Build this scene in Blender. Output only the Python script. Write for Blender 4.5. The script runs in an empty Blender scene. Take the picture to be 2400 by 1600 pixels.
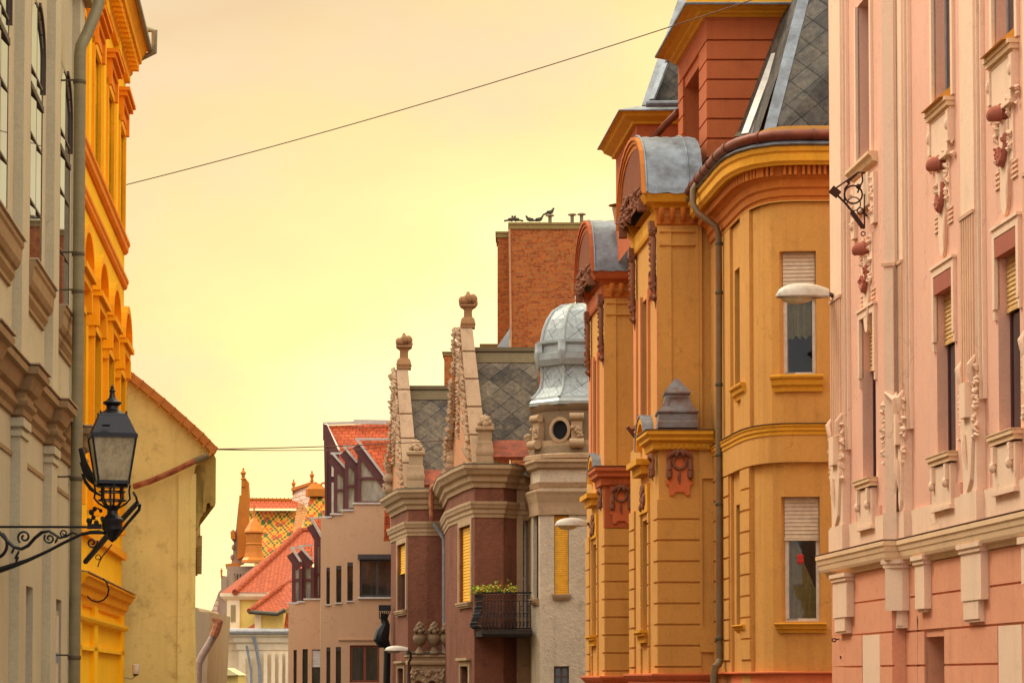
import bpy, math, random
from mathutils import Vector, Matrix
random.seed(7)
R = math.radians
# ---------------------------------------------------------------- camera, sky, sun, exposure
SC = bpy.context.scene
F, CX, PPY, TT = 6000.0, 1200.0, 1290.0, 0.05
TH = math.atan(TT); CT, ST = math.cos(TH), math.sin(TH)
CAM = Vector((0, 0, 1.6))
cd = bpy.data.cameras.new('camera'); cam = bpy.data.objects.new('camera', cd)
SC.collection.objects.link(cam); SC.camera = cam
cam.location = CAM; cam.rotation_euler = (math.pi/2 + TH, 0, 0)
cd.sensor_width = 36; cd.lens = F/2400*36; cd.shift_y = (PPY-800)/2400
cd.clip_start = .5; cd.clip_end = 3000
SC.view_settings.view_transform = 'Standard'; SC.view_settings.look = 'None'
SC.view_settings.exposure = 0.0; SC.view_settings.gamma = 1.0

SUN_EL, SUN_AZ = R(50), R(-58)        # azimuth from +Y towards +X
W = bpy.data.worlds.new('World'); SC.world = W; W.use_nodes = True
nt = W.node_tree; nt.nodes.clear()
def wn(t, **k):
    n = nt.nodes.new(t)
    for a, b in k.items(): setattr(n, a, b)
    return n
def srgb(r, g, b, a=1.0):
    f = lambda c: (c/255/12.92) if c/255 <= .04045 else ((c/255+.055)/1.055)**2.4
    return (f(r), f(g), f(b), a)
out = wn('ShaderNodeOutputWorld'); bg = wn('ShaderNodeBackground'); bg2 = wn('ShaderNodeBackground')
sky = wn('ShaderNodeTexSky', sky_type='NISHITA', sun_disc=False, sun_elevation=SUN_EL, sun_rotation=SUN_AZ, dust_density=4.0)
bg.inputs[1].default_value = 0.05
tc = wn('ShaderNodeTexCoord'); sep = wn('ShaderNodeSeparateXYZ')
L = nt.links.new
L(tc.outputs['Generated'], sep.inputs[0]); L(sky.outputs[0], bg.inputs[0])
def wmath(op, a, b=None, clamp=False):
    n = wn('ShaderNodeMath', operation=op, use_clamp=clamp)
    for i, v in enumerate((a, b)):
        if v is None: continue
        if isinstance(v, (int, float)): n.inputs[i].default_value = v
        else: L(v, n.inputs[i])
    return n.outputs[0]
def wramp(fac, stops):
    n = wn('ShaderNodeValToRGB'); e = n.color_ramp.elements
    e[0].position, e[0].color = stops[0]; e[1].position, e[1].color = stops[1]
    for p, c in stops[2:]:
        x = e.new(p); x.color = c
    L(fac, n.inputs[0]); return n.outputs[0]
# cloud veil: soft noise that bends the elevation bands a little
mp = wn('ShaderNodeMapping'); mp.inputs['Scale'].default_value = (3.2, 3.2, 7.0); L(tc.outputs['Generated'], mp.inputs[0])
nz = wn('ShaderNodeTexNoise'); nz.inputs['Scale'].default_value = 1.4; nz.inputs['Detail'].default_value = 5
L(mp.outputs[0], nz.inputs['Vector'])
nzo = wmath('MULTIPLY', wmath('SUBTRACT', nz.outputs[0], .5), .2)
# elevation, brighter towards the right of the view
el = wmath('ADD', wmath('ADD', sep.outputs['Z'], nzo), wmath('MULTIPLY', sep.outputs['X'], -.8))
warm = wramp(el, [(0.0, srgb(255, 232, 176)), (.13, srgb(255, 230, 158)), (.18, srgb(255, 229, 140)), (.207, srgb(252, 222, 118)),
                  (.235, srgb(247, 213, 112)), (.272, srgb(244, 206, 104)), (.345, srgb(228, 184, 100)), (.52, srgb(240, 224, 184)), (1.0, srgb(238, 232, 198))])
cool = wramp(sep.outputs['Z'], [(0.0, srgb(214, 206, 204)), (1.0, srgb(232, 228, 212))])
nz2 = wn('ShaderNodeTexNoise'); nz2.inputs['Scale'].default_value = 2.6; nz2.inputs['Detail'].default_value = 6; nz2.inputs['Roughness'].default_value = .55
L(mp.outputs[0], nz2.inputs['Vector'])
cl = wn('ShaderNodeMix', data_type='RGBA'); cl.inputs[7].default_value = srgb(240, 198, 138)
L(wmath('MULTIPLY', wmath('MULTIPLY', wmath('SUBTRACT', nz2.outputs[0], .47), 5.5, clamp=True), .6), cl.inputs[0]); L(warm, cl.inputs[6]); warm = cl.outputs[2]
mixf = wmath('MULTIPLY', wmath('ADD', sep.outputs['Y'], .35), 1.1, clamp=True)
mx = wn('ShaderNodeMix', data_type='RGBA'); L(mixf, mx.inputs[0]); L(cool, mx.inputs[6]); L(warm, mx.inputs[7])
L(mx.outputs[2], bg2.inputs[0])
# sky strength raised overhead and behind, out of the frame, to light the walls
up_ = wmath('MULTIPLY', wmath('MULTIPLY', wmath('SUBTRACT', sep.outputs['Z'], .3), 2.6, clamp=True), 1.75)
L(wmath('ADD', up_, wmath('ADD', wmath('ADD', .95, wmath('MULTIPLY', wmath('MULTIPLY', wmath('SUBTRACT', .27, el), 8.0, clamp=True), .3)), wmath('MULTIPLY', wmath('MULTIPLY', sep.outputs['Y'], -1.2, clamp=True), .5))), bg2.inputs[1])
addn = wn('ShaderNodeAddShader'); L(bg.outputs[0], addn.inputs[0]); L(bg2.outputs[0], addn.inputs[1])
L(addn.outputs[0], out.inputs[0])
sl = bpy.data.lights.new('sun', 'SUN'); so = bpy.data.objects.new('sun', sl); SC.collection.objects.link(so)
sl.energy = 1.35; sl.angle = R(14); sl.color = (1, .95, .8)
sd = Vector((math.sin(SUN_AZ)*math.cos(SUN_EL), math.cos(SUN_AZ)*math.cos(SUN_EL), math.sin(SUN_EL)))
so.rotation_euler = (-sd).to_track_quat('-Z', 'Y').to_euler(); so.location = (-20, 10, 40)

# ---------------------------------------------------------------- pixel <-> place
def ray(px, py):
    x = (px-CX)/F; v = (PPY-py)/F
    return Vector((x, CT - v*ST, ST + v*CT))
def P(px, py, Y):
    d = ray(px, py); return CAM + d*(Y/d.y)
def G2(px, Y):               # ground-plan point seen at column px near the horizon
    return Vector(((px-CX)/F*Y, Y))

# ---------------------------------------------------------------- materials
MATS = {}
def newmat(name):
    m = bpy.data.materials.new(name); m.use_nodes = True
    t = m.node_tree; b = t.nodes['Principled BSDF']
    return m, t, b
def N(t, typ, **k):
    n = t.nodes.new(typ)
    ins = k.pop('i', {})
    for a, b in k.items(): setattr(n, a, b)
    for a, b in ins.items(): n.inputs[a].default_value = b
    return n
def mixc(t, fac, a, b, mode='MIX'):
    n = N(t, 'ShaderNodeMix', data_type='RGBA', blend_type=mode)
    for i, v in ((0, fac), (6, a), (7, b)):
        if hasattr(v, 'links'): t.links.new(v, n.inputs[i])
        else: n.inputs[i].default_value = v
    return n.outputs[2]
def ramp(t, fac, stops):
    n = N(t, 'ShaderNodeValToRGB'); e = n.color_ramp.elements
    e[0].position, e[0].color = stops[0]; e[1].position, e[1].color = stops[1]
    for p, c in stops[2:]: x = e.new(p); x.color = c
    t.links.new(fac, n.inputs[0]); return n.outputs[0]
def coords(t, scale=(1, 1, 1), kind='Object', rot=0):
    c = N(t, 'ShaderNodeTexCoord'); m = N(t, 'ShaderNodeMapping')
    m.inputs['Scale'].default_value = scale; m.inputs['Rotation'].default_value = (0, 0, rot)
    t.links.new(c.outputs[kind], m.inputs[0]); return m.outputs[0]
def noise(t, vec, scale, detail=4, rough=.6):
    n = N(t, 'ShaderNodeTexNoise', i={'Scale': scale, 'Detail': detail, 'Roughness': rough})
    t.links.new(vec, n.inputs['Vector']); return n.outputs[0]
def bump(t, b, h, strength, dist):
    n = N(t, 'ShaderNodeBump', i={'Strength': strength, 'Distance': dist})
    t.links.new(h, n.inputs['Height'])
    prev = b.inputs['Normal'].links
    if prev: t.links.new(prev[0].from_socket, n.inputs['Normal'])
    t.links.new(n.outputs[0], b.inputs['Normal'])
GR = (.5, .5, .5, 1)
def dk(c, f): return (c[0]*f, c[1]*f, c[2]*f, 1)
def plaster(name, c, dirt=.35, rough=.9, bs=.25, streak=.25, patch=.14, dirtc=None, cracks=.35):
    if name in MATS: return MATS[name]
    m, t, b = newmat(name); b.inputs['Roughness'].default_value = rough
    b.inputs['Specular IOR Level'].default_value = .25
    v = coords(t); vs = coords(t, (5.5, 5.5, .45))
    n1 = noise(t, v, .9, 6, .65); n2 = noise(t, vs, 1.0, 5, .6); n3 = noise(t, v, 28, 3, .7); n4 = noise(t, v, 3.3, 6, .7)
    col = mixc(t, ramp(t, n1, [(.3, (0, 0, 0, 1)), (.7, (1, 1, 1, 1))]), dk(c, 1-patch), dk(c, 1+patch*.7))
    dc = dirtc or (c[0]*.42, c[1]*.4, c[2]*.42, 1)
    st = ramp(t, n2, [(.52, (0, 0, 0, 1)), (.78, (streak,)*3+(1,))])
    col = mixc(t, st, col, dc)
    sp = ramp(t, n4, [(.56, (0, 0, 0, 1)), (.74, (dirt,)*3+(1,))])
    col = mixc(t, sp, col, dc)
    col = mixc(t, .07, col, ramp(t, n3, [(.35, (0, 0, 0, 1)), (.65, (1, 1, 1, 1))]), 'OVERLAY')
    if cracks:
        vo = N(t, 'ShaderNodeTexVoronoi', feature='DISTANCE_TO_EDGE', i={'Scale': .55}); wv = N(t, 'ShaderNodeVectorMath', operation='ADD'); nc = N(t, 'ShaderNodeTexNoise', i={'Scale': 2.2, 'Detail': 5})
        t.links.new(v, nc.inputs['Vector']); t.links.new(v, wv.inputs[0]); t.links.new(nc.outputs[1], wv.inputs[1]); t.links.new(wv.outputs[0], vo.inputs['Vector'])
        cm = N(t, 'ShaderNodeMath', operation='MULTIPLY'); t.links.new(ramp(t, vo.outputs[0], [(0.0, (1, 1, 1, 1)), (.009, (0, 0, 0, 1))]), cm.inputs[0]); t.links.new(ramp(t, n1, [(.5, (0, 0, 0, 1)), (.6, (cracks,)*3+(1,))]), cm.inputs[1])
        col = mixc(t, cm.outputs[0], col, dk(c, .3))
    t.links.new(col, b.inputs['Base Color'])
    bump(t, b, n3, bs*.6, .01); bump(t, b, n4, bs*.6, .02)
    if bs > 1: bump(t, b, noise(t, v, 7.5, 6, .75), .9, .07)
    MATS[name] = m; return m
def metal(name, c, rough=.45, metallic=.6, var=.3, vscale=6, c2=None):
    if name in MATS: return MATS[name]
    m, t, b = newmat(name); b.inputs['Roughness'].default_value = rough; b.inputs['Metallic'].default_value = metallic
    v = coords(t); n1 = noise(t, v, vscale, 5, .7); n2 = noise(t, coords(t, (1, 1, 6)), 3, 4, .6)
    f = ramp(t, n1, [(.35, (0, 0, 0, 1)), (.68, (1, 1, 1, 1))])
    col = mixc(t, f, c, c2 or dk(c, 1-var)); col = mixc(t, .2, col, n2, 'OVERLAY')
    t.links.new(col, b.inputs['Base Color']); bump(t, b, n1, .25, .01)
    MATS[name] = m; return m
def glass(name, c=(.012, .014, .018, 1), rough=.04, ior=1.6):
    if name in MATS: return MATS[name]
    m, t, b = newmat(name); b.inputs['Roughness'].default_value = rough
    b.inputs['IOR'].default_value = ior
    n1 = noise(t, coords(t, (3, 3, .8)), 1.3, 3)
    t.links.new(mixc(t, ramp(t, n1, [(.4, (0, 0, 0, 1)), (.65, (1, 1, 1, 1))]), c, (c[0]*2.2+.01, c[1]*2.1+.009, c[2]*2+.008, 1)), b.inputs['Base Color'])
    if ior < 2: bump(t, b, n1, .03, .008)
    MATS[name] = m; return m
def clearglass(name):
    m, t, b = newmat(name); t.nodes.remove(b); o = t.nodes['Material Output']
    tr = N(t, 'ShaderNodeBsdfTransparent'); gl = N(t, 'ShaderNodeBsdfGlossy', i={'Roughness': .03}); fr = N(t, 'ShaderNodeFresnel', i={'IOR': 1.4}); mxs = N(t, 'ShaderNodeMixShader')
    tr.inputs[0].default_value = (.85, .87, .85, 1)
    t.links.new(fr.outputs[0], mxs.inputs[0]); t.links.new(tr.outputs[0], mxs.inputs[1]); t.links.new(gl.outputs[0], mxs.inputs[2]); t.links.new(mxs.outputs[0], o.inputs[0]); return m
def brickmat(name, c1, c2, cm, bw, bh, mortar=.01, offset=.5, rot=0, rough=.85, bumpd=.01, var=.5, c3=None, wear=None, freq=2):
    """rows of bricks / tiles / slates laid in real metres on the face's own UV"""
    if name in MATS: return MATS[name]
    m, t, b = newmat(name); b.inputs['Roughness'].default_value = rough; b.inputs['Specular IOR Level'].default_value = .3
    v = coords(t, (1, 1, 1), 'UV', rot)
    br = N(t, 'ShaderNodeTexBrick', i={'Color1': c1, 'Color2': c2, 'Mortar': cm, 'Scale': 1.0, 'Mortar Size': mortar, 'Mortar Smooth': .3,
                                       'Brick Width': bw, 'Row Height': bh, 'Bias': 0.0})
    br.offset = offset; br.offset_frequency = freq; t.links.new(v, br.inputs['Vector'])
    ov = coords(t); n1 = noise(t, ov, 1.6, 6, .7); n2 = noise(t, ov, 11, 4, .7)
    col = br.outputs[0]
    if c3:
        col = mixc(t, ramp(t, n2, [(.5, (0, 0, 0, 1)), (.62, (.8, .8, .8, 1))]), col, c3)
    if wear:
        col = mixc(t, ramp(t, n1, [(.45, (0, 0, 0, 1)), (.72, (.75, .75, .75, 1))]), col, wear)
    col = mixc(t, var*.7, col, ramp(t, n2, [(.3, (0, 0, 0, 1)), (.7, (1, 1, 1, 1))]), 'OVERLAY')
    t.links.new(col, b.inputs['Base Color'])
    inv = N(t, 'ShaderNodeMath', operation='SUBTRACT', i={0: 1.0}); t.links.new(br.outputs['Fac'], inv.inputs[1])
    bump(t, b, inv.outputs[0], .8, bumpd); bump(t, b, n2, .2, .01)
    MATS[name] = m; return m
def simple(name, c, rough=.6, metallic=0, trans=0):
    if name in MATS: return MATS[name]
    m, t, b = newmat(name); b.inputs['Roughness'].default_value = rough; b.inputs['Metallic'].default_value = metallic
    n1 = noise(t, coords(t), 9, 4)
    t.links.new(mixc(t, ramp(t, n1, [(.35, (0, 0, 0, 1)), (.7, (1, 1, 1, 1))]), dk(c, .82), dk(c, 1.08)), b.inputs['Base Color'])
    bump(t, b, n1, .12, .005)
    MATS[name] = m; return m

# ---------------------------------------------------------------- mesh building
class MB:
    def __init__(s): s.v = []; s.f = []; s.sm = []
    def poly(s, pts, smooth=False):
        b = len(s.v); s.v += [Vector(p) for p in pts]; s.f.append(list(range(b, b+len(pts)))); s.sm.append(smooth)
    def grid(s, rows, closed=False, smooth=True, capa=False, capb=False):
        """rows: list of rings (lists of points) of equal length"""
        b = len(s.v); n = len(rows[0])
        for r in rows: s.v += [Vector(p) for p in r]
        for i in range(len(rows)-1):
            for j in range(n if closed else n-1):
                k = (j+1) % n
                s.f.append([b+i*n+j, b+i*n+k, b+(i+1)*n+k, b+(i+1)*n+j]); s.sm.append(smooth)
        if capa: s.f.append([b+j for j in range(n)][::-1]); s.sm.append(False)
        if capb: s.f.append([b+(len(rows)-1)*n+j for j in range(n)]); s.sm.append(False)
    def hexa(s, c):          # 8 corners: bottom 4, top 4
        b = len(s.v); s.v += [Vector(p) for p in c]
        for q in ((3, 2, 1, 0), (4, 5, 6, 7), (0, 1, 5, 4), (1, 2, 6, 5), (2, 3, 7, 6), (3, 0, 4, 7)):
            s.f.append([b+i for i in q]); s.sm.append(False)
    def box(s, path, u0, u1, z0, z1, o0, o1):
        if u0 > u1: u0, u1 = u1, u0
        if z0 > z1: z0, z1 = z1, z0
        c = [(u0, o0), (u1, o0), (u1, o1), (u0, o1)]
        s.hexa([path.p3(u, o, z0) for u, o in c] + [path.p3(u, o, z1) for u, o in c])
    def pbox(s, path, x0, y0, x1, y1, o0, o1):
        a = path.hit(x0, y0, o1); b = path.hit(x1, y1, o1)
        s.box(path, a[0], b[0], b[1], a[1], o0, o1)
    def bar(s, a, b, w, h=None, up=Vector((0, 0, 1))):
        a, b = Vector(a), Vector(b); h = h or w; d = (b-a).normalized()
        x = d.cross(up)
        if x.length < 1e-3: x = d.cross(Vector((0, 1, 0)))
        x.normalize(); y = x.cross(d)
        r = lambda p: [p-x*w/2-y*h/2, p+x*w/2-y*h/2, p+x*w/2+y*h/2, p-x*w/2+y*h/2]
        s.hexa(r(a)+r(b))
    def tube(s, pts, r, n=8, closed=False, caps=True):
        pts = [Vector(p) for p in pts]; m = len(pts)
        rr = r if isinstance(r, (list, tuple)) else [r]*m
        rows = []; x = None
        for i in range(m):
            if closed: d = pts[(i+1) % m]-pts[i-1]
            else: d = pts[min(i+1, m-1)]-pts[max(i-1, 0)]
            if d.length < 1e-9: d = Vector((0, 0, 1))
            d.normalize()
            if x is None:
                x = d.cross(Vector((0, 0, 1)))
                if x.length < .05: x = d.cross(Vector((0, 1, 0)))
            x = x - d*x.dot(d); x.normalize(); y = d.cross(x)
            rows.append([pts[i]+(x*math.cos(a)+y*math.sin(a))*rr[i] for a in [2*math.pi*k/n for k in range(n)]])
        if closed: rows.append(rows[0])
        s.grid(rows, closed=True, capa=caps and not closed, capb=caps and not closed)
    def lathe(s, c, prof, n=16, rot=0, smooth=True, sx=1, sy=1):
        c = Vector(c)
        rows = [[c+Vector((math.cos(a)*r*sx, math.sin(a)*r*sy, z)) for a in [rot+2*math.pi*k/n for k in range(n)]] for r, z in prof]
        s.grid(rows, closed=True, smooth=smooth, capa=prof[0][0] > .001, capb=prof[-1][0] > .001)
    def ell(s, c, ax, ay, az, n=8, m=6):
        c = Vector(c); rows = []
        for i in range(m+1):
            t = math.pi*i/m; q = max(math.sin(t), .02)
            rows.append([c + Vector(az)*(-math.cos(t)) + (Vector(ax)*math.cos(a)+Vector(ay)*math.sin(a))*q for a in [2*math.pi*k/n for k in range(n)]])
        s.grid(rows, closed=True, capa=True, capb=True)
    def blob(s, path, u, o, z, ru, ro, rz, n=8, m=6, tilt=0):
        t, nn = path.tan(u), path.nor(u)
        t3, n3 = Vector((t.x, t.y, 0)), Vector((nn.x, nn.y, 0)); z3 = Vector((0, 0, 1))
        a = t3*math.cos(tilt)+z3*math.sin(tilt); b = z3*math.cos(tilt)-t3*math.sin(tilt)
        s.ell(path.p3(u, o, z), a*ru, n3*ro, b*rz, n, m)
    def sweep(s, path, prof, u0=None, u1=None, smooth=False, caps=True):
        us = path.us(u0, u1)
        rows = [[path.p3(u, o, z, corner=True) for o, z in prof] for u in us]
        s.grid(rows, closed=True, smooth=smooth, capa=caps, capb=caps)
    def prism(s, path, pts, o0, o1):      # pts: (u, z) outline
        A = [path.p3(u, o1, z) for u, z in pts]; B = [path.p3(u, o0, z) for u, z in pts]
        s.poly(A); s.poly(B[::-1]); n = len(pts)
        for i in range(n): j = (i+1) % n; s.poly([A[i], B[i], B[j], A[j]])
    def extr(s, pts, d):                   # 3-D outline extruded along d
        A = [Vector(p) for p in pts]; B = [p+Vector(d) for p in A]; n = len(A)
        s.poly(A); s.poly(B[::-1])
        for i in range(n): j = (i+1) % n; s.poly([A[i], B[i], B[j], A[j]])
    def build(s, name, mat, parent=None, label=None, angle=38, displace=None):
        me = bpy.data.meshes.new(name)
        off = Vector((0, 0, 0)); p = parent
        while p is not None: off += p.location; p = p.parent
        me.from_pydata([tuple(v-off) for v in s.v], [], s.f)
        me.materials.append(mat)
        me.polygons.foreach_set('use_smooth', s.sm)
        uv = me.uv_layers.new(name='UVMap'); Z = Vector((0, 0, 1))
        # weld duplicate verts is not needed; face-own uv in metres
        for pl in me.polygons:
            nn = pl.normal
            t = Z.cross(nn)
            if t.length < .05: t = Vector((1, 0, 0))
            t.normalize(); b = nn.cross(t)
            for li in pl.loop_indices:
                q = me.vertices[me.loops[li].vertex_index].co + off
                uv.data[li].uv = (q.dot(t), q.dot(b))
        me.validate(); me.update()
        if any(s.sm): me.set_sharp_from_angle(angle=R(angle))
        o = bpy.data.objects.new(name, me); SC.collection.objects.link(o)
        if parent: o.parent = parent
        if label: o['label'] = label
        return o

class Path:
    """ground-plan polyline; u runs along it, o outwards, outward normal on the left of travel (side=1) or right (-1)"""
    def __init__(s, pts, side=1):
        s.p = [Vector(q) for q in pts]; s.side = side; s.n = []; s.t = []; s.U = [0]
        for a, b in zip(s.p, s.p[1:]):
            d = b-a; s.U.append(s.U[-1]+d.length); d.normalize(); s.t.append(d); s.n.append(Vector((-d.y, d.x))*side)
        s.m = [s.n[0]]
        for a, b in zip(s.n, s.n[1:]): s.m.append((a+b)/(1+a.dot(b)))
        s.m.append(s.n[-1]); s.len = s.U[-1]
    def seg(s, u):
        for i in range(len(s.n)):
            if u < s.U[i+1]-1e-7: return i
        return len(s.n)-1
    def at(s, u, o, corner=False):
        if corner:
            for i, w in enumerate(s.U):
                if abs(w-u) < 1e-5: return s.p[i]+s.m[i]*o
        i = s.seg(u); return s.p[i]+s.t[i]*(u-s.U[i])+s.n[i]*o
    def p3(s, u, o, z, corner=False):
        q = s.at(u, o, corner); return Vector((q.x, q.y, z))
    def tan(s, u): return s.t[s.seg(u)]
    def nor(s, u): return s.n[s.seg(u)]
    def us(s, u0=None, u1=None):
        u0 = 0 if u0 is None else u0; u1 = s.len if u1 is None else u1
        return [u0]+[w for w in s.U if u0+1e-4 < w < u1-1e-4]+[u1]
    def hit(s, px, py, o=0):
        d = ray(px, py); best = None; N_ = len(s.n)
        for i in range(N_):
            a = s.p[i]+s.m[i]*o; b = s.p[i+1]+s.m[i+1]*o
            e = b-a; den = d.x*e.y-d.y*e.x
            if abs(den) < 1e-9: continue
            if d.x*s.n[i].x+d.y*s.n[i].y > 0: continue
            lam = (a.x*e.y-a.y*e.x)/den; w = (a.x*d.y-a.y*d.x)/den
            lo = -1e6 if i == 0 else -.003; hi = 1e6 if i == N_-1 else 1.003
            if lam > 0 and lo <= w <= hi and (best is None or lam < best[0]):
                q = Vector((d.x*lam, d.y*lam)); u = (q-s.p[i]).dot(s.t[i])
                if i > 0: u = max(u, .0005)
                if i < N_-1: u = min(u, s.U[i+1]-s.U[i]-.0005)
                best = (lam, s.U[i]+u, CAM.z+d.z*lam)
        if best is None: raise ValueError('no hit px %s,%s' % (px, py))
        return best[1], best[2]
    def u(s, px, py=1400, o=0): return s.hit(px, py, o)[0]
    def z(s, px, py, o=0): return s.hit(px, py, o)[1]
    def stepped(s, steps):
        pts = []; done = 0
        ev = sorted(steps)
        def add(q):
            if not pts or (pts[-1]-q).length > 1e-4: pts.append(q)
        cur = 0
        for ua, ub, dd in ev:
            for i, w in enumerate(s.U):
                if cur-1e-6 <= w < ua-1e-4: add(s.p[i].copy())
            add(s.at(ua, 0)); add(s.at(ua, dd))
            for i, w in enumerate(s.U):
                if ua+1e-4 < w < ub-1e-4: add(s.p[i]+s.m[i]*dd)
            add(s.at(ub, dd)); add(s.at(ub, 0)); cur = ub+1e-4
        for i, w in enumerate(s.U):
            if w >= cur-1e-6: add(s.p[i].copy())
        return Path(pts, s.side)

def wall(mb, path, u0, u1, z0, z1, ops=(), o=0.0):
    us = set(path.us(u0, u1)); zs = {z0, z1}
    for q in ops: us |= {q[0], q[1]}; zs |= {q[2], q[3]}
    us = sorted(w for w in us if u0-1e-6 <= w <= u1+1e-6); zs = sorted(w for w in zs if z0-1e-6 <= w <= z1+1e-6)
    for a, b in zip(us, us[1:]):
        if b-a < 1e-6: continue
        for c, d in zip(zs, zs[1:]):
            if d-c < 1e-6: continue
            mu, mz = (a+b)/2, (c+d)/2
            if any(q[0] < mu < q[1] and q[2] < mz < q[3] for q in ops): continue
            mb.poly([path.p3(a, o, c, True), path.p3(b, o, c, True), path.p3(b, o, d, True), path.p3(a, o, d, True)])
    for q in ops:
        dep = q[4] if len(q) > 4 else .15
        ua, ub, za, zb = q[:4]; zb_ = min(zb, z1); za_ = max(za, z0)
        for (p, r) in (((ua, za_), (ub, za_)), ((ub, za_), (ub, zb_)), ((ub, zb_), (ua, zb_)), ((ua, zb_), (ua, za_))):
            mb.poly([path.p3(p[0], o, p[1]), path.p3(r[0], o, r[1]), path.p3(r[0], o-dep, r[1]), path.p3(p[0], o-dep, p[1])])

def thing(name, label, cat, loc, group=None, kind=None):
    o = bpy.data.objects.new(name, None); SC.collection.objects.link(o); o.location = loc
    o.empty_display_size = .3; o['label'] = label; o['category'] = cat
    if group: o['group'] = group
    if kind: o['kind'] = kind
    return o
def tag(o, label, cat, group=None):
    o['label'] = label; o['category'] = cat
    if group: o['group'] = group
    return o

def pop(path, x0, y0, x1, y1, dep=.15, o=0):
    """opening rectangle from two measured corners"""
    a = path.hit(x0, y0, o); b = path.hit(x1, y1, o)
    return (min(a[0], b[0]), max(a[0], b[0]), min(a[1], b[1]), max(a[1], b[1]), dep)

FRAME_W = lambda: simple('white_paint', srgb(222, 212, 196), .5)
def window(path, q, parent, fm, gm, fw=.06, mull=1, bars=(), shut=0, shm=None, name='window', inset=.0, o=0, slat=.05, clear=None, pane=True):
    """frame in the opening, pane and roller shutter as sub-parts"""
    ua, ub, za, zb = q[:4]; dep = (q[4] if len(q) > 4 else .15)
    b = o-dep-.03; f = o-dep+.035-inset
    fr = MB()
    fr.box(path, ua-.01, ub+.01, za-.01, za+fw, b, f); fr.box(path, ua-.01, ub+.01, zb-fw, zb+.01, b, f)
    fr.box(path, ua-.01, ua+fw, za+fw, zb-fw, b, f); fr.box(path, ub-fw, ub+.01, za+fw, zb-fw, b, f)
    for k in range(mull):
        c = ua+(ub-ua)*(k+1)/(mull+1); fr.box(path, c-fw*.55, c+fw*.55, za+fw, zb-fw, b, f-.003)
    for z in bars:
        fr.box(path, ua+fw, ub-fw, z-fw*.45, z+fw*.45, b, f+.003)
    w = fr.build(name, fm, parent)
    g = MB(); gu = f-.012
    g.box(path, ua+fw*.4, ub-fw*.4, za+fw*.4, zb-fw*.4, (gu-.006 if clear else b+.004), gu)
    if pane: g.build('pane', clear or gm, w)
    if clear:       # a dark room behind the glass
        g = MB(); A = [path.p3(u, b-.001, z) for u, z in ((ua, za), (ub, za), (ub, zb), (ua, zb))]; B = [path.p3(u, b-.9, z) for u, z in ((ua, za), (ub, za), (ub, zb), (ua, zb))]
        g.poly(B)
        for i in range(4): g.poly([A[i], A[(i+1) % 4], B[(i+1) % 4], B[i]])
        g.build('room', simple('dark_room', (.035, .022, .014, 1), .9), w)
    if shut:
        s = MB(); z = zb-.03; zl = zb-(zb-za)*shut; so_ = f+.02
        while z > zl:
            s.prism_row = None
            c = [(ua+.012, so_), (ub-.012, so_), (ub-.012, so_+.018), (ua+.012, so_+.018)]
            top = [(ua+.012, so_), (ub-.012, so_), (ub-.012, so_+.006), (ua+.012, so_+.006)]
            zz = max(z-slat*.93, zl)
            s.hexa([path.p3(u, oo, zz) for u, oo in c]+[path.p3(u, oo, z) for u, oo in top]); z -= slat
        s.box(path, ua+.012, ub-.012, zl-.04, zl, so_, so_+.024)
        s.build('shutter', shm, w)
    return w

def sill(mb, path, ua, ub, z, out=.14, h=.07, ext=.1, lower=.09, o=0):
    mb.box(path, ua-ext, ub+ext, z-h*.45, z, o-.02, o+out)
    mb.box(path, ua-ext*.8, ub+ext*.8, z-h, z-h*.45, o-.02, o+out*.82)
    mb.box(path, ua-ext*.55, ub+ext*.55, z-h-lower, z-h, o-.02, o+out*.5)
# ================================================================ ground (street below the frame)
def slab(name, outline, z0, z1, mat):
    m = MB(); n = len(outline)
    A = [Vector((x, y, z1)) for x, y in outline]; B = [Vector((x, y, z0)) for x, y in outline]
    m.poly(A); m.poly(B[::-1])
    for i in range(n): j = (i+1) % n; m.poly([A[i], B[i], B[j], A[j]])
    o = m.build(name, mat); o['kind'] = 'structure'; return o
asph = plaster('asphalt', (.05, .048, .046, 1), .3, .85, .6)
pave = brickmat('paving_stone', (.2, .18, .16, 1), (.26, .24, .21, 1), (.09, .08, .07, 1), .4, .4, .012)
slab('ground', [(-1500, -60), (1500, -60), (1500, 2200), (-1500, 2200)], -.5, -.004, asph)
lx = lambda y: -3.11-.08*y
rx = lambda y: 7.2-.08*y
slab('pavement', [(lx(2), 2), (lx(2)+1.5, 2), (lx(43)+1.5, 43), (lx(43), 43)], -.2, .13, pave)
slab('pavement', [(rx(2)-1.6, 2), (rx(2), 2), (rx(40), 40), (rx(40)-1.6, 40)], -.2, .13, pave)

# ================================================================ grey town house (left, nearest)
M_grey = plaster('grey_render', srgb(190, 182, 154), .18, streak=.12, patch=.08, bs=.15)
M_greyd = plaster('grey_render_trim', srgb(176, 160, 128), .35, streak=.3)
M_greyc = plaster('weathered_cornice', srgb(160, 134, 98), .5, streak=.3)
M_tin = metal('tin_flashing', srgb(190, 170, 140), .5, .3)
M_glass = glass('window_glass')
M_black = simple('black_iron', srgb(26, 25, 28), .42, .5)
GP = Path([(lx(13), 13), (lx(33.9), 33.9)], -1)
grey = thing('grey_town_house', 'tall grey plastered house with long arched windows at the left edge', 'house', (lx(24), 24, 0))
zc = 4.86
ug = lambda Y: (Y-13)*math.hypot(1, .08)
wins = []
for Y0, Y1, top in ((15.0, 16.3, 9.2), (18.3, 19.6, 9.2), (21.6, 22.9, 9.2), (24.9, 26.2, 9.25), (28.3, 29.6, 9.3), (31.72, 33.05, 9.33)):
    wins.append((ug(Y0), ug(Y1), 6.2, top, .05))
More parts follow.
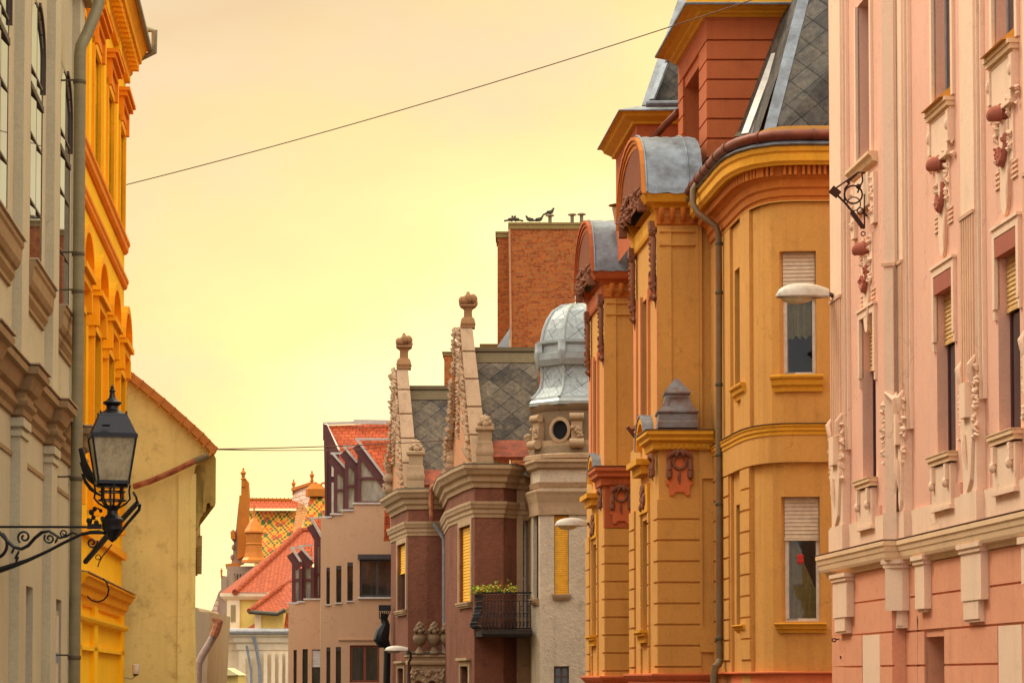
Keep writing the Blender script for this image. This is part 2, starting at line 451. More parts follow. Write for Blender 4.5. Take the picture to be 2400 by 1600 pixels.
low = [pop(GP, 39, 1364, 75, 1640, .22), pop(GP, 118, 1398, 142, 1640, .2)]
low[0] = (low[0][0], low[0][1], .9, low[0][3], .22); low[1] = (low[1][0], low[1][1], 1.0, low[1][3], .2)
m = MB(); GH = 12.5
wall(m, GP, 0, GP.len, 0, GH, [w for w in wins]+low)
# arched heads: fill the two upper corners of every tall opening
for ua, ub, za, zb, dp in wins:
    c = (ua+ub)/2; r = (ub-ua)/2; zs = zb-r*.75
    for sgn in (-1, 1):
        arc = [(c+sgn*r*math.sin(a), zs+r*.75*math.cos(a)) for a in [math.pi/2*k/8 for k in range(9)]]
        pts = arc+[(c+sgn*r, zb)]
        m.poly([GP.p3(u, 0, z) for u, z in pts])
        for (a, b) in zip(arc, arc[1:]): m.poly([GP.p3(a[0], 0, a[1]), GP.p3(b[0], 0, b[1]), GP.p3(b[0], -.05, b[1]), GP.p3(a[0], -.05, a[1])], True)
a0, b0 = GP.at(0, 0), GP.at(GP.len, 0)
back = [Vector((b0.x-9, b0.y, 0)), Vector((a0.x-9, a0.y, 0))]
for A, B in ((Vector((b0.x, b0.y, 0)), back[0]), (back[0], back[1]), (back[1], Vector((a0.x, a0.y, 0)))):
    m.poly([A, B, B+Vector((0, 0, GH)), A+Vector((0, 0, GH))])
m.poly([Vector((a0.x, a0.y, GH)), Vector((b0.x, b0.y, GH)), back[0]+Vector((0, 0, GH)), back[1]+Vector((0, 0, GH))])
m.build('wall', M_grey, grey)
pil = [(ug(y), ug(y)+.66) for y in (13.5, 16.8, 20.1, 23.4, 26.72, 30.02, 33.22)]
for ua, ub in pil:
    m = MB(); m.box(GP, ua, ub, 0, GH, -.02, .1)
    m.box(GP, ua-.05, ub+.05, zc-.62, zc-.53, -.02, .135); m.box(GP, ua-.03, ub+.03, zc-.72, zc-.66, -.02, .12)
    m.build('pilaster', M_grey, grey)
for ua, ub, za, zb, dp in wins:
    w = window(GP, (ua, ub, za, zb, .035), grey, simple('brown_window_frame', srgb(96, 74, 56), .5), glass('old_glass', ior=3.4, rough=.02), .028, 1, (zb-2.35, zb-1.6, zb-.85), pane=False)
    for h0, h1 in ((ua+.02, (ua+ub)/2-.012), ((ua+ub)/2+.012, ub-.02)):    # panes angled outward at the far edge so they mirror more sky
        m = MB(); m.hexa([GP.p3(h0, -.06, za+.02), GP.p3(h1, -.06, za+.02), GP.p3(h1, -.004, za+.02), GP.p3(h0, -.036, za+.02), GP.p3(h0, -.06, zb-.02), GP.p3(h1, -.06, zb-.02), GP.p3(h1, -.004, zb-.02), GP.p3(h0, -.036, zb-.02)]); m.build('pane', glass('old_glass', ior=3.4, rough=.02), w)
    m = MB(); c = (ua+ub)/2; r = (ub-ua)/2; zs = zb-r*.75       # arched metal hood
    for k in range(13, 24):
        a, b = [math.pi*(j/24)-math.pi/2 for j in (k, k+1)]
        q = lambda t, rr: (c+(r+rr)*math.sin(t), zs+(r*.75+rr)*math.cos(t))
        (u1, z1), (u2, z2), (u3, z3), (u4, z4) = q(a, .0), q(b, .0), q(b, .05), q(a, .05)
        m.hexa([GP.p3(u1, -.01, z1), GP.p3(u2, -.01, z2), GP.p3(u2, .03, z2), GP.p3(u1, .03, z1), GP.p3(u4, -.01, z4), GP.p3(u3, -.01, z3), GP.p3(u3, .03, z3), GP.p3(u4, .03, z4)])
    m.box(GP, c+r, c+r+.05, zs-.4, zs, -.01, .03)
    m.box(GP, ua-.02, ub+.02, zs-.62, zs-.55, -.1, .012)
    m.build('window_hood', simple('dark_trim', srgb(74, 58, 42), .6), w)
    m = MB(); u0_, u1_ = ua-.86, ub+.14
    m.sweep(GP, [(-.02, 6.12), (.16, 6.12), (.16, 6.06), (.14, 6.03), (.13, 5.9), (.1, 5.84), (.07, 5.82), (.07, 5.76), (.03, 5.7), (.03, 5.66), (-.02, 5.64)], u0_, u1_)
    sl_ = m.build('window_sill', M_greyc, grey)
    m = MB(); m.box(GP, u0_, u1_+.02, 6.123, 6.14, -.02, .185); m.build('flashing', M_tin, sl_)
sp = GP.stepped([(a-.04, b+.04, .1) for a, b in pil])
m = MB(); prof = [(-.02, zc), (.19, zc), (.21, zc-.03), (.2, zc-.09), (.15, zc-.11), (.13, zc-.17), (.1, zc-.24), (.05, zc-.27), (.05, zc-.33), (.09, zc-.36), (.08, zc-.4), (.04, zc-.44), (.03, zc-.5), (-.02, zc-.52)]
m.sweep(sp, prof); cor = m.build('cornice', M_greyc, grey)
m = MB(); m.sweep(sp, [(-.02, zc+.004), (.225, zc+.004), (.225, zc+.02), (-.02, zc+.035)]); m.build('flashing', M_tin, cor)
m = MB(); m.sweep(GP, [(-.02, 3.98), (.015, 3.98), (.015, 3.93), (-.02, 3.93)]); 
# top cornice (just out of frame at the far end)
m.sweep(sp, [(-.02, 10.6), (.1, 10.6), (.14, 10.75), (.3, 11.0), (.34, 11.2), (-.02, 11.2)]); m.build('eaves_cornice', M_greyc, grey)
for i, q in enumerate(low):
    m = MB(); m.box(GP, q[0]-.02, q[1]+.02, q[2]-.02, q[3]+.02, -.26, -.2)
    m.build('window_infill', simple('grey_door_paint', srgb(120, 108, 96), .6), grey)
# down pipe with the raking offset at its top
m = MB()
def pt(px, py, Y): return P(px, py, Y)
pp = [pt(246, -60, 31.9), pt(228, 20, 31.8), pt(205, 78, 31.7), pt(190, 108, 31.6), pt(187, 130, 31.6), pt(186.5, 300, 31.6), pt(184, 700, 31.6), pt(178, 1200, 31.6), pt(175, 1480, 31.6)]
pp = [p for p in pp]; m.tube(pp+[Vector((pp[-1].x, pp[-1].y, .2))], .073, 14)
dp_ = m.build('downpipe', metal('green_grey_pipe', srgb(136, 128, 96), .55, .15, .2, 3), grey)
for y in (193, 596, 684, 1122, 1540):
    m = MB(); a = pt(186.5-(y-300)*.0097 if y > 300 else 186.5, y, 31.6); m.lathe(a-Vector((0, 0, .025)), [(.079, 0), (.082, .01), (.082, .04), (.079, .05)], 14); m.bar(a+Vector((-.02, 0, .03)), a+Vector((-.35, .05, .03)), .02); m.build('pipe_clamp', metal('dull_clamp', srgb(92, 84, 62), .6, .3), dp_)
# notice case in the second low opening
m = MB(); q = pop(GP, 120, 1426, 141, 1660); m.box(GP, q[0], q[1], 1.05, q[3], -.19, -.03)
nb = m.build('notice_case', simple('notice_frame', srgb(176, 160, 140), .5)); tag(nb, 'narrow glazed notice case with coloured sheets in the grey wall niche', 'notice board')
m = MB(); m.box(GP, q[0]+.06, q[1]-.06, 1.1, q[3]-.06, -.028, -.02); m.build('poster', simple('poster_paper', srgb(205, 196, 178), .6), nb)
for (x0, y0, x1, y1, c, nme) in ((126, 1440, 132, 1465, (150, 170, 90), 'leaf'), (125, 1465, 131, 1492, (190, 110, 80), 'flower'), (119.5, 1520, 124, 1552, (84, 92, 150), 'panel'), (128, 1528, 137, 1552, (120, 140, 185), 'panel')):
    m = MB(); m.pbox(GP, x0, y0, x1, y1, -.018, -.014)
    m.build('printed_'+nme, simple('print_%d' % c[0], srgb(*c), .6), nb)

# ================================================================ yellow town house
M_yel = plaster('yellow_render', srgb(252, 196, 14), .12, streak=.16, patch=.08, bs=.15, dirtc=srgb(200, 90, 10))
M_yelt = plaster('orange_trim', srgb(248, 172, 18), .14, streak=.2, patch=.12, dirtc=srgb(170, 60, 10))
M_yelr = plaster('shade_tinted_trim', srgb(238, 142, 22), .25, streak=.2)  # reddish shade of the undersides put into the hood and course colour
YP = Path([(lx(33.93)-.03, 33.93), (lx(43.3)-.03, 43.3)], -1)
yel = thing('yellow_town_house', 'deep yellow stucco house with heavy orange cornices beside the grey house', 'house', (lx(39), 39, 0))
yu = lambda Y: (Y-33.93)*math.hypot(1, .08)
upw = [(yu(y), yu(y)+1.05, 9.02, 10.72, .16) for y in (34.0, 36.6, 39.15, 41.7)]
fiw = [(yu(y), yu(y)+1.05, 4.3, 6.6, .16) for y in (34.0, 36.6, 39.15, 41.7)]
m = MB(); YH = 12.8
wall(m, YP, 0, YP.len, 0, YH, upw+fiw)
a0, b0 = YP.at(0, 0), YP.at(YP.len, 0); w9 = Vector((-9, 0, 0))
A, B = Vector((a0.x, a0.y, 0)), Vector((b0.x, b0.y, 0)); H = Vector((0, 0, YH))
for p, q in ((B, B+w9), (B+w9, A+w9), (A+w9, A)): m.poly([p, q, q+H, p+H])
m.poly([A+H, B+H, B+w9+H, A+w9+H]); m.build('wall', M_yel, yel)
# lesenes between windows
for y in (35.55, 38.15, 40.7):
    m = MB(); m.box(YP, yu(y), yu(y)+.42, 9.05, 11.9, -.02, .05); m.box(YP, yu(y)-.04, yu(y)+.46, 11.7, 11.9, -.02, .09); m.build('pilaster', M_yel, yel)
for q in upw:
    window(YP, q, yel, simple('brown_window_frame', (0, 0, 0, 1)), M_glass, .06, 1, (q[3]-.7,))
    m = MB(); ua, ub, za, zb = q[:4]
    for a, b in ((ua-.16, ua-.0), (ub, ub+.16)): m.box(YP, a, b, za, zb+.12, -.02, .05)
    m.box(YP, ua-.0, ub+.0, zb, zb+.12, -.02, .05); m.build('architrave', M_yelt, yel)
    m = MB()
    zz = zb+.22
    m.box(YP, ua-.22, ub+.22, zz+.28, zz+.34, -.02, .2); m.box(YP, ua-.19, ub+.19, zz+.2, zz+.28, -.02, .16); m.box(YP, ua-.15, ub+.15, zz+.1, zz+.2, -.02, .1); m.box(YP, ua-.12, ub+.12, zz-.08, zz+.1, -.02, .06)
    for s_ in (ua-.16, ub+.04): m.box(YP, s_, s_+.12, zz-.2, zz+.12, -.02, .1)
    m.build('window_hood', M_yelr, yel)
    m = MB(); m.box(YP, ua+.04, ub-.04, zb-.62, zb-.02, -.11, -.1); m.build('blind', simple('cream_blind', srgb(226, 212, 182), .8), yel)
for z, h, o1 in ((9.0, .2, .1), (8.36, .16, .08)):
    m = MB(); m.sweep(YP, [(-.02, z), (o1, z), (o1, z-.05), (o1*.75, z-.08), (o1*.7, z-h*.8), (.03, z-h), (-.02, z-h)])
    
    m.build('string_course', M_yelr, yel)
for q in fiw:
    window(YP, q, yel, simple('brown_window_frame', (0, 0, 0, 1)), M_glass, .06, 1, (q[3]-.7,))
    ua, ub, za, zb = q[:4]; m = MB(); c = (ua+ub)/2
    for a, b in ((ua-.18, ua), (ub, ub+.18)): m.box(YP, a, b, za-.3, zb+.1, -.02, .08)
    m.box(YP, ua, ub, zb, zb+.1, -.02, .08); m.build('architrave', M_yelt, yel)
    m = MB(); zz = zb+.12                               # curved pediment on brackets
    zz += .22; m.box(YP, ua-.3, ub+.3, zz+.12, zz+.2, -.02, .2); m.box(YP, ua-.25, ub+.25, zz, zz+.12, -.02, .14)
    for s_ in (ua-.26, ub+.06): m.box(YP, s_, s_+.18, zz-.3, zz, -.02, .15); m.box(YP, s_+.03, s_+.15, zz-.45, zz-.3, -.02, .09)
    n_ = 12
    arc = [(c+(.86)*math.cos(t), zz+.2+.62*math.sin(t)) for t in [math.pi*k/n_ for k in range(n_+1)]]
    arc2 = [(c+(.76)*math.cos(t), zz+.2+.5*math.sin(t)) for t in [math.pi*k/n_ for k in range(n_+1)]]
    m.prism(YP, arc, -.02, .06)
    for k in range(n_): m.prism(YP, [arc[k], arc[k+1], arc2[k+1], arc2[k]], .06, .17)
    m.build('curved_pediment', M_yelt, yel)
m = MB(); m.sweep(YP, [(-.02, 3.72), (.08, 3.72), (.08, 3.6), (-.02, 3.6)])
zE = 11.85
m.sweep(YP, [(-.02, zE-.1), (.08, zE-.1), (.08, zE+.02), (.12, zE+.06), (.14, zE+.2), (.27, zE+.24), (.28, zE+.34), (.33, zE+.42), (.37, zE+.47), (.37, zE+.54), (-.02, zE+.7)])
m.build('eaves_cornice', M_yelt, yel); m = MB(); k = .1
while k < YP.len-.1: m.box(YP, k, k+.13, zE+.06, zE+.2, .1, .24); k += .32
m.build('dentil', M_yelt, yel)
m = MB(); zz = zE+.5
gp = [YP.p3(0, .4, zz), YP.p3(YP.len+.02, .4, zz)]
m.tube(gp, .05, 10)
e = YP.len+.05
pts = [P(343, 70, 43.3), P(362, 73, 43.3), P(361, 122, 43.35), P(330, 136, 43.4), P(301, 146, 43.4)]
m.tube(pts, .055, 8); m.build('gutter', metal('grey_gutter', srgb(140, 130, 100), .5, .2), yel)
# shop-front cornice
zq = YP.z(200, 1325, .3)
m = MB(); m.sweep(YP, [(-.02, zq), (.22, zq-.03), (.24, zq-.07), (.2, zq-.1), (.17, zq-.17), (.12, zq-.2), (.1, zq-.3), (.06, zq-.33), (.04, zq-.42), (-.02, zq-.44)])
m.build('shop_cornice', M_yelt, yel)
m = MB(); m.sweep(YP, [(-.02, zq+.03), (.25, zq-.016), (.25, zq-.03), (-.02, zq+.01)]); m.build('flashing', metal('shop_flashing', srgb(190, 160, 120), .5, .2), yel)
m = MB(); 
for y in (34.3, 37.0, 42.45): m.box(YP, yu(y), yu(y)+.62, 0, zq-.4, -.02, .07)
m.sweep(YP, [(-.02, 2.48), (.12, 2.48), (.12, 2.44), (.1, 2.4), (-.02, 2.36)]); m.sweep(YP, [(-.02, 2.06), (.07, 2.06), (.07, 2.0), (-.02, 2.0)])
m.build('shopfront_pilaster', M_yel, yel)
# thin iron hoop hanging below the lantern stay
m = MB(); m.tube([P(x, y, 35.4) for x, y in ((242, 1355), (250, 1364), (255, 1380), (252, 1395), (243, 1405), (229, 1410), (215, 1406), (207, 1399), (204, 1394))], .012, 6)
m.build('iron_hook', M_black, yel)

# ================================================================ olive gable house
M_oli = plaster('olive_render', srgb(234, 216, 138), .5, streak=.22, patch=.14, dirtc=srgb(140, 110, 60))
M_olit = plaster('olive_trim', srgb(176, 154, 84), .5, streak=.3)
M_verge = plaster('verge_tile', srgb(196, 130, 66), .5, patch=.3, dirtc=srgb(150, 80, 36))
oli = thing('gable_house', 'olive yellow house with bare gable wall and tiled verge behind the lantern', 'house', (-6, 44, 0))
oc = P(457, 1580, 43.6)
OP = Path([(-12.0, 43.6), (oc.x, 43.6), (oc.x-.167*14, 57.6)], -1)
ga = [P(x, y, 43.6) for x, y in ((455, 1600), (446, 1158), (449, 1125), (458, 1092), (474, 1072), (494, 1064))]
roofl = [P(x, y, 43.6) for x, y in ((500, 1058), (470, 1026), (430, 990), (380, 946), (330, 905), (287, 872))]
top = P(200, 795, 43.6); 
m = MB(); apex = Vector((top.x-2.0, 43.6, top.z+.0))
poly = [Vector((-12, 43.6, 0)), Vector((oc.x, 43.6, 0))]+ga[0:1]+ga[1:]+[roofl[0]]+[p+Vector((0, 0, -.05)) for p in roofl[1:]]+[top, Vector((-12, 43.6, top.z))]
poly[0].z = 0; m.extr(poly, (0, .35, 0))
m.sweep(OP, [(0, 0), (0, 5.1), (-.3, 5.1), (-.3, 0)], OP.U[1]+.02, OP.len)
m.build('wall', M_oli, oli)
m = MB()
line = [top]+roofl[::-1]; line.append(P(505, 1062, 43.6))
for a, b in zip(line, line[1:]):
    nrm = Vector((-(b-a).z, 0, (b-a).x)).normalized()*.1
    if nrm.z < 0: nrm = -nrm
    c = [a+Vector((0, -.12, 0)), b+Vector((0, -.12, 0)), b+Vector((-.167*14, 14, 0)), a+Vector((-.167*14, 14, 0))]
    m.hexa([p-nrm*.3 for p in c]+[p+nrm for p in c])
rr_ = m.build('roof', M_verge, oli)
m = MB()
for a, b in zip(line, line[1:]):
    for t in (.0, .5): p = a.lerp(b, t); dd_ = (b-a).normalized(); m.bar(p+Vector((0, -.125, .01))-dd_*.012, p+Vector((0, -.125, .01))+dd_*.012, .03, .2)
m.build('verge_joint', M_verge, rr_)
m = MB()  # deep boxed eaves running away down the street
oe = P(457, 1180, 43.6).x; EP = Path([(oe, 43.7), (oe-.167*14, 57.7)], -1)
z = lambda y: P(480, y, 43.6).z
m.sweep(EP, [(-.02, z(1064)), (.31, z(1064)), (.34, z(1072)), (.34, z(1176)), (.33, z(1183)), (.26, z(1185)), (.24, z(1176)), (.19, z(1178)), (.17, z(1196)), (.14, z(1200)), (-.02, z(1202))]); m.build('eaves_cornice', M_olit, oli)
m = MB(); m.sweep(EP, [(-.02, z(1090)), (.16, z(1090)), (.17, z(1120)), (.13, z(1150)), (.12, z(1204)), (.07, z(1217)), (.05, z(1235)), (-.02, z(1240))])
u_ = .4
while u_ < 8: m.box(EP, u_, u_+.3, z(1205), z(1150), .0, .2); u_ += .75
m.build('bed_mould', M_olit, oli)
m = MB(); q0 = [P(x, y, 43.45) for x, y in ((488, 1066), (462, 1078), (455, 1081))]
m.tube(q0, .055, 8); m.build('downpipe', metal('grey_gutter', (0, 0, 0, 1)), oli)
m = MB(); m.tube([P(x, y, 43.42) for x, y in ((456, 1080), (400, 1107), (350, 1128), (312, 1140))], .05, 8)
m.build('downpipe', metal('rusty_pipe', srgb(120, 44, 24), .6, .2, .5, 5, srgb(196, 130, 84)), oli, 'rust red raking pipe crossing the gable')
# ---- security camera
cc = P(318, 1568, 42.9)
cctv = thing('security_camera', 'small white security camera on a curved arm near the foot of the gable', 'camera', cc)
m = MB(); d = Vector((.5, -.2, -1)).normalized()
m.tube([cc+Vector((0, 0, .09)), cc+Vector((0, 0, .08)), cc-Vector((0, 0, .06)), cc-Vector((0, 0, .075))], [.03, .062, .062, .05], 12); m.build('housing', FRAME_W(), cctv)
m = MB(); m.tube([cc-Vector((0, 0, .07)), cc-Vector((-.005, 0, .105))], [.045, .04], 12); m.build('lens_hood', M_black, cctv)
m = MB(); m.tube([P(x, y, 43.0) for x, y in ((318, 1583), (308, 1590), (295, 1588), (282, 1585))]+[P(280, 1585, 43.5)], .012, 6); m.build('bracket', M_greyd, cctv)
# ================================================================ pink town house (right, nearest)
M_sal = plaster('salmon_render', srgb(232, 178, 152), .2, streak=.16, patch=.06, bs=.12)
M_cre = plaster('cream_render', srgb(240, 204, 174), .22, streak=.18, patch=.05, bs=.12)
M_crec = plaster('cream_stone_trim', srgb(234, 196, 154), .25, streak=.2, patch=.08)
M_ter = plaster('apricot_base_render', srgb(228, 156, 120), .3, streak=.16, patch=.08)
M_red = plaster('red_brown_stucco', srgb(172, 100, 80), .2, streak=.1)
M_ochre = plaster('ochre_board', srgb(222, 158, 66), .3, patch=.2)
M_wf = simple('dark_red_frame', srgb(84, 34, 34), .5)
M_shut = simple('straw_shutter', srgb(228, 180, 112), .6)
M_flu = plaster('fluted_render', srgb(216, 170, 138), .12, streak=.1)
KX2, KX1 = 7.28, 7.12
k2 = lambda Y: (KX2-.08*Y, Y)
k1 = lambda Y: (KX1-.08*Y, Y)
YS = 31.05
KP = Path([k2(12), k2(YS), k1(YS), k1(34.72), (k1(34.72)[0]+8, 35.4)], 1)
pink = thing('pink_town_house', 'pink and cream stucco house with red brown masks at the right edge', 'house', (5.2, 26, 0))
sc_ = math.hypot(1, .08)
ku2 = lambda Y: (Y-12)*sc_
ku1 = lambda Y: KP.U[2]+(Y-YS)*sc_
KH = 13.0
low = []; upp = []
for Yc in (18.35+.1, 21.0+.1, 23.75, 26.53, 29.2): low.append((ku2(Yc-.43), ku2(Yc+.43), 4.14, 6.24, .14)); upp.append((ku2(Yc-.43), ku2(Yc+.43), 8.18, 10.6, .14))
a = KP.hit(2196.5, 900, 0)[0]; 
low[4] = (KP.u(2239, 900), KP.u(2196.5, 900), 4.14, 6.24, .14); low[3] = (KP.u(2391, 800), KP.u(2340, 800), 4.14, 6.24, .14)
upp[4] = (KP.u(2234, 200), KP.u(2190, 200), 8.18, 10.6, .14); upp[3] = (KP.u(2384, 60), KP.u(2331, 60), 8.18, 10.6, .14)
p1l = (KP.u(2052.5, 900), KP.u(2021, 900), KP.z(2030, 1128), KP.z(2021, 750), .15)
p1u = (KP.u(2043, 200), KP.u(2011, 200), KP.z(2011, 395), KP.z(2011, 15), .2)
dr = (KP.u(2219, 1560), KP.u(2172, 1560), .13, KP.z(2172, 1492), .25)
d3 = (ku2(23.4), ku2(24.4), .13, 2.1, .25)
m = MB()
for a, b, mt, nm in ((0, KP.U[1], None, 0), (KP.U[1], KP.U[2], None, 0), (KP.U[2], KP.U[3], None, 0)): pass
wall(m, KP, 0, KP.U[3], 3.0, KH, low+upp+[p1l, p1u]); wall(m, KP, KP.U[3], KP.len, 0, KH)
a0 = KP.at(0, 0); b0 = KP.at(KP.len, 0)
A, B = Vector((a0.x, a0.y, 0)), Vector((b0.x, b0.y, 0)); C_ = Vector((b0.x, a0.y, 0)); H = Vector((0, 0, KH))
for p, q in ((B, C_), (C_, A)): m.poly([p, q, q+H, p+H])
m.poly([KP.p3(0, 0, KH), KP.p3(KP.U[1], 0, KH), KP.p3(KP.U[3], 0, KH), B+H, C_+H])
m.build('wall', M_sal, pink)
m = MB(); wall(m, KP, 0, KP.U[3], 0, 3.0, [dr, d3]); m.build('base_wall', M_ter, pink)
def leaves(m, path, uc, o, zc_, wu, wz, n, rnd, r=.03):
    """curled leaf relief: short bent tapering strands"""
    sg_ = path.seg(max(uc, 0)); lo_, hi_ = path.U[sg_]+r*1.6, path.U[sg_+1]-r*1.6
    for k in range(n):
        u, z, a = min(max(uc+rnd.uniform(-wu, wu), lo_), hi_), zc_+rnd.uniform(-wz, wz), rnd.uniform(0, 6.28); l = r*rnd.uniform(1.0, 1.7)
        m.tube([path.p3(u-math.cos(a)*l, o, z-math.sin(a)*l), path.p3(u, o+r*rnd.uniform(.6, 1.3), z), path.p3(u+math.cos(a+.7)*l, o, z+math.sin(a+.7)*l)], [r*.45, r*rnd.uniform(.7, 1.1), r*.5], 6)
# windows
for i, q in enumerate(low+[p1l]):
    w = window(KP, q, pink, M_wf, M_glass, .055, 1, (q[3]-.62,), .36 if i != 5 else .3, M_shut, inset=.02)
    ua, ub, za, zb = q[:4]
    if i != 5:
        m = MB(); m.box(KP, ua+.005, ub-.005, zb-.21, zb-.01, -.12, .035); m.build('shutter_box', M_red, w)
    m = MB(); t = .09
    m.box(KP, ub, ub+t, zb-.75, zb+t, -.02, .04); m.box(KP, ua-t, ua, zb-.75, zb+t, -.02, .04); m.box(KP, ua, ub, zb, zb+t, -.02, .04)
    m.box(KP, ub+.03, ub+t, zb-.86, zb-.75, -.02, .03); m.box(KP, ua-t, ua-.03, zb-.86, zb-.75, -.02, .03)
    m.box(KP, ua-t-.015, ub+t+.015, zb+t, zb+t+.035, -.02, .06)
    m.build('architrave', M_cre, pink)
    m = MB(); sill(m, KP, ua, ub, za, .12, .1, .08, 0); m.box(KP, ua-.09, ub+.09, za+.001, za+.012, -.1, .13)
    m.build('window_sill', M_crec, pink)
    m = MB()
    m.box(KP, ua-.02, ub+.02, za-.58, za-.12, -.02, .07); m.box(KP, ua-.04, ub+.04, za-.63, za-.58, -.02, .09)
    for s_ in (ua+.06, ub-.14): m.box(KP, s_, s_+.09, za-.3, za-.12, .05, .11); m.blob(KP, s_+.045, .1, za-.33, .045, .04, .06)
    m.build('apron_panel', M_cre, pink)
    m = MB()
    for s0, s1 in ((ua-.3, ua-.05), (ub+.05, ub+.3)):
        n_ = 5
        for k in range(n_): x = s0+(s1-s0)*(k+.2)/n_; m.box(KP, x, x+(s1-s0)/n_*.55, za-.75, za-.36, -.01, .03)
    m.build('fluted_panel', M_sal, pink)
for i, q in enumerate(upp+[p1u]):
    w = window(KP, q, pink, simple('grey_white_frame', srgb(168, 160, 156), .5), M_glass, .055, 1, (q[3]-.7,), inset=.02)
    ua, ub, za, zb = q[:4]
    for s0, s1 in ((ua-.09, ua), (ub, ub+.09)):
        m = MB(); m.box(KP, s0, s1, za, zb, -.02, .035); m.build('architrave', M_cre, pink)
    m = MB()
    if i != 5:
        sill(m, KP, ua, ub, za-.02, .12, .1, .07, .04)
        m.build('window_sill', M_crec, pink)
        m = MB(); m.hexa([KP.p3(ua, .02, za), KP.p3(ub, .02, za), KP.p3(ub, .17, za-.02), KP.p3(ua, .17, za-.02), KP.p3(ua, -.1, za+.2), KP.p3(ub, -.1, za+.2), KP.p3(ub, -.07, za+.2), KP.p3(ua, -.07, za+.2)])
        m.build('sill_board', M_ochre, pink)
        m = MB(); m.box(KP, ua+.06, ub-.06, za-.62, za-.17, -.02, .06); m.box(KP, ua+.04, ub-.04, za-.66, za-.62, -.02, .08)
        for s_ in (ua-.04, ub-.06): m.box(KP, s_, s_+.1, za-.52, za-.16, -.02, .08); m.blob(KP, s_+.05, .08, za-.32, .035, .03, .07)
        for s_ in (ua-.07, ub+.07): leaves(m, KP, s_, .02, za-.6, .03, .1, 6, random.Random(i), .02)
        m.build('apron_panel', M_cre, pink)
    else:
        m.sweep(KP, [(-.02, za), (.12, za), (.12, za-.04), (.08, za-.07), (.06, za-.12), (-.02, za-.14)], ua-.3, ub+.3)
        m.build('window_sill', M_crec, pink)
        m = MB(); m.box(KP, ua, ub, za-.62, za-.2, -.02, .06); m.box(KP, ua-.28, ua-.08, za-.9, za-.25, -.02, .05); m.box(KP, ub+.08, ub+.28, za-.9, za-.25, -.02, .05)
        for s_ in (ua-.18, ub+.18): leaves(m, KP, s_, .04, za-.55, .06, .25, 14, random.Random(4), .025)
        m.build('apron_panel', M_cre, pink)
# mask, swag and shield between the floors
def shield(path, uc, zs, par):
    rnd = random.Random(int(uc*31)); m = MB()
    for sg in (-1, 1):
        leaves(m, path, uc+sg*.23, .02, zs-.17, .05, .3, 16, rnd, .028)
        a_, b_ = sorted((uc+sg*.17, uc+sg*.31)); m.box(path, a_, b_, zs-.55, zs+.16, -.01, .02)
    m.build('leaf_relief', M_cre, par)
    m = MB(); hw = .15
    out_ = [(uc-hw, zs-.1)]+[(uc-hw*math.cos(t), zs-.78-.3*math.sin(t)) for t in [math.pi*k/8 for k in range(9)]]+[(uc+hw, zs-.1)]
    m.prism(path, out_, -.02, .035)
    m.tube([path.p3(uc-.02, .035, zs-.12), path.p3(uc-.05, .05, zs-.25), path.p3(uc-.03, .035, zs-.4)], [.01, .025, .01], 6)
    m.tube([path.p3(uc-.17, .04, zs-.62), path.p3(uc-.175, .05, zs-.85), path.p3(uc-.13, .04, zs-1.0)], [.012, .018, .01], 6)
    m.build('shield', M_cre, par)
    m = MB()
    m.tube([path.p3(uc-.03, .0, zs), path.p3(uc-.01, .05, zs+.0), path.p3(uc+.02, .11, zs-.01), path.p3(uc+.05, .155, zs-.02)], [.07, .078, .085, .07], 14)
    m.blob(path, uc+.06, .15, zs-.02, .06, .05, .068, 12, 8); m.tube([path.p3(uc+.0+.085*math.cos(t), .07, zs+.085*math.sin(t)) for t in [2*math.pi*k/14 for k in range(14)]], .012, 5, True)
    m.build('mask', M_red, par)
    m = MB(); pts = [(-.15, -.25), (-.15, -.38), (-.1, -.47), (0, -.53), (.09, -.5), (.13, -.42), (.14, -.34)]
    m.tube([path.p3(uc+u, .05, zs+z) for u, z in pts], [.03, .036, .045, .055, .045, .035, .02], 9)
    for k in range(26):
        t = rnd.uniform(0, len(pts)-1.01); i = int(t); f = t-i; u = pts[i][0]*(1-f)+pts[i+1][0]*f; z = pts[i][1]*(1-f)+pts[i+1][1]*f
        m.blob(path, uc+u+rnd.uniform(-.02, .02), .075+rnd.uniform(-.02, .02), zs+z+rnd.uniform(-.025, .025), .02, .018, .02, 6, 4)
    m.build('swag', M_red, par)
    m = MB()
    for sg in (-1, 1):
        for j in range(4): a_, b_ = sorted((uc+sg*.22, uc+sg*.42)); m.box(path, a_, b_, zs-.58-.055*j, zs-.56-.055*j, -.01, .02)
    m.build('stripe_relief', M_cre, par)
for i, q in enumerate(low[:5]):
    uc = (q[0]+q[1])/2+.02; shield(KP, uc, 7.5, pink)
shield(KP, (p1l[0]+p1l[1])/2, KP.z(2018, 580, .1), pink)
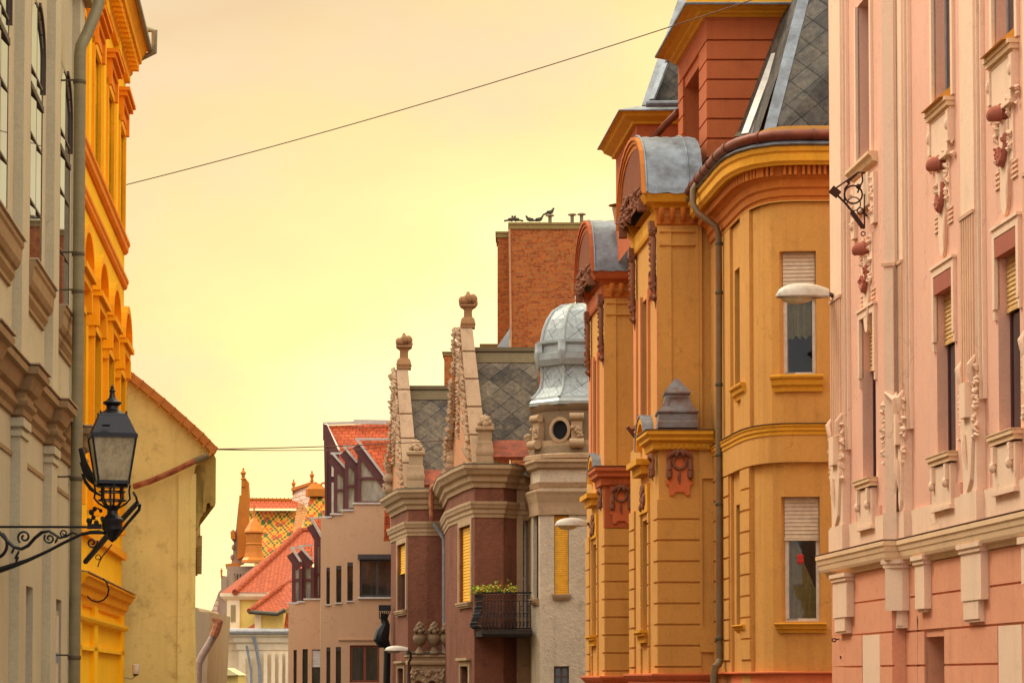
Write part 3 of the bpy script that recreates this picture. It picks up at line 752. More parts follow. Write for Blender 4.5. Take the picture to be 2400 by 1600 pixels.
# pilasters
def pilaster(ua, ub, o1=.1):
    m = MB(); m.box(KP, ua, ub, 3.1, KH, -.02, o1)
    for s0, s1 in ((ua-.1, ua-.065), (ua-.04, ua), ): m.box(KP, s0, s1, 4.6, KH, -.01, .045 if s0 < ua-.05 else .075)
    for s0, s1 in ((ub, ub+.04), (ub+.065, ub+.1)): m.box(KP, s0, s1, 4.6, KH, -.01, .075 if s0 < ub+.02 else .045)
    m.box(KP, ua-.05, ub+.05, 3.1, 3.62, -.02, o1+.02)
    p_ = m.build('pilaster', M_cre, pink)
    m = MB(); n_ = 6; w = (ub-ua)/n_
    for k in range(n_): m.box(KP, ua+w*k+w*.2, ua+w*k+w*.8, 4.75, 6.62, o1-.01, o1+.018)
    m.box(KP, ua, ub, 6.62, 6.66, o1-.01, o1+.03)
    m.build('fluting', M_flu, p_)
    m = MB(); uc = (ua+ub)/2; hw = (ub-ua)/2
    m.box(KP, uc-hw*.55, uc+hw*.3, 4.42, 4.8, o1-.01, o1+.09)
    m.prism(KP, [(uc-hw*.9, 4.3), (uc-hw*.5, 3.75), (uc, 3.62), (uc+hw*.5, 3.75), (uc+hw*.9, 4.3), (uc+hw*.7, 4.5), (uc-hw*.7, 4.5)], o1-.01, o1+.035)
    m.tube([KP.p3(uc+hw*.1, o1+.05, 4.25), KP.p3(uc, o1+.06, 4.05), KP.p3(uc-hw*.1, o1+.03, 3.86)], [.02, .035, .01], 6)
    rnd = random.Random(int(ua*100))
    for sg in (-1, 1):
        for zz_, wz_, n_ in ((4.85, .12, 7), (4.6, .14, 9), (4.32, .12, 7)): leaves(m, KP, uc+sg*hw*1.0, o1-.01, zz_, .045, wz_, n_, rnd, .03)
        m.tube([KP.p3(uc+sg*hw*1.0, o1, 5.08), KP.p3(uc+sg*hw*.9, o1+.05, 4.98), KP.p3(uc+sg*hw*.75, o1+.035, 4.84), KP.p3(uc+sg*hw*.85, o1+.01, 4.7)], [.012, .04, .035, .01], 7)
    m.build('cartouche', M_cre, p_)
pilaster(KP.u(2100, 1000, .1)+.0, KP.u(2077, 1000, .1)+.0)
pilaster(KP.U[1]-.26-.05, KP.U[1]-.08)
pilaster(KP.u(2286, 800, .1), KP.u(2254, 800, .1))
pilaster(ku2(24.95), ku2(25.5)); pilaster(ku2(22.2), ku2(22.75)); pilaster(ku2(19.5), ku2(20.05)); pilaster(ku2(16.7), ku2(17.25))
pilaster(KP.u(1973, 900, .1), KP.u(1948, 900, .1))
m = MB(); m.sweep(KP, [(-.02, 3.62), (.035, 3.62), (.035, 3.2), (-.02, 3.2)], 0, KP.U[3]); m.build('dado', M_cre, pink)
# main string cornice with breaks
zt = 3.27
m = MB(); KC = Path([k2(12), k2(YS-.02), (k1(YS-.02)[0], YS-.02), k1(34.78), (k1(34.78)[0]+2, 35.0)], 1)
m.sweep(KC, [(-.02, zt), (.17, zt), (.18, zt-.015), (.18, zt-.06), (.165, zt-.07), (.155, zt-.13), (.145, zt-.14), (.135, zt-.2), (.12, zt-.235), (.06, zt-.24), (.05, zt-.3), (-.02, zt-.3)], 0, KC.len-.8)
m.build('cornice', M_crec, pink)
m = MB(); m.sweep(KC, [(-.02, zt+.004), (.185, zt+.004), (.185, zt+.012), (-.02, zt+.02)], 0, KC.len-.8); m.build('flashing', simple('brown_flashing', srgb(120, 72, 50), .6), pink)
def console(x0, x1, yt, ys, yb, o1=.11, step=.5):
    ua, ub = KP.u(x1, (yt+yb)/2, o1), KP.u(x0, (yt+yb)/2, o1); ua, ub = min(ua, ub), max(ua, ub)
    zt_, zs_, zb_ = [KP.z((x0+x1)/2, y, o1) for y in (yt, ys, yb)]
    m = MB(); w = ub-ua
    m.box(KP, ua, ub, zs_, zt_, -.02, o1); m.box(KP, ua+w*.2, ub-w*.05, zb_, zs_, -.02, o1-.012)
    m.box(KP, ua-.03, ub+.03, zt_, zt_+.05, -.02, o1+.02); m.box(KP, ua-.06, ub+.06, zt_+.05, zt_+.1, -.02, o1+.04)
    m.box(KP, ua+w*.2, ub-w*.05, zb_-.03, zb_, -.02, o1-.03)
    m.build('console', M_cre, pink)
console(1952, 1984, 1362, 1446, 1478); console(2076, 2115, 1330, 1430, 1465); console(2144, 2166, 1322, 1426, 1428); console(2252, 2299, 1294, 1406, 1450)
for y0 in (25.2, 22.9, 20.4):
    m = MB(); ua = ku2(y0); m.box(KP, ua, ua+.5, 2.55, 2.95, -.02, .11); m.box(KP, ua+.1, ua+.45, 2.35, 2.55, -.02, .1); m.box(KP, ua-.05, ua+.55, 2.95, 3.02, -.02, .14); m.build('console', M_cre, pink)
# rusticated base: thin courses with open joints
m = MB(); zj = [0.5, .92, 1.34, 1.76, 2.17, 2.58, 2.97]
blocks = []
for z0, z1 in zip(zj, zj[1:]):
    cuts = [(0, KP.U[1])] if True else []
    seg = [(0.0, KP.U[1]-.001), (KP.U[2]+.001, KP.U[3])]
    for a, b in seg:
        hol = [q for q in (dr, d3) if q[3] > z0+.02 and a < q[0] < b]
        if z1 < 2.3:       # light pier strips are left open between the quoins
            if a == 0.0: hol += [(KP.u(2405, 1560), KP.u(2344, 1560), 0, 0), (ku2(20.5), ku2(22), 0, 0)]
            else: hol += [(KP.u(2067, 1560), KP.u(2025, 1560), 0, 0)]
        hol.sort(); c = a
        for h in hol+[(b, b)]:
            if h[0]-c > .05: m.box(KP, c, h[0], z0+.012, z1-.012, -.01, .028)
            c = h[1]
m.build('base_course', M_ter, pink)
for a, b in ((KP.u(2400, 1560), KP.u(2344, 1560)), (KP.u(2067, 1560), KP.u(2025, 1560))): m = MB(); m.box(KP, a+.012, b-.012, .5, 2.155, -.01, .02); m.build('pale_panel', M_cre, pink)
m = MB(); q = dr; m.box(KP, q[0], q[1], .13, q[3], -.3, -.245); dd = m.build('door', M_wf, pink)
m = MB(); m.box(KP, q[0]+.15, q[1]-.15, 1.1, q[3]-.15, -.246, -.24); m.build('pane', M_glass, dd)
m = MB(); a_ = KP.p3(dr[1]+.28, .03, 2.3); m.tube([KP.p3(dr[1]+.34, .02, KP.z(2158, 1440)), KP.p3(dr[1]+.3, .03, KP.z(2165, 1452)), KP.p3(dr[1]+.32, .02, KP.z(2162, 1478)), KP.p3(dr[1]+.35, .02, 1.2)], .01, 5)
m.build('loose_cable', simple('dark_trim', (0, 0, 0, 1)), pink)
# ---- wrought iron sign bracket on the far pilaster
br = thing('sign_bracket', 'rusty wrought iron scroll bracket with rings jutting from the pink house', 'sign bracket', KP.p3(KP.u(2030, 500), 0, 6.8))
m = MB(); YB = 32.25
T = lambda pts, r=.012, cl=False: m.tube([P(x, y, YB) for x, y in pts], r, 6, cl)
T([(1944, 452), (1978, 428), (2012, 404), (2020, 404), (2022, 425), (2014, 440), (2010, 452)], .012)
T([(1957, 452), (1980, 475), (1998, 496), (2025, 536)], .014)
ring = lambda x, y, r, n=16: [(x+r*math.cos(2*math.pi*k/n), y+r*math.sin(2*math.pi*k/n)) for k in range(n)]
T(ring(2000, 456, 21), .012, True); T(ring(2001, 478, 16), .008, True); T(ring(2016, 494, 7, 12), .009, True); T(ring(2023, 548, 5, 10), .008, True)
T([(2026, 455), (2026, 536)], .01); T([(1979, 475), (1980, 442), (1992, 428)], .012)
m.ell(P(2012, 437, YB), Vector((.035, 0, 0)), Vector((0, .035, 0)), Vector((0, 0, .035)))
m.build('scrollwork', metal('rusty_iron', srgb(70, 36, 28), .7, .4, .3, 8), br)
m = MB(); m.bar(P(1996, 496, YB), P(2023, 534, YB), .05, .05)
m.build('holder_block', metal('rusty_iron', (0, 0, 0, 1)), br)
m = MB(); c = P(1957, 450, YB); m.bar(c+Vector((-.05, 0, .04)), c+Vector((.05, 0, -.04)), .09, .09); m.bar(P(1985, 428, YB), P(2008, 408, YB), .03, .03)
m.build('lamp_clamp', metal('rusty_iron', (0, 0, 0, 1)), br)
m = MB(); w = KP.p3(KP.u(2026, 500, 0), 0, 6.9); 
for y in (404, 500): a_ = P(2024, y, YB); u_ = KP.u(2030, y); m.tube([a_, KP.p3(u_, -.02, a_.z)], .014, 6)
m.build('wall_stay', metal('rusty_iron', (0, 0, 0, 1)), br)
# ---- small iron hook on the base
hk = MB(); YH_ = 34.2
hk.tube([P(x, y, YH_) for x, y in ((1967, 1497), (1958, 1497))]+[P(1955+5*math.cos(t), 1499+4*math.sin(t), YH_) for t in (0, 1, 2, 3, 4, 5, 6)], .01, 6)
hk.tube([P(1977, 1494, YH_-.1), P(1977, 1538, YH_-.1), P(1970, 1542, YH_-.1), P(1970, 1536, YH_-.1)], .012, 6)
o = hk.build('iron_hook', metal('rusty_iron', (0, 0, 0, 1)), pink)
# ---- street lamps with shell shaped heads (one builder, three places)
M_lamp = simple('lamp_head_white', srgb(206, 194, 176), .4)
M_lens = simple('lamp_lens', srgb(196, 180, 140), .15)
def street_lamp(x0, x1, y0, y1, Y, label, armpts):
    a = P(x0, (y0+y1)/2, Y); b = P(x1, (y0+y1)/2, Y)
    root = thing('street_lamp', label, 'street lamp', b, 'white shell shaped street lamps along the right side')
    L_ = b.x-a.x; h = (y1-y0)/F*Y; zc_ = P(x0, y0+(y1-y0)*.66, Y).z
    m = MB(); rows = []; n = 14
    for i in range(15):
        t = i/14; x = a.x+L_*t
        top = h*.62*(1-(abs(t-.52)/.52)**2.3)**.5 if t < .52 else h*.62*(1-.42*((t-.52)/.48)**1.8)
        wd = .15*(1-(1-min(t/.45, 1))**2)**.5*(1 if t < .6 else 1-.45*((t-.6)/.4)); wd = max(wd, .012); top = max(top, .008)
        rows.append([Vector((x, a.y+wd*math.cos(p), zc_+max(math.sin(p), -.12)*top)) for p in [2*math.pi*k/n for k in range(n)]])
    m.grid(rows, closed=True, capa=True, capb=True); hd = m.build('lamp_head', M_lamp, root)
    m = MB(); c = Vector((a.x+L_*.4, a.y, zc_-h*.06)); m.ell(c, Vector((L_*.3, 0, 0)), Vector((0, .1, 0)), Vector((0, 0, h*.3)), 12, 8); m.build('lens', M_lens, root)
    m = MB(); c0 = Vector((a.x+L_*.02, a.y, zc_-.012)); m.box(Path([(a.x+L_*.05, a.y-.14), (b.x-.02, b.y-.1)], -1), 0, L_*.9, zc_-.02, zc_-.004, -.25, 0) if 0 else m.ell(Vector((a.x+L_*.48, a.y, zc_-.012)), Vector((L_*.47, 0, 0)), Vector((0, .15, 0)), Vector((0, 0, .012)), 16, 4)
    m.build('rim', simple('lamp_rim', srgb(116, 92, 66), .5), root)
    m = MB(); m.tube([P(x, y, yy) for x, y, yy in armpts], .028 if Y < 50 else .035, 8); m.build('arm', metal('lamp_arm', srgb(96, 82, 78), .5, .5), root)
    return root
street_lamp(1817, 1942, 661, 712, 34.0, 'white street lamp nearest the camera in front of the upper orange window', [(1938, 688, 34.0), (1948, 690, 34.0), (1956, 700, 34.2), (1959, 718, 34.5), (1961, 740, 34.75)])
# ================================================================ orange corner house
M_or = plaster('orange_render', srgb(206, 150, 76), .35, streak=.28, patch=.08, bs=.14)
M_org = plaster('gold_cornice', srgb(216, 154, 44), .3, streak=.25)
M_red2 = plaster('brick_red_render', srgb(182, 96, 54), .35, streak=.2, patch=.1)
M_orn = plaster('brown_relief', srgb(134, 88, 66), .4, streak=.2)
M_stripe = plaster('salmon_stripe', srgb(214, 138, 90), .2)
M_lead = metal('lead_sheet', srgb(138, 146, 154), .55, .35, .5, 2.6, srgb(92, 92, 94))
M_cop = metal('copper_gutter', srgb(130, 66, 44), .5, .4, .4, 5)
def slate(name, c1, c2, w=.36, rot=R(45), wear=None):
    return brickmat(name, c1, c2, (.02, .018, .015, 1), w, w, .012, 0, rot, .75, .012, .6, wear=wear)
M_sla = slate('old_slate', srgb(84, 78, 70), srgb(54, 50, 45), .36, R(47), srgb(112, 100, 80))
M_slac = brickmat('slate_border', srgb(112, 104, 92), srgb(90, 82, 72), (.02, .018, .015, 1), .3, .16, .012, .5)
M_ivory = simple('ivory_shutter', srgb(212, 190, 158), .5)
M_cur = simple('net_curtain', srgb(178, 170, 116), .9)
bp = [G2(2350, 40.3), G2(1950, 40.3), G2(1880, 40.3), G2(1840, 40.34), G2(1812, 40.47), G2(1790, 40.68), G2(1771, 40.98), G2(1757, 41.3), G2(1742, 41.8), G2(1725, 42.5), G2(1696, 43.7), G2(1676, 44.7)]
BP = Path(bp, 1)
ora = thing('orange_corner_house', 'ornate orange stucco house with rounded bay, slate mansard and lead hoods', 'house', (5, 44, 0))
zTop = BP.z(1900, 470); zS = BP.z(1900, 992, .12)
q1 = pop(BP, 1826, 590, 1914, 877, .16); q2 = pop(BP, 1830, 1164, 1923, 1455, .16)
q3 = pop(BP, 1721.5, 636, 1734.5, 905, .18); q4 = pop(BP, 1725.5, 1184, 1738, 1462, .18)
m = MB(); wall(m, BP, 0, BP.len, 0, zTop+1.2, [q1, q2, q3, q4]); 
a0, b0 = BP.at(0, 0), BP.at(BP.len, 0)
bl = [Vector((b0.x, b0.y, 0)), Vector((b0.x+1.0, 53.5, 0)), Vector((a0.x, 53.5, 0)), Vector((a0.x, a0.y, 0))]
Hh = Vector((0, 0, zTop+1.2))
for p, q in zip(bl, bl[1:]): m.poly([p, q, q+Hh, p+Hh])
m.build('wall', M_or, ora)
fw_ = FRAME_W()
M_clear = clearglass('clear_glass')
w = window(BP, q1, ora, fw_, M_glass, .05, 0, (), .36, M_ivory, slat=.062, inset=.0, clear=M_clear)
m = MB(); ua, ub = q1[0], q1[1]
rows = []
for i in range(25):
    t = i/24; u_ = ua+.04+(ub-ua-.08)*t; o_ = -.25+.02*math.sin(t*34)+.006*math.sin(t*91); rows.append([BP.p3(u_, o_, q1[2]+.62+.03*math.sin(t*25)), BP.p3(u_, o_, q1[3]-.6)])
m.grid(rows); m.build('curtain', M_cur, w)
w = window(BP, q2, ora, fw_, M_glass, .05, 0, (), .33, M_ivory, slat=.062, clear=M_clear)
m = MB(); ua, ub = q2[0], q2[1]; rows = []
for i in range(41):
    t = i/40; u_ = ua+.04+(ub-ua-.08)*t; o_ = -.155+.007*math.sin(t*52); rows.append([BP.p3(u_, o_-.09, q2[2]+.03), BP.p3(u_, o_-.09, q2[2]+.5+.85*min(1, t*1.5))])
m.grid(rows); m.build('curtain', simple('yellow_net_curtain', srgb(178, 160, 104), .9), w)
m = MB(); c = (ua+ub)/2; zz = q2[2]+1.02
for a_ in range(7): m.blob(BP, c+.03*math.cos(a_), -.155, zz+.03*math.sin(a_)-.01*a_, .034, .01, .04)
m.build('window_ornament', simple('red_ornament', srgb(190, 40, 24), .6), w)
for q in (q3, q4): window(BP, q, ora, simple('brown_window_frame', (0, 0, 0, 1)), M_glass, .05, 0, ())
def baysill(q, x0, x1, y0, y1):
    m = MB(); u0, u1 = sorted((BP.u(x0, y0, .14), BP.u(x1, y0, .14))); z1 = BP.z(x0, y0, .14); z0 = BP.z(x0, y1, .08)
    h = z1-z0
    m.sweep(BP, [(-.02, z1), (.14, z1), (.15, z1-h*.1), (.14, z1-h*.22), (.11, z1-h*.3), (.1, z1-h*.6), (.06, z1-h*.75), (.05, z0), (-.02, z0)], u0+.01, u1-.01)
    m.build('window_sill', M_org, ora)
baysill(q1, 1803, 1931, 879, 919); baysill(q2, 1813, 1939, 1459, 1482); baysill(q3, 1709, 1736, 911, 948); baysill(q4, 1714, 1738, 1465, 1484)
# slender strips beside the slit windows and panel edge
m = MB()
uA, uB = sorted((BP.u(1734.5, 800, .06), BP.u(1756, 800, .06))); uC = BP.u(1712, 800)
m.sweep(BP, [(-.02, 0), (.055, 0), (.055, zTop), (-.02, zTop)], uA, uB); m.sweep(BP, [(-.02, 0), (.05, 0), (.05, zTop), (-.02, zTop)], BP.u(1711, 800, .05), BP.len)
zj = BP.z(1720, 1100)
m.sweep(BP, [(-.02, BP.z(1900, 470)), (.06, BP.z(1900, 470)), (.06, BP.z(1900, 700)*0+BP.z(1900, 470)-.02), (-.02, BP.z(1900, 470)-.02)])
m.build('corner_strip', M_or, ora)
# lower rusticated strips
for a_, b_ in ((uA, uB), (BP.u(1711, 1300, .05), BP.len)):
    m = MB(); z = 1.9
    while z < BP.z(1745, 1102, .07): m.sweep(BP, [(.05, z+.01), (.078, z+.015), (.078, z+.325), (.05, z+.33)], a_-.002, b_); z += .345
    m.build('rustication', M_or, ora)
m = MB(); zb = BP.z(1900, 1083)
m.sweep(BP, [(-.02, zb), (.085, zb), (.085, zS-.16), (-.02, zS-.16)]); m.build('frieze', M_or, ora)
m = MB(); m.sweep(BP, [(-.02, zS), (.13, zS-.005), (.14, zS-.03), (.12, zS-.06), (.12, zS-.1), (.1, zS-.12), (.1, zS-.17), (-.02, zS-.18)]); m.build('string_course', M_org, ora)
m = MB(); m.sweep(BP, [(-.02, zS+.003), (.15, zS+.001), (.15, zS+.01), (-.02, zS+.02)]); m.build('flashing', simple('dark_flashing', srgb(96, 66, 40), .6), ora)
zB = BP.z(1850, 1572, .1)
m = MB(); m.sweep(BP, [(-.02, zB), (.12, zB-.01), (.12, zB-.03), (.06, zB-.05), (-.02, zB-.05)]); m.sweep(BP, [(-.02, 0), (.05, 0), (.05, zB-.04), (-.02, zB-.04)])
m.build('plinth', plaster('orange_plinth', srgb(222, 120, 74), .2), ora)
# great cornice
z1 = BP.z(1900, 340, .46); zf = BP.z(1900, 383, .46); zd = BP.z(1900, 418, .2); zl = BP.z(1900, 442, .1)
m = MB(); m.sweep(BP, [(-.02, z1), (.44, z1), (.46, z1-.03), (.45, z1-.08), (.42, z1-.11), (.42, zf+.06), (.38, zf+.02), (.37, zf), (.2, zf+.02), (-.02, zf+.02)], smooth=False); m.build('eaves_cornice', M_org, ora)
m = MB(); zsf = BP.z(1900, 388, .3)
m.sweep(BP, [(-.02, zf+.015), (.22, zf+.015), (.2, zd+.05), (.13, zd), (.12, zl+.03), (.08, zl), (.07, zl-.1), (.04, zl-.12), (.03, zTop-.02), (-.02, zTop-.02)])
m.build('bed_mould', plaster('rust_bed_mould', srgb(196, 118, 50), .25), ora)
m = MB(); u_ = .3
while u_ < BP.len: m.box(BP, u_, u_+.045, zd+.05, zf+.01, .12, .28); u_ += .085
m.build('dentil', plaster('rust_bed_mould', (0, 0, 0, 1)), ora)
m = MB(); m.sweep(BP, [(-.02, z1+.004), (.47, z1+.004), (.5, z1+.02), (.38, z1+.12), (-.02, z1+.2)]); m.build('flashing', M_lead, ora)
m = MB(); GU = [BP.p3(u_, .44, z1+.17, True) for u_ in BP.us()]
m.tube(GU, .085, 10)
u_ = .5
gut = None
while u_ < BP.len-.3:
    a_ = BP.p3(u_-.02, .44, z1+.17); b_ = BP.p3(u_+.02, .44, z1+.17); m.tube([a_, b_], .1, 10); u_ += .62
m.build('gutter', M_cop, ora)
# swan-neck and down pipe
m = MB(); pts = [P(x, y, yy) for x, y, yy in ((1650, 424, 43.5), (1634, 430, 43.5), (1625, 445, 43.5), (1624, 478, 43.5), (1636, 500, 43.4), (1660, 517, 43.35), (1678, 530, 43.3), (1684, 550, 43.3), (1685, 700, 43.3), (1685, 1100, 43.3), (1686, 1500, 43.3), (1686, 1548, 43.3))]
m.tube(pts, .058, 12); m.tube([pts[-1], P(1683, 1556, 43.2), P(1676, 1562, 43.1), P(1674, 1580, 43.1), Vector((pts[-1].x-.1, 43.1, .2))], .066, 12)
dp_ = m.build('downpipe', metal('verdigris_pipe', srgb(120, 104, 76), .6, .25, .4, 1.6, srgb(126, 84, 44)), ora)
for y in (575, 690, 905, 1070, 1185, 1500): m = MB(); a_ = P(1685, y, 43.3); m.lathe(a_, [(.063, 0), (.068, .01), (.068, .05), (.063, .06)], 12); m.build('pipe_clamp', metal('dull_clamp', (0, 0, 0, 1)), dp_)
# mansard behind the bay: camera side slope with lead hip and border course
ez = z1+.2
e0 = BP.p3(BP.u(1764, 400, 0), -.15, ez); e1 = BP.p3(.1, -.3, ez)
lean = Vector((0, .32, 1.0)); hipv = (P(1890, -60, 42.6)-e0)
T1 = e1+lean*4.2; hip_top = e0+hipv*1.0
k_ = (T1.z-e0.z)/hipv.z; hip_top = e0+hipv*k_
sl = Vector((e0.x, e0.y, ez))
m = MB(); m.poly([e0, e1, T1, hip_top]); m.poly([hip_top, e0, e0+Vector((1.2, 9, 0)), hip_top+Vector((1.2, 9, 0))])
m.poly([hip_top, T1, T1+Vector((0, 6, 0)), hip_top+Vector((0, 6, 0))])
rf = m.build('roof', M_sla, ora)
m = MB(); n3 = (e1-e0).cross(hip_top-e0).normalized(); n3 = n3 if n3.y < 0 else -n3
t3 = (e1-e0).normalized()
m.hexa([e0+t3*.18+n3*.0, e0+t3*.5+n3*.0, e0+t3*.5+n3*.02, e0+t3*.18+n3*.02, hip_top+t3*.18, hip_top+t3*.5, hip_top+t3*.5+n3*.02, hip_top+t3*.18+n3*.02])
m.build('border_slates', M_slac, rf)
m = MB(); m.hexa([e0-t3*.03+n3*.01, e0+t3*.16+n3*.01, e0+t3*.16+n3*.05, e0-t3*.03+n3*.05, hip_top-t3*.03+n3*.01, hip_top+t3*.16+n3*.01, hip_top+t3*.16+n3*.05, hip_top-t3*.03+n3*.05])
m.build('hip_flashing', M_lead, rf)
# red dormer tower standing on the street wall
X0 = 7.16
dl = lambda Y: (X0-.08*Y, Y)
DP = Path([(dl(45.4)[0]+3.2, 45.4), dl(45.4), dl(48.9)], 1)
zb_ = 7.9; zt_ = DP.z(1700, 42, .0)
qd = (DP.u(1644, 260), DP.u(1606, 260), DP.z(1610, 345), DP.z(1644, 133), .35)
qd = (min(qd[0], qd[1]), max(qd[0], qd[1]), P(1640, 322, 45.9).z, P(1644, 135, 45.9).z, .3)
m = MB(); wall(m, DP, 0, DP.len, zb_, zt_, [qd])
pz = lambda Y, z: Vector((dl(Y)[0]+3.2, Y, z))
m.poly([DP.p3(DP.len, 0, zb_), pz(48.9, zb_), pz(48.9, zt_), DP.p3(DP.len, 0, zt_)]); m.poly([DP.p3(0, 0, zt_), DP.p3(DP.U[1], 0, zt_), DP.p3(DP.len, 0, zt_), pz(48.9, zt_)])
dm = m.build('dormer', M_red2, ora)
m = MB(); step = (DP.z(1700, 96)-DP.z(1700, 372))/6; z = DP.z(1700, 96)
zz = z
for k in range(8):
    if True:
        za_, zb2 = zz-step+.018, zz-.018
        segs = [(0.0, qd[0]), (qd[1], DP.len)] if (za_ < qd[3] and zb2 > qd[2]) else [(0.0, DP.len)]
        for a_, b_ in segs: m.sweep(DP, [(-.01, za_-.01), (.045, za_), (.045, zb2), (-.01, zb2+.01)], a_, b_)
    zz -= step
m.sweep(DP, [(-.01, z+.01), (.045, z+.018), (.045, zt_-.06), (.07, zt_-.03), (.07, zt_), (-.01, zt_)])
m.build('rustication', M_red2, dm)
m = MB(); zc1 = DP.z(1700, 12, .45)
m.sweep(DP, [(-.02, zt_-.01), (.1, zt_-.01), (.14, zt_+.02), (.2, zt_+.04), (.22, zt_+.07), (.33, zt_+.1), (.35, zt_+.14), (.42, zt_+.17), (.45, zt_+.22), (.47, zc1), (-.02, zc1)])
m.build('dormer_cornice', M_org, dm)
m = MB(); m.sweep(DP, [(-.02, zc1+.002), (.49, zc1+.002), (.5, zc1+.03), (.1, zc1+.25), (-1.2, zc1+1.2), (-1.2, zc1+1.0)]); m.build('dormer_roof', M_lead, dm)
wd_ = window(DP, qd, dm, simple('brown_window_frame', (0, 0, 0, 1)), M_glass, .07, 1, ())
m = MB(); a_ = P(1818, 128, 44.7); b_ = P(1748, 316, 43.9)
m.bar(a_, b_, .14, .08); m.bar(a_+Vector((.13, -.02, 0)), b_+Vector((.13, -.02, 0)), .1, .06)
m.build('dormer_flashing', metal('pale_flashing', srgb(196, 188, 178), .5, .3), dm)
m = MB(); m.bar(P(1742, 318, 44.3), P(1735, 328, 44.1), .2, .14); m.tube([P(1737, 326, 44.1), P(1728, 334, 43.9), P(1718, 338, 43.7)], .05, 8); m.build('roof_outlet', metal('dull_clamp', (0, 0, 0, 1)), dm)
# slope between dormer and bay
m = MB(); m.poly([P(1716, 345, 45.38), P(1772, 330, 43.2), P(1902, -70, 44.2), P(1845, -70, 46.4)]); m.build('side_slope', M_sla, rf)
# farther dormer and steep slate hip
FP = Path([(P(1580, 300, 50.2).x+1.5, 50.2), (P(1492, 300, 50.2).x, 50.2), (P(1492, 300, 50.2).x-.08*3.4, 53.6)], 1)
z0_, z1_ = FP.z(1520, 380), FP.z(1520, 290)
m = MB(); wall(m, FP, 0, FP.len, z0_-1.5, z1_); fd = m.build('rear_dormer', M_red2, ora)
m = MB(); zt2 = FP.z(1520, 262, .3)
m.sweep(FP, [(-.02, z1_-.02), (.08, z1_-.02), (.1, z1_+.03), (.26, z1_+.1), (.28, z1_+.15), (.36, z1_+.2), (.38, zt2), (-.02, zt2)]); m.build('dormer_cornice', M_org, fd)
m = MB(); m.sweep(FP, [(-.02, zt2+.002), (.4, zt2+.002), (.4, zt2+.02), (-.02, zt2+.18)]); m.tube([P(1514, 244, 49.8), P(1600, 243, 49.8)], .065, 8); m.build('gutter', M_lead, fd)
m = MB(); h0, h1, h2, h3 = P(1513, 250, 50.4), P(1600, 250, 50.4), P(1640, -70, 52.2), P(1622, -70, 52.2)
m.poly([h0, P(1720, 250, 50.4), P(1800, -70, 52.2), h3]); m.poly([h0, h3, h3+Vector((.2, 5, 0)), h0+Vector((-.3, 5, 0))]); rr = m.build('rear_roof', M_sla, ora)
m = MB(); dd = (h3-h0); m.bar(h0+Vector((.02, -.06, 0)), h3+Vector((.02, -.06, 0)), .2, .06); m.bar(P(1528, 234, 50.2), P(1560, 150, 50.6), .12, .05)
m.build('hip_flashing', M_lead, rr)
m = MB(); m.tube([P(1590, 262, 48.8), P(1560, 292, 49.4), P(1530, 326, 50.0)], .07, 8); m.build('gutter', M_cop, ora)

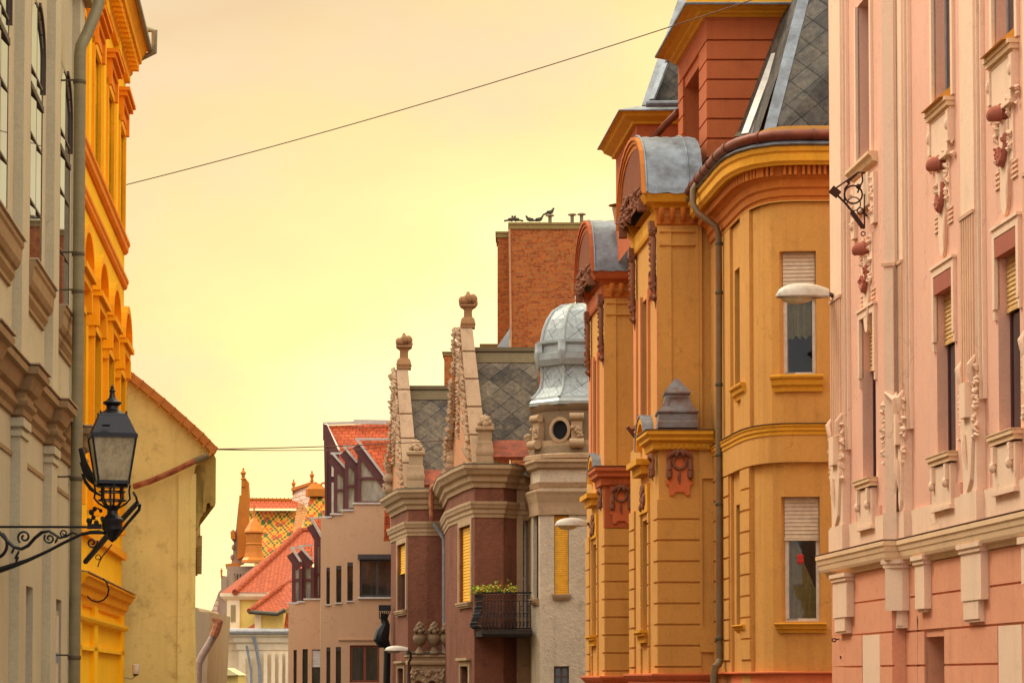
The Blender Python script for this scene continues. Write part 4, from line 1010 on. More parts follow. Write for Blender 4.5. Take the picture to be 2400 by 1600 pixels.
# ---------------------------------------------------------------- the two projecting oriels
def oriel(Yf, x_r, x_c, x_l, Yb, up, lo, deep):
    """up/lo: dictionaries of measured rows; returns nothing, builds parts on the house"""
    cx = P(x_c, 1400, Yf).x; rxx = P(x_r, 1400, Yf).x; bx = cx-.08*(Yb-Yf)
    op = Path([(rxx, Yf), (cx, Yf), (bx, Yb)], 1); U1 = op.U[1]
    Yu = Yf+.52; cxu = P(x_c, 900, Yu).x; opu = Path([(P(x_r, 900, Yu).x, Yu), (cxu, Yu), (cxu-.08*(Yb-Yu), Yb)], 1)
    zc = op.z(x_c+10, lo['cap_top'], .2)
    zcb = op.z(x_c+10, lo['cap_bot'], .1)
    ztop = opu.z(x_c+20, up['top'])
    k = (F/Yf)              # px per metre
    def V(px): return op.u(px, 1300)
    # tall narrow window in the street side, upper and lower
    qu = (U1+(.95), U1+1.75, op.z(up['w'][0], up['w'][3]), op.z(up['w'][0], up['w'][2]), .2)
    qu = (opu.u(up['w'][1], 800), opu.u(up['w'][0], 800), opu.z(up['w'][1], up['w'][3]), opu.z(up['w'][1], up['w'][2]), .2)
    ql = (op.u(lo['w'][1], 1300), op.u(lo['w'][0], 1300), op.z(lo['w'][1], lo['w'][3]), op.z(lo['w'][1], lo['w'][2]), .2)
    m = MB(); wall(m, op, 0, op.len, 0, zc-.02, [ql]); m.poly([op.p3(0, 0, zc-.02), op.p3(U1, 0, zc-.02), op.p3(op.len, 0, zc-.02), op.p3(op.len, -2, zc-.02), Vector((rxx, Yb, zc-.02))])
    m.build('oriel_wall', M_or, ora)
    m = MB(); wall(m, opu, 0, opu.len, zc-.1, ztop+.1, [qu]); m.build('oriel_upper_wall', M_or, ora)
    for q, pth in ((qu, opu), (ql, op)): window(pth, q, ora, simple('brown_window_frame', (0, 0, 0, 1)), M_glass, .06, 1, (q[3]-.6,))
    # strips on the upper front and salmon bands on the street side
    m = MB(); hx = (rxx-cx); Uu = opu.U[1]
    for a_, b_, o_ in ((Uu-.22, Uu, .03), (Uu-hx*.66-.05, Uu-hx*.66, .05), (Uu-hx*.6-.06, Uu-hx*.6+.0, .025)): m.box(opu, a_, b_, zc, ztop-.3, -.01, o_)
    for z in (.1, .38, .62):
        m.sweep(opu, [(-.01, ztop-z), (.05, ztop-z), (.05, ztop-z-.03), (-.01, ztop-z-.05)], Uu-hx*.6, Uu-.01)
    m.build('wall_strip', M_or, ora)
    m = MB()
    L_ = opu.len-Uu
    for a_, b_ in ((.02, .3), (L_-.5, L_-.1)): m.box(opu, Uu+a_, Uu+b_, zc, qu[3]+.15, -.01, .035)
    m.box(opu, qu[0]-.12, qu[0], zc, qu[3]+.1, -.01, .05); m.box(opu, qu[1], qu[1]+.12, zc, qu[3]+.1, -.01, .05)
    m.build('salmon_band', M_stripe, ora)
    # carved pendants at the top corners of the street side
    for uu in (Uu+.16, Uu+L_-.35):
        m = MB(); rnd = random.Random(3)
        m.box(opu, uu-.12, uu+.12, ztop-.36, ztop-.2, -.01, .16)
        for j in range(11): leaves(m, opu, uu, .05, ztop-.42-.11*j, .07, .05, 4, rnd, .055)
        m.tube([opu.p3(uu-.07, .08, ztop-.5), opu.p3(uu-.09, .1, ztop-1.2), opu.p3(uu-.02, .03, ztop-1.75)], [.05, .045, .015], 7)
        m.tube([opu.p3(uu+.07, .08, ztop-.5), opu.p3(uu+.06, .06, ztop-1.5)], [.05, .03], 7)
        m.build('carved_pendant', M_orn, ora)
    m = MB()
    for j in range(5): m.box(opu, Uu+.42+j*.14, Uu+.5+j*.14, ztop-1.32-.04*j, ztop-1.0, -.01, .05)
    m.build('fringe_relief', plaster('brick_red_render', (0, 0, 0, 1)), ora)
    # cornice on the camera side with consoles
    zg = ztop; gh = (up['top']-up['gold'])/k
    m = MB(); UR = Uu-(rxx-cx)+.0
    fr = Path([(opu.p[0].x+.1, Yu), opu.p[1], opu.p[2]], 1)
    m.sweep(fr, [(-.02, zg), (.08, zg), (.12, zg+.05), (.2, zg+.08), (.24, zg+gh*.4), (.28, zg+gh*.7), (.32, zg+gh), (-.02, zg+gh)], 0.05, fr.U[1]+.35)
    m.sweep(fr, [(-.02, zg), (.06, zg), (.1, zg+.05), (.14, zg+.08), (.16, zg+gh*.5), (.2, zg+gh), (-.02, zg+gh)], fr.len-.5, fr.len)
    m.sweep(fr, [(-.3, zg+gh-.03), (.05, zg+gh-.03), (.05, zg+gh), (-.3, zg+gh)], fr.U[1]+.35, fr.len-.5)
    m.sweep(fr, [(-.02, zg-.32), (.05, zg-.32), (.07, zg-.26), (.07, zg), (-.02, zg)], fr.U[1]+.01, fr.len)
    m.build('oriel_cornice', up['mat'], ora)
    m = MB(); x = .15
    while x < fr.U[1]-.05:
        m.tube([fr.p3(x+.05, .22, zg-.01), fr.p3(x+.05, .2, zg-.12), fr.p3(x+.05, .1, zg-.2), fr.p3(x+.05, .02, zg-.24)], [.05, .05, .045, .02], 8); x += .19
    m.sweep(fr, [(-.01, zg-.0), (.05, zg-.0), (.04, zg-.27), (-.01, zg-.29)], .05, fr.len)
    m.build('bracket', plaster('rust_bed_mould', (0, 0, 0, 1)), ora)
    # barrel hood in lead, axis away from the street
    ze = zg+gh; zcr = P(x_c, up['crown'], Yf+1.9).z; hh = zcr-ze
    prof = [(Yu-.34, ze), (Yu-.31, ze+.08)]+[((Yu+Yb)/2-.1-((Yb-Yu)/2+.12)*math.cos(t), ze+.1+(hh-.1)*(math.sin(t)**.75)) for t in [math.pi*j/12 for j in range(1, 12)]]+[(Yb+.1, ze+.1), (Yb+.1, ze)]
    Ym = (Yu+Yb)/2; xl = P(up['lead_l'], 400, Ym).x+.08*(Ym-Yf); xr = P(up['lead_r'], 400, Yu).x
    m = MB(); n_ = len(prof); rows = []
    for i in range(9):
        x = xl+(xr-xl)*i/8
        rows.append([Vector((x-.08*(y-Yf), y, z+.015*math.sin(i*2.1+y*4))) for y, z in prof])
    m.grid(rows); m.extr([Vector((xr-.08*(y-Yf), y, z-.01)) for y, z in prof], (-.04, 0, 0))
    hd = m.build('lead_hood', M_lead, ora)
    m = MB(); seam = rows[6]; m.tube([p+Vector((0, -.005, .01)) for p in seam[:9]], .014, 5); m.tube([p+Vector((0, -.005, .01)) for p in rows[0][:12]], .02, 5); m.build('seam', M_lead, hd)
    # curved pediment moulding over the street side
    m = MB(); A = []
    for y, z in prof: A.append(Vector((xl-.08*(y-Yf), y, z)))
    for dx0, dx1, dz0, dz1 in ((-.09, .02, -.0, -.06), (-.06, .02, -.06, -.13), (-.03, .02, -.13, -.22)):
        rws = []
        for i, p in enumerate(A):
            cen = Vector((p.x, (Yu+Yb)/2, ze)); rad = (p-cen); rad.x = 0; L__ = rad.length or 1; rad /= L__
            rws.append([p+rad*dz0+Vector((dx0, 0, 0)), p+rad*dz0+Vector((dx1, 0, 0)), p+rad*dz1+Vector((dx1, 0, 0)), p+rad*dz1+Vector((dx0, 0, 0))])
        m.grid(rws, closed=True, smooth=False, capa=True, capb=True)
    m.build('curved_pediment', up['pmat'], ora)
    m = MB(); m.poly([p+Vector((-.02, 0, -.05)) for p in A]); m.build('tympanum', plaster('brown_tympanum', srgb(128, 70, 40), .4), ora)
    m = MB(); rnd = random.Random(5)
    for j in range(46):
        y = rnd.uniform(Yu+.1, Yb-.2); h_ = rnd.uniform(-.08, .5)*(1-abs(y-Ym)/2.3); c0 = Vector((xl-.01-.08*(y-Yf), y, ze+h_)); a_ = rnd.uniform(0, 6.28)
        d0 = Vector((0, math.cos(a_), math.sin(a_)))*rnd.uniform(.06, .13); d1 = Vector((0, math.cos(a_+.8), math.sin(a_+.8)))*.1
        m.tube([c0-d0, c0+Vector((-.06, 0, 0)), c0+d1], [.02, rnd.uniform(.035, .06), .02], 6)
    for y in (Yu+.1, Yb-.5): m.extr([Vector((xl-.1-.08*(y-Yf), y, ze-.22)), Vector((xl-.1-.08*(y-Yf), y+.2, ze-.22)), Vector((xl-.1-.08*(y-Yf), y+.2, ze+.0)), Vector((xl-.1-.08*(y-Yf), y, ze+.0))], (.15, 0, 0))
    m.build('carved_relief', M_orn, ora)
    # lower capital block
    cap = lo['capmat']; H_ = zc-zcb
    sw = Path([(rxx-.02, Yf), (cx, Yf), (cx-.08*.9, Yf+.9), (cx+.3, Yf+.93)], 1)
    m = MB(); m.sweep(sw, [(-.1, zc), (.24, zc), (.25, zc-H_*.2), (.2, zc-H_*.35), (.2, zc-H_*.5), (.12, zc-H_*.62), (.11, zc-H_*.95), (.06, zc-H_), (-.1, zc-H_)], .12, sw.U[2])
    cb = m.build('capital', cap, ora)
    m = MB(); m.sweep(sw, [(-.1, zc+.003), (.26, zc+.003), (.26, zc+.02), (-.1, zc+.03)], .1, sw.U[2]); m.build('flashing', simple('dark_flashing', (0, 0, 0, 1)), cb)
    m = MB(); x = U1-hx*.75
    while x < U1-.05: m.box(op, x, x+.05, zcb+H_*.12, zcb+H_*.34, .08, .135); x += .1
    m.build('dentil', cap, cb)
    if lo.get('panel'):
        zp = op.z(x_c+5, lo['panel']); m = MB(); m.sweep(sw, [(-.01, zp), (.03, zp), (.03, zcb), (-.01, zcb)], .15, sw.U[1]+.2); m.build('red_panel', M_red2, cb)
    # cartouche with wreath, drops and shield
    s = lo['cs']; cu = op.u(lo['cart'][0], lo['cart'][1], .06); cz = op.z(lo['cart'][0], lo['cart'][1], .06)
    m = MB(); ol = [(-.34, .36), (.34, .36), (.34, -.3), (.3, -.3), (.3, -.5), (.36, -.5), (.36, -.56), (.28, -.6), (.26, -.86), (.16, -.86), (.12, -.78), (-.12, -.78), (-.16, -.86), (-.26, -.86), (-.28, -.6), (-.36, -.56), (-.36, -.5), (-.3, -.5), (-.3, -.3), (-.34, -.3)]
    m.prism(op, [(cu-u_*s, cz+z_*s) for u_, z_ in ol], -.01, .045 + (.02 if lo.get('panel') else 0)); m.build('shield', plaster('shield_salmon', srgb(216, 116, 70), .45, patch=.25, dirtc=srgb(224, 176, 110)), cb)
    def wreath(pth, cu, cz, s, o0):
        m = MB()
        m.tube([pth.p3(cu+.17*s*math.cos(t), o0+.03, cz+.17*s*math.sin(t)) for t in [2*math.pi*k/16 for k in range(16)]], .045*s, 7, True)
        for sg in (-1, 1):
            m.tube([pth.p3(cu, o0+.06, cz+.3*s), pth.p3(cu+sg*.13*s, o0+.07, cz+.27*s), pth.p3(cu+sg*.27*s, o0+.05, cz+.18*s), pth.p3(cu+sg*.33*s, o0+.03, cz+.08*s)], [.06*s, .07*s, .06*s, .04*s], 8)
            m.tube([pth.p3(cu+sg*.28*s, o0+.03, cz+.1*s), pth.p3(cu+sg*.28*s, o0+.05, cz-.12*s), pth.p3(cu+sg*.28*s, o0+.05, cz-.2*s)], [.04*s, .07*s, .075*s], 8)
            m.tube([pth.p3(cu+sg*.28*s, o0+.05, cz-.22*s), pth.p3(cu+sg*.28*s, o0+.05, cz-.38*s), pth.p3(cu+sg*.28*s, o0+.02, cz-.44*s)], [.085*s, .08*s, .04*s], 8)
            m.blob(pth, cu+sg*.06*s, o0+.08, cz+.24*s, .05*s, .04, .12*s, tilt=sg*.5)
        m.tube([pth.p3(cu-.0*s, o0+.03, cz-.2*s), pth.p3(cu+.02*s, o0+.04, cz-.4*s), pth.p3(cu, o0+.02, cz-.58*s)], [.02*s, .045*s, .01*s], 7)
        return m
    wreath(op, cu, cz, s, .05 if lo.get('panel') else .035).build('wreath', M_orn, cb)
    wreath(op, U1+.28, cz, s*.8, .04).build('wreath', M_orn, cb)
    # rusticated courses around the corner
    m = MB(); zz = op.z(x_c+5, lo['c0']); st = lo['st']/k; ur = max(op.u(lo['c_r'], 1300), .0)
    while zz > 1.2:
        for a_, b_ in ((ur, U1+.62), ):
            m.sweep(op, [(-.01, zz-st+.012), (.035, zz-st+.018), (.035, zz-.018), (-.01, zz-.012)], a_, b_)
        zz -= st
    m.build('rustication', M_or, ora)
    for a_, b_ in ((ql[0]-.22, ql[0]-.05), (ql[1]+.05, ql[1]+.22), (op.len-.75, op.len-.02)):
        m = MB(); zz = op.z(x_c+5, lo['c0'])
        while zz > 1.2: m.box(op, a_, b_, zz-st+.018, zz-.018, -.01, .035); zz -= st
        m.build('rustication', M_or, ora)
    m = MB(); sill(m, op, ql[0], ql[1], ql[2], .18, .1, .12, .12); m.build('window_sill', M_org, ora)
    # street-side window head: hood, carved panel
    zw = ql[3]; m = MB()
    m.box(op, ql[0]-.2, ql[1]+.2, zw+.12, zw+.62, -.01, .05); m.box(op, ql[0]-.28, ql[1]+.28, zw+.95, zw+1.05, -.01, .26); m.box(op, ql[0]-.22, ql[1]+.22, zw+.8, zw+.95, -.01, .16)
    m.build('window_hood', M_org, ora)
    m = MB(); rnd = random.Random(9)
    for j in range(14): m.blob(op, (ql[0]+ql[1])/2+rnd.uniform(-.3, .3), .06, zw+.2+rnd.uniform(0, .4), .07, .04, .07)
    m.build('carved_relief', M_orn, ora)
    # small curved gable above it against the upper wall
    m = MB(); uc = (ql[0]+ql[1])/2; zA = zc-.15; n_ = 12
    ar = lambda rr, h: [(uc+rr*math.cos(t), zA+h*math.sin(t)) for t in [math.pi*j/n_ for j in range(n_+1)]]
    a1, a2 = ar(.6, .58), ar(.5, .46)
    for j in range(n_): m.prism(op, [a1[j], a1[j+1], a2[j+1], a2[j]], -.1, .1)
    m.build('curved_gable', M_org, ora)
    m = MB(); a3 = ar(.64, .62)
    for j in range(n_): m.prism(op, [a3[j], a3[j+1], a1[j+1], a1[j]], -.3, .12)
    m.build('lead_cap', M_lead, ora)
    m = MB(); zbt = op.z(x_c+10, lo['base'], .1)
    m.sweep(op, [(-.02, zbt), (.15, zbt-.01), (.15, zbt-.04), (.1, zbt-.1), (.05, zbt-.14), (-.02, zbt-.16)]); m.sweep(op, [(-.02, 0), (.05, 0), (.05, zbt-.15), (-.02, zbt-.15)])
    m.build('plinth', plaster('orange_plinth', (0, 0, 0, 1)), ora)
    return op, zc
opA, zcA = oriel(44.35, 1690, 1545, 1481, 48.25,
    dict(top=490, gold=460, crown=325, lead_l=1482, lead_r=1648, w=(1507, 1522, 692, 1000), mat=M_org, pmat=plaster('rust_bed_mould', (0, 0, 0, 1))),
    dict(cap_top=1008, cap_bot=1054, w=(1506, 1520, 1215, 1476), capmat=M_org, cart=(1593, 1083), cs=.66, c0=1167, st=49.4, c_r=1643, base=1576), 1)
opB, zcB = oriel(53.0, 1530, 1420, 1374, 56.6,
    dict(top=666, gold=640, crown=520, lead_l=1372, lead_r=1500, w=(1395, 1403, 838, 1060), mat=M_red2, pmat=M_red2),
    dict(cap_top=1093, cap_bot=1138, w=(1390, 1400, 1272, 1488), capmat=M_red2, cart=(1456, 1162), cs=.66, c0=1237, st=41.8, c_r=1495, base=1582, panel=1236), 1)
# recessed blank panel and side strip beside oriel A
m = MB(); opn = opA
u0_, u1_ = sorted((opA.u(1681, 1300, -.0), opA.u(1646, 1300)))
zt2, zb2 = opA.z(1660, 1121), opA.z(1660, 1466)
m.box(opA, u0_-.1, u0_, zb2, zt2, -.01, .05); m.box(opA, u1_, u1_+.05, zb2, zt2, -.01, .05); m.box(opA, u0_-.1, u1_+.05, zt2, zt2+.6, -.01, .05); m.box(opA, u0_-.1, u1_+.05, zb2-.45, zb2, -.01, .05)
m.build('panel_frame', M_or, ora)
m = MB(); m.box(opA, u0_-.1, u1_+.2, zcA-.2, zcA-.02, -.02, .16); m.box(opA, u0_-.1, u1_+.1, zcA-.33, zcA-.2, -.02, .1); m.build('side_cornice', M_org, ora)
# lead pinnacle on the lower block of the nearer oriel
c = P(1586, 1006, 44.5); s = 44.5/F
m = MB(); sq = math.sqrt(2)
pr = [(54, 0), (54, 14), (50, 18), (50, 34), (56, 37), (56, 41), (44, 50), (36, 62), (31, 76), (30, 86), (38, 88), (38, 92), (4, 128), (.5, 131)]
pr = [(47, 0), (47, 14), (45, 17), (45, 32), (49, 36), (49, 39), (44, 41), (37, 50), (31, 62), (28, 78), (31, 81), (31, 85), (16, 104), (1, 122)]
m.lathe(c, [(r*s*sq, z*s) for r, z in pr], 4, R(45), smooth=False)
pn = m.build('lead_pinnacle', metal('rusty_lead', srgb(122, 128, 132), .5, .45, .5, 3.2, srgb(112, 70, 44)), ora)
m = MB(); m.bar(c+Vector((-.16, -.26, 74*s)), c+Vector((.18, -.26, 74*s)), .02, .02); m.bar(c+Vector((-.16, -.27, 54*s)), c+Vector((-.16, -.26, 74*s)), .02, .02); m.build('vent_slot', metal('rusty_lead', (0, 0, 0, 1)), pn)
m = MB(); m.tube([P(x, y, yy) for x, y, yy in ((1483, 1006, 47.3), (1502, 990, 47.6))], .04, 4); m.bar(P(1470, 1000, 46.9), P(1511, 1051, 47.0), .07, .05); m.bar(P(1482, 1008, 46.95), P(1510, 988, 47.6), .05, .05)
m.build('flag_holder', simple('rust_wood', srgb(112, 50, 26), .7), ora)
m = MB(); a_ = P(1436, 488, 52); m.lathe(P(1456, 525, 52), [(.13, 0), (.19, .33)], 12); m.lathe(P(1456, 492, 52), [(.05, 0), (.05, .08), (.27, .09), (.05, .15)], 12); m.build('chimney_cowl', simple('clay_pot', srgb(190, 140, 110), .8), ora)
street_lamp(1300, 1376, 1211, 1241, 55.6, 'white street lamp hanging before the bright yellow shuttered turret window', [(1374, 1227, 55.6), (1381, 1227, 55.7), (1384, 1234, 55.9), (1388, 1240, 56.3)])
# ================================================================ brown gabled house with stone turret
M_br = plaster('brown_roughcast', srgb(136, 86, 66), .55, bs=1.2, streak=.45, patch=.25)
M_st = plaster('sand_stone', srgb(176, 146, 112), .85, streak=.4, patch=.14, bs=.4)
M_stp = plaster('pale_gable_stone', srgb(184, 152, 120), .7, streak=.3, patch=.15, bs=.4)
M_rc = plaster('cream_roughcast', srgb(214, 194, 166), .4, bs=1.8, streak=.3, patch=.12)
M_gab = plaster('gable_orange', srgb(196, 138, 98), .4)
M_urn = plaster('weathered_stone', srgb(132, 110, 84), .9, bs=.8)
M_dome = brickmat('lead_lozenge', srgb(164, 170, 168), srgb(150, 158, 156), srgb(98, 104, 108), .36, .36, .008, 0, R(52), .42, .01, .35)
M_zinc = metal('zinc', srgb(162, 166, 162), .42, .4, .25, 3)
M_ysh = simple('bright_yellow_shutter', srgb(246, 178, 20), .6)
M_tilered = metal('red_tin_roof', srgb(172, 82, 42), .7, .1, .4, 4, srgb(112, 54, 38))
RP = Path([G2(1460, 60.2), G2(1266, 60.2), G2(1246, 61.0), G2(1243, 62.2), G2(1211, 62.1), G2(1180, 61.6), G2(1112, 61.5), G2(1090, 62.6), G2(1053, 65.3), (G2(1053, 65.3).x-.25, 69.45), G2(1000, 69.4), G2(956, 69.5), G2(940, 70.8), G2(916, 73.2), (G2(916, 73.2).x+.6, 80)], 1)
bro = thing('brown_gabled_house', 'brown roughcast house with two steep stone edged gables and a zinc domed turret', 'house', (0, 64, 0))
ct, cb_ = RP.z(1150, 1088, .3), RP.z(1150, 1122, .1); c2t, c2b = RP.z(1150, 1174, .1), RP.z(1150, 1212)
U = RP.U
qy = pop(RP, 1299, 1205, 1333, 1391, .16); qslit = pop(RP, 1250, 1206, 1262, 1402, .12); qlow = pop(RP, 1298, 1560, 1334, 1700, .14); qlow = (qlow[0], qlow[1], 1.0, qlow[3], .14)
qs2 = pop(RP, 1258, 1560, 1263, 1600, .1)
qd = pop(RP, 1226, 1219, 1241, 1470, .14); qd = (qd[0], qd[1], qd[2], qd[3], .3)
qb2 = (RP.u(1105, 1300), RP.u(1078, 1300), RP.z(1085, 1412), RP.z(1085, 1234), .14)
qb1 = (RP.u(953, 1350), RP.u(933, 1350), RP.z(942, 1430), RP.z(942, 1274), .14)
ql2 = (RP.u(1100, 1560), RP.u(1081, 1560), 1.2, RP.z(1090, 1560), .14); ql1 = (RP.u(948, 1560), RP.u(934, 1560), 1.2, RP.z(940, 1565), .14)
segs = [(0, U[3], M_rc, [qy, qslit, qlow]), (U[3], U[4], M_st, [qd]), (U[4], RP.len, M_br, [qb2, qb1, ql1, ql2])]
for a, b, mt, ops in segs:
    m = MB(); wall(m, RP, a, b, 0, ct-.02, ops)
    if mt is M_br:
        q = [RP.p3(u, 0, ct-.02) for u in RP.us(a, b)]; m.poly(q+[Vector((8, 80, ct-.02)), Vector((8, 62.3, ct-.02))])
        m.poly([Vector((8, 62.3, 0)), Vector((8, 80, 0)), Vector((8, 80, ct)), Vector((8, 62.3, ct))]); m.poly([Vector((8, 80, 0)), RP.p3(b, 0, 0), RP.p3(b, 0, ct), Vector((8, 80, ct))])
    m.build('wall', mt, bro)
M_wd = simple('brown_window_frame', (0, 0, 0, 1))
window(RP, qy, bro, M_wd, M_glass, .03, 0, (), .985, M_ysh, slat=.045); window(RP, qb2, bro, M_wd, M_glass, .04, 0, (), .985, M_ysh, slat=.075)
window(RP, qb1, bro, M_wd, M_glass, .05, 1, (), .42, M_ysh, slat=.07); window(RP, qslit, bro, M_wd, M_glass, .03, 0, ()); window(RP, qlow, bro, M_wd, M_glass, .05, 1, (qlow[3]-.25,))
window(RP, qd, bro, FRAME_W(), M_glass, .06, 0, (qd[2]+1.2,))
for q in (ql1, ql2): window(RP, q, bro, M_wd, M_glass, .05, 1, ())
for q, mm in ((qy, M_st), (qslit, M_st), (qb2, M_st), (qb1, M_st)):
    m = MB(); sill(m, RP, q[0], q[1], q[2], .12, .09, .06, .05); m.build('window_sill', mm, bro)
for q in (qb2, qb1, ql1, ql2):
    m = MB(); t = .14
    m.box(RP, q[0]-t, q[0], q[2], q[3]+t, -.02, .04); m.box(RP, q[1], q[1]+t, q[2], q[3]+t, -.02, .04); m.box(RP, q[0], q[1], q[3], q[3]+t, -.02, .04)
    if q in (ql1, ql2): m.box(RP, q[0]-.2, q[1]+.2, q[3]+t, q[3]+t+.06, -.02, .12)
    m.build('architrave', M_st, bro)
m = MB(); m.box(RP, qy[0]-.08, qy[1]+.08, qy[3], qy[3]+.18, -.02, .05); m.build('lintel', M_st, bro)
prA = lambda zt, zb, o: [(-.02, zt), (o, zt), (o, zt-(zt-zb)*.16), (o*.85, zt-(zt-zb)*.26), (o*.72, zt-(zt-zb)*.42), (o*.45, zt-(zt-zb)*.5), (o*.42, zt-(zt-zb)*.72), (o*.2, zt-(zt-zb)*.82), (o*.15, zb), (-.02, zb)]
CB = U[3]
m = MB(); m.sweep(RP, prA(ct, RP.z(1150, 1142), .32), CB, RP.len); m.build('cornice', M_st, bro)
m = MB(); m.sweep(RP, [(-.02, ct+.004), (.33, ct+.004), (.33, ct+.02), (-.02, ct+.06)], CB, RP.len); m.build('flashing', metal('dull_clamp', (0, 0, 0, 1)), bro)
m = MB(); m.sweep(RP, prA(c2t, c2b, .13), CB, RP.len); m.build('string_course', M_st, bro)
# roof slabs behind the cornice
# turret: round cornice, drum with oculus and scrolls, zinc dome
tx = P(1354, 1100, 61.4).x; TC = lambda py: Vector((tx, 61.45, P(1354, py, 61.45).z)); k = 61.45/F
def tl(m, rows, n=32, rot=0, smooth=True, deform=None): m.lathe(Vector((tx, 61.45, 0)), [(r*k, P(1354, y, 61.45).z) for r, y in rows][::-1], n, rot, smooth)
tur = MB(); tl(tur, [(112, 1040), (112, 1205)], 32)
tl(tur, [(124, 1071), (128, 1074), (128, 1082), (120, 1088), (118, 1096), (108, 1102), (108, 1110)], 36); tur.build('turret_cornice', M_st, bro)
m = MB()
CPp = Path([G2(1460, 60.2), G2(1266, 60.2), G2(1246, 61.0), G2(1243, 62.2)], 1)
m.sweep(CPp, [(-.02, P(1300, 1128, 60).z), (.06, P(1300, 1128, 60).z), (.02, P(1300, 1140, 60).z), (-.02, P(1300, 1140, 60).z)])
zz = [P(1300, y, 60.2).z for y in (1148, 1152, 1160, 1164, 1178, 1186, 1206)]
m.sweep(CPp, [(-.02, zz[0]), (.13, zz[0]), (.14, zz[1]), (.11, zz[2]), (.1, zz[3]), (.06, zz[4]), (.05, zz[5]), (.04, zz[6]), (-.02, zz[6])])
m.sweep(CPp, [(-.02, ct+.03), (.16, ct+.03), (.17, ct-.03), (.12, ct-.08), (.1, ct-.16), (.03, ct-.2), (-.02, ct-.2)])
m.build('turret_cornice', M_st, bro)
m = MB(); tl(m, [(104, 960), (106, 975), (102, 1040), (112, 1052), (116, 1071)], 36); tl(m, [(112, 953), (116, 956), (114, 964), (106, 972)], 36)
dr_ = m.build('turret_drum', M_urn, bro)
# oculus, pointing at the viewer's side
ang = math.atan2(0-61.45, P(1313, 1005, 61.45).x*0 + P(1313, 1005, 61.45).x - tx)
oc_ = Vector((P(1313, 1007, 60.4).x, 60.42, P(1313, 1007, 60.4).z))
nd = Vector((oc_.x-tx, oc_.y-61.45, 0)).normalized(); td = Vector((-nd.y, nd.x, 0))
oc_ = Vector((tx, 61.45, oc_.z))+nd*(103*k)
m = MB(); ring_ = lambda r, o_: [oc_+nd*o_+td*(r*math.cos(t))+Vector((0, 0, r*1.15*math.sin(t))) for t in [2*math.pi*j/24 for j in range(24)]]
m.grid([ring_(.27, .0), ring_(.27, .1), ring_(.2, .11), ring_(.19, .01)], closed=True); m.build('oculus_frame', M_st, dr_)
m = MB(); m.poly(ring_(.2, .035)); m.build('oculus_opening', simple('dark_void', (.006, .006, .008, 1), 1), dr_)
for a_ in (-62, -118, -168, -10):
    pass
for px_ in (1268, 1352):
    n2 = Vector((P(px_, 1000, 60.4).x-tx, -.98, 0)); n2.x = max(-1.0, n2.x); n2 = Vector((n2.x, -math.sqrt(max(.1, 1.06**2-n2.x**2)), 0)).normalized(); t2 = Vector((-n2.y, n2.x, 0))
    b0_ = Vector((tx, 61.45, 0))+n2*(103*k); zq = lambda y: Vector((0, 0, P(1300, y, 60.5).z))
    m = MB()
    m.tube([b0_+n2*.14+zq(978)-t2*.17, b0_+n2*.14+zq(978)+t2*.17], .09, 12); m.tube([b0_+n2*.2+zq(1040)-t2*.17, b0_+n2*.2+zq(1040)+t2*.17], .11, 12)
    m.hexa([b0_+zq(1050)-t2*.13, b0_+zq(1050)+t2*.13, b0_+n2*.2+zq(1045)+t2*.13, b0_+n2*.2+zq(1045)-t2*.13, b0_+zq(975)-t2*.13, b0_+zq(975)+t2*.13, b0_+n2*.13+zq(975)+t2*.13, b0_+n2*.13+zq(975)-t2*.13])
    rnd = random.Random(2)
    for j in range(8): c = b0_+n2*.2+t2*rnd.uniform(-.12, .12)+zq(1012+rnd.uniform(-10, 12)); m.ell(c, t2*.05, n2*.05, Vector((0, 0, .05)))
    m.build('scroll_bracket', M_st, dr_)
c_ = Vector((tx, 61.45, 0))+Vector((-.98, .1, 0)); m = MB()
for j in range(7): m.ell(c_+Vector((-.08-.02*j, -.25, P(1235, 1058-6*j, 61).z)), Vector((.12, 0, 0)), Vector((0, .12, 0)), Vector((0, 0, .09)))
m.build('scroll_bracket', M_st, dr_)
NF = 8; R8 = R(22.5)
m = MB(); tl(m, [(123, 958), (123, 950), (118, 944), (116, 938)], 8, R8, False); tl(m, [(100, 864), (104, 850), (104, 836), (96, 832), (95, 818), (103, 812), (103, 806), (90, 806)], 8, R8, False)
rg = m.build('dome_band', M_zinc, bro)
m = MB(); tl(m, [(92, 863), (90, 880), (90, 895), (95, 915), (104, 928), (117, 940)], 8, R8, False); tl(m, [(4, 714), (40, 720), (62, 734), (76, 754), (86, 778), (92, 806)], 8, R8, False)
dm_ = m.build('dome', M_dome, bro)
for j in range(8):
    a_ = R8+2*math.pi*j/8; d_ = Vector((math.cos(a_), math.sin(a_), 0)); m = MB()
    if d_.y > .45: continue
    m.tube([Vector((tx, 61.45, P(1354, y, 61.45).z))+d_*(r*k+.0) for r, y in ((4, 714), (40, 720), (62, 734), (76, 754), (86, 778), (92, 806))], .045, 6)
    m.tube([Vector((tx, 61.45, P(1354, y, 61.45).z))+d_*(r*k) for r, y in ((92, 863), (90, 880), (90, 895), (95, 915), (104, 928), (118, 941))], .04, 6)
    b_ = Vector((tx, 61.45, 0))+d_*(97*k); zz_ = lambda y: P(1354, y, 61.45).z
    m.lathe(b_+Vector((0, 0, zz_(862))), [(.05, 0), (.07, .05), (.12, .28), (.12, .34), (.11, .36), (.11, .54)], 6)
    m.build('dome_rib', M_zinc, dm_)
m = MB(); tl(m, [(1.5, 678), (6, 684), (6, 700), (3, 705), (9, 712), (10, 716)], 12); m.build('dome_finial', simple('white_paint', (0, 0, 0, 1)), dm_)

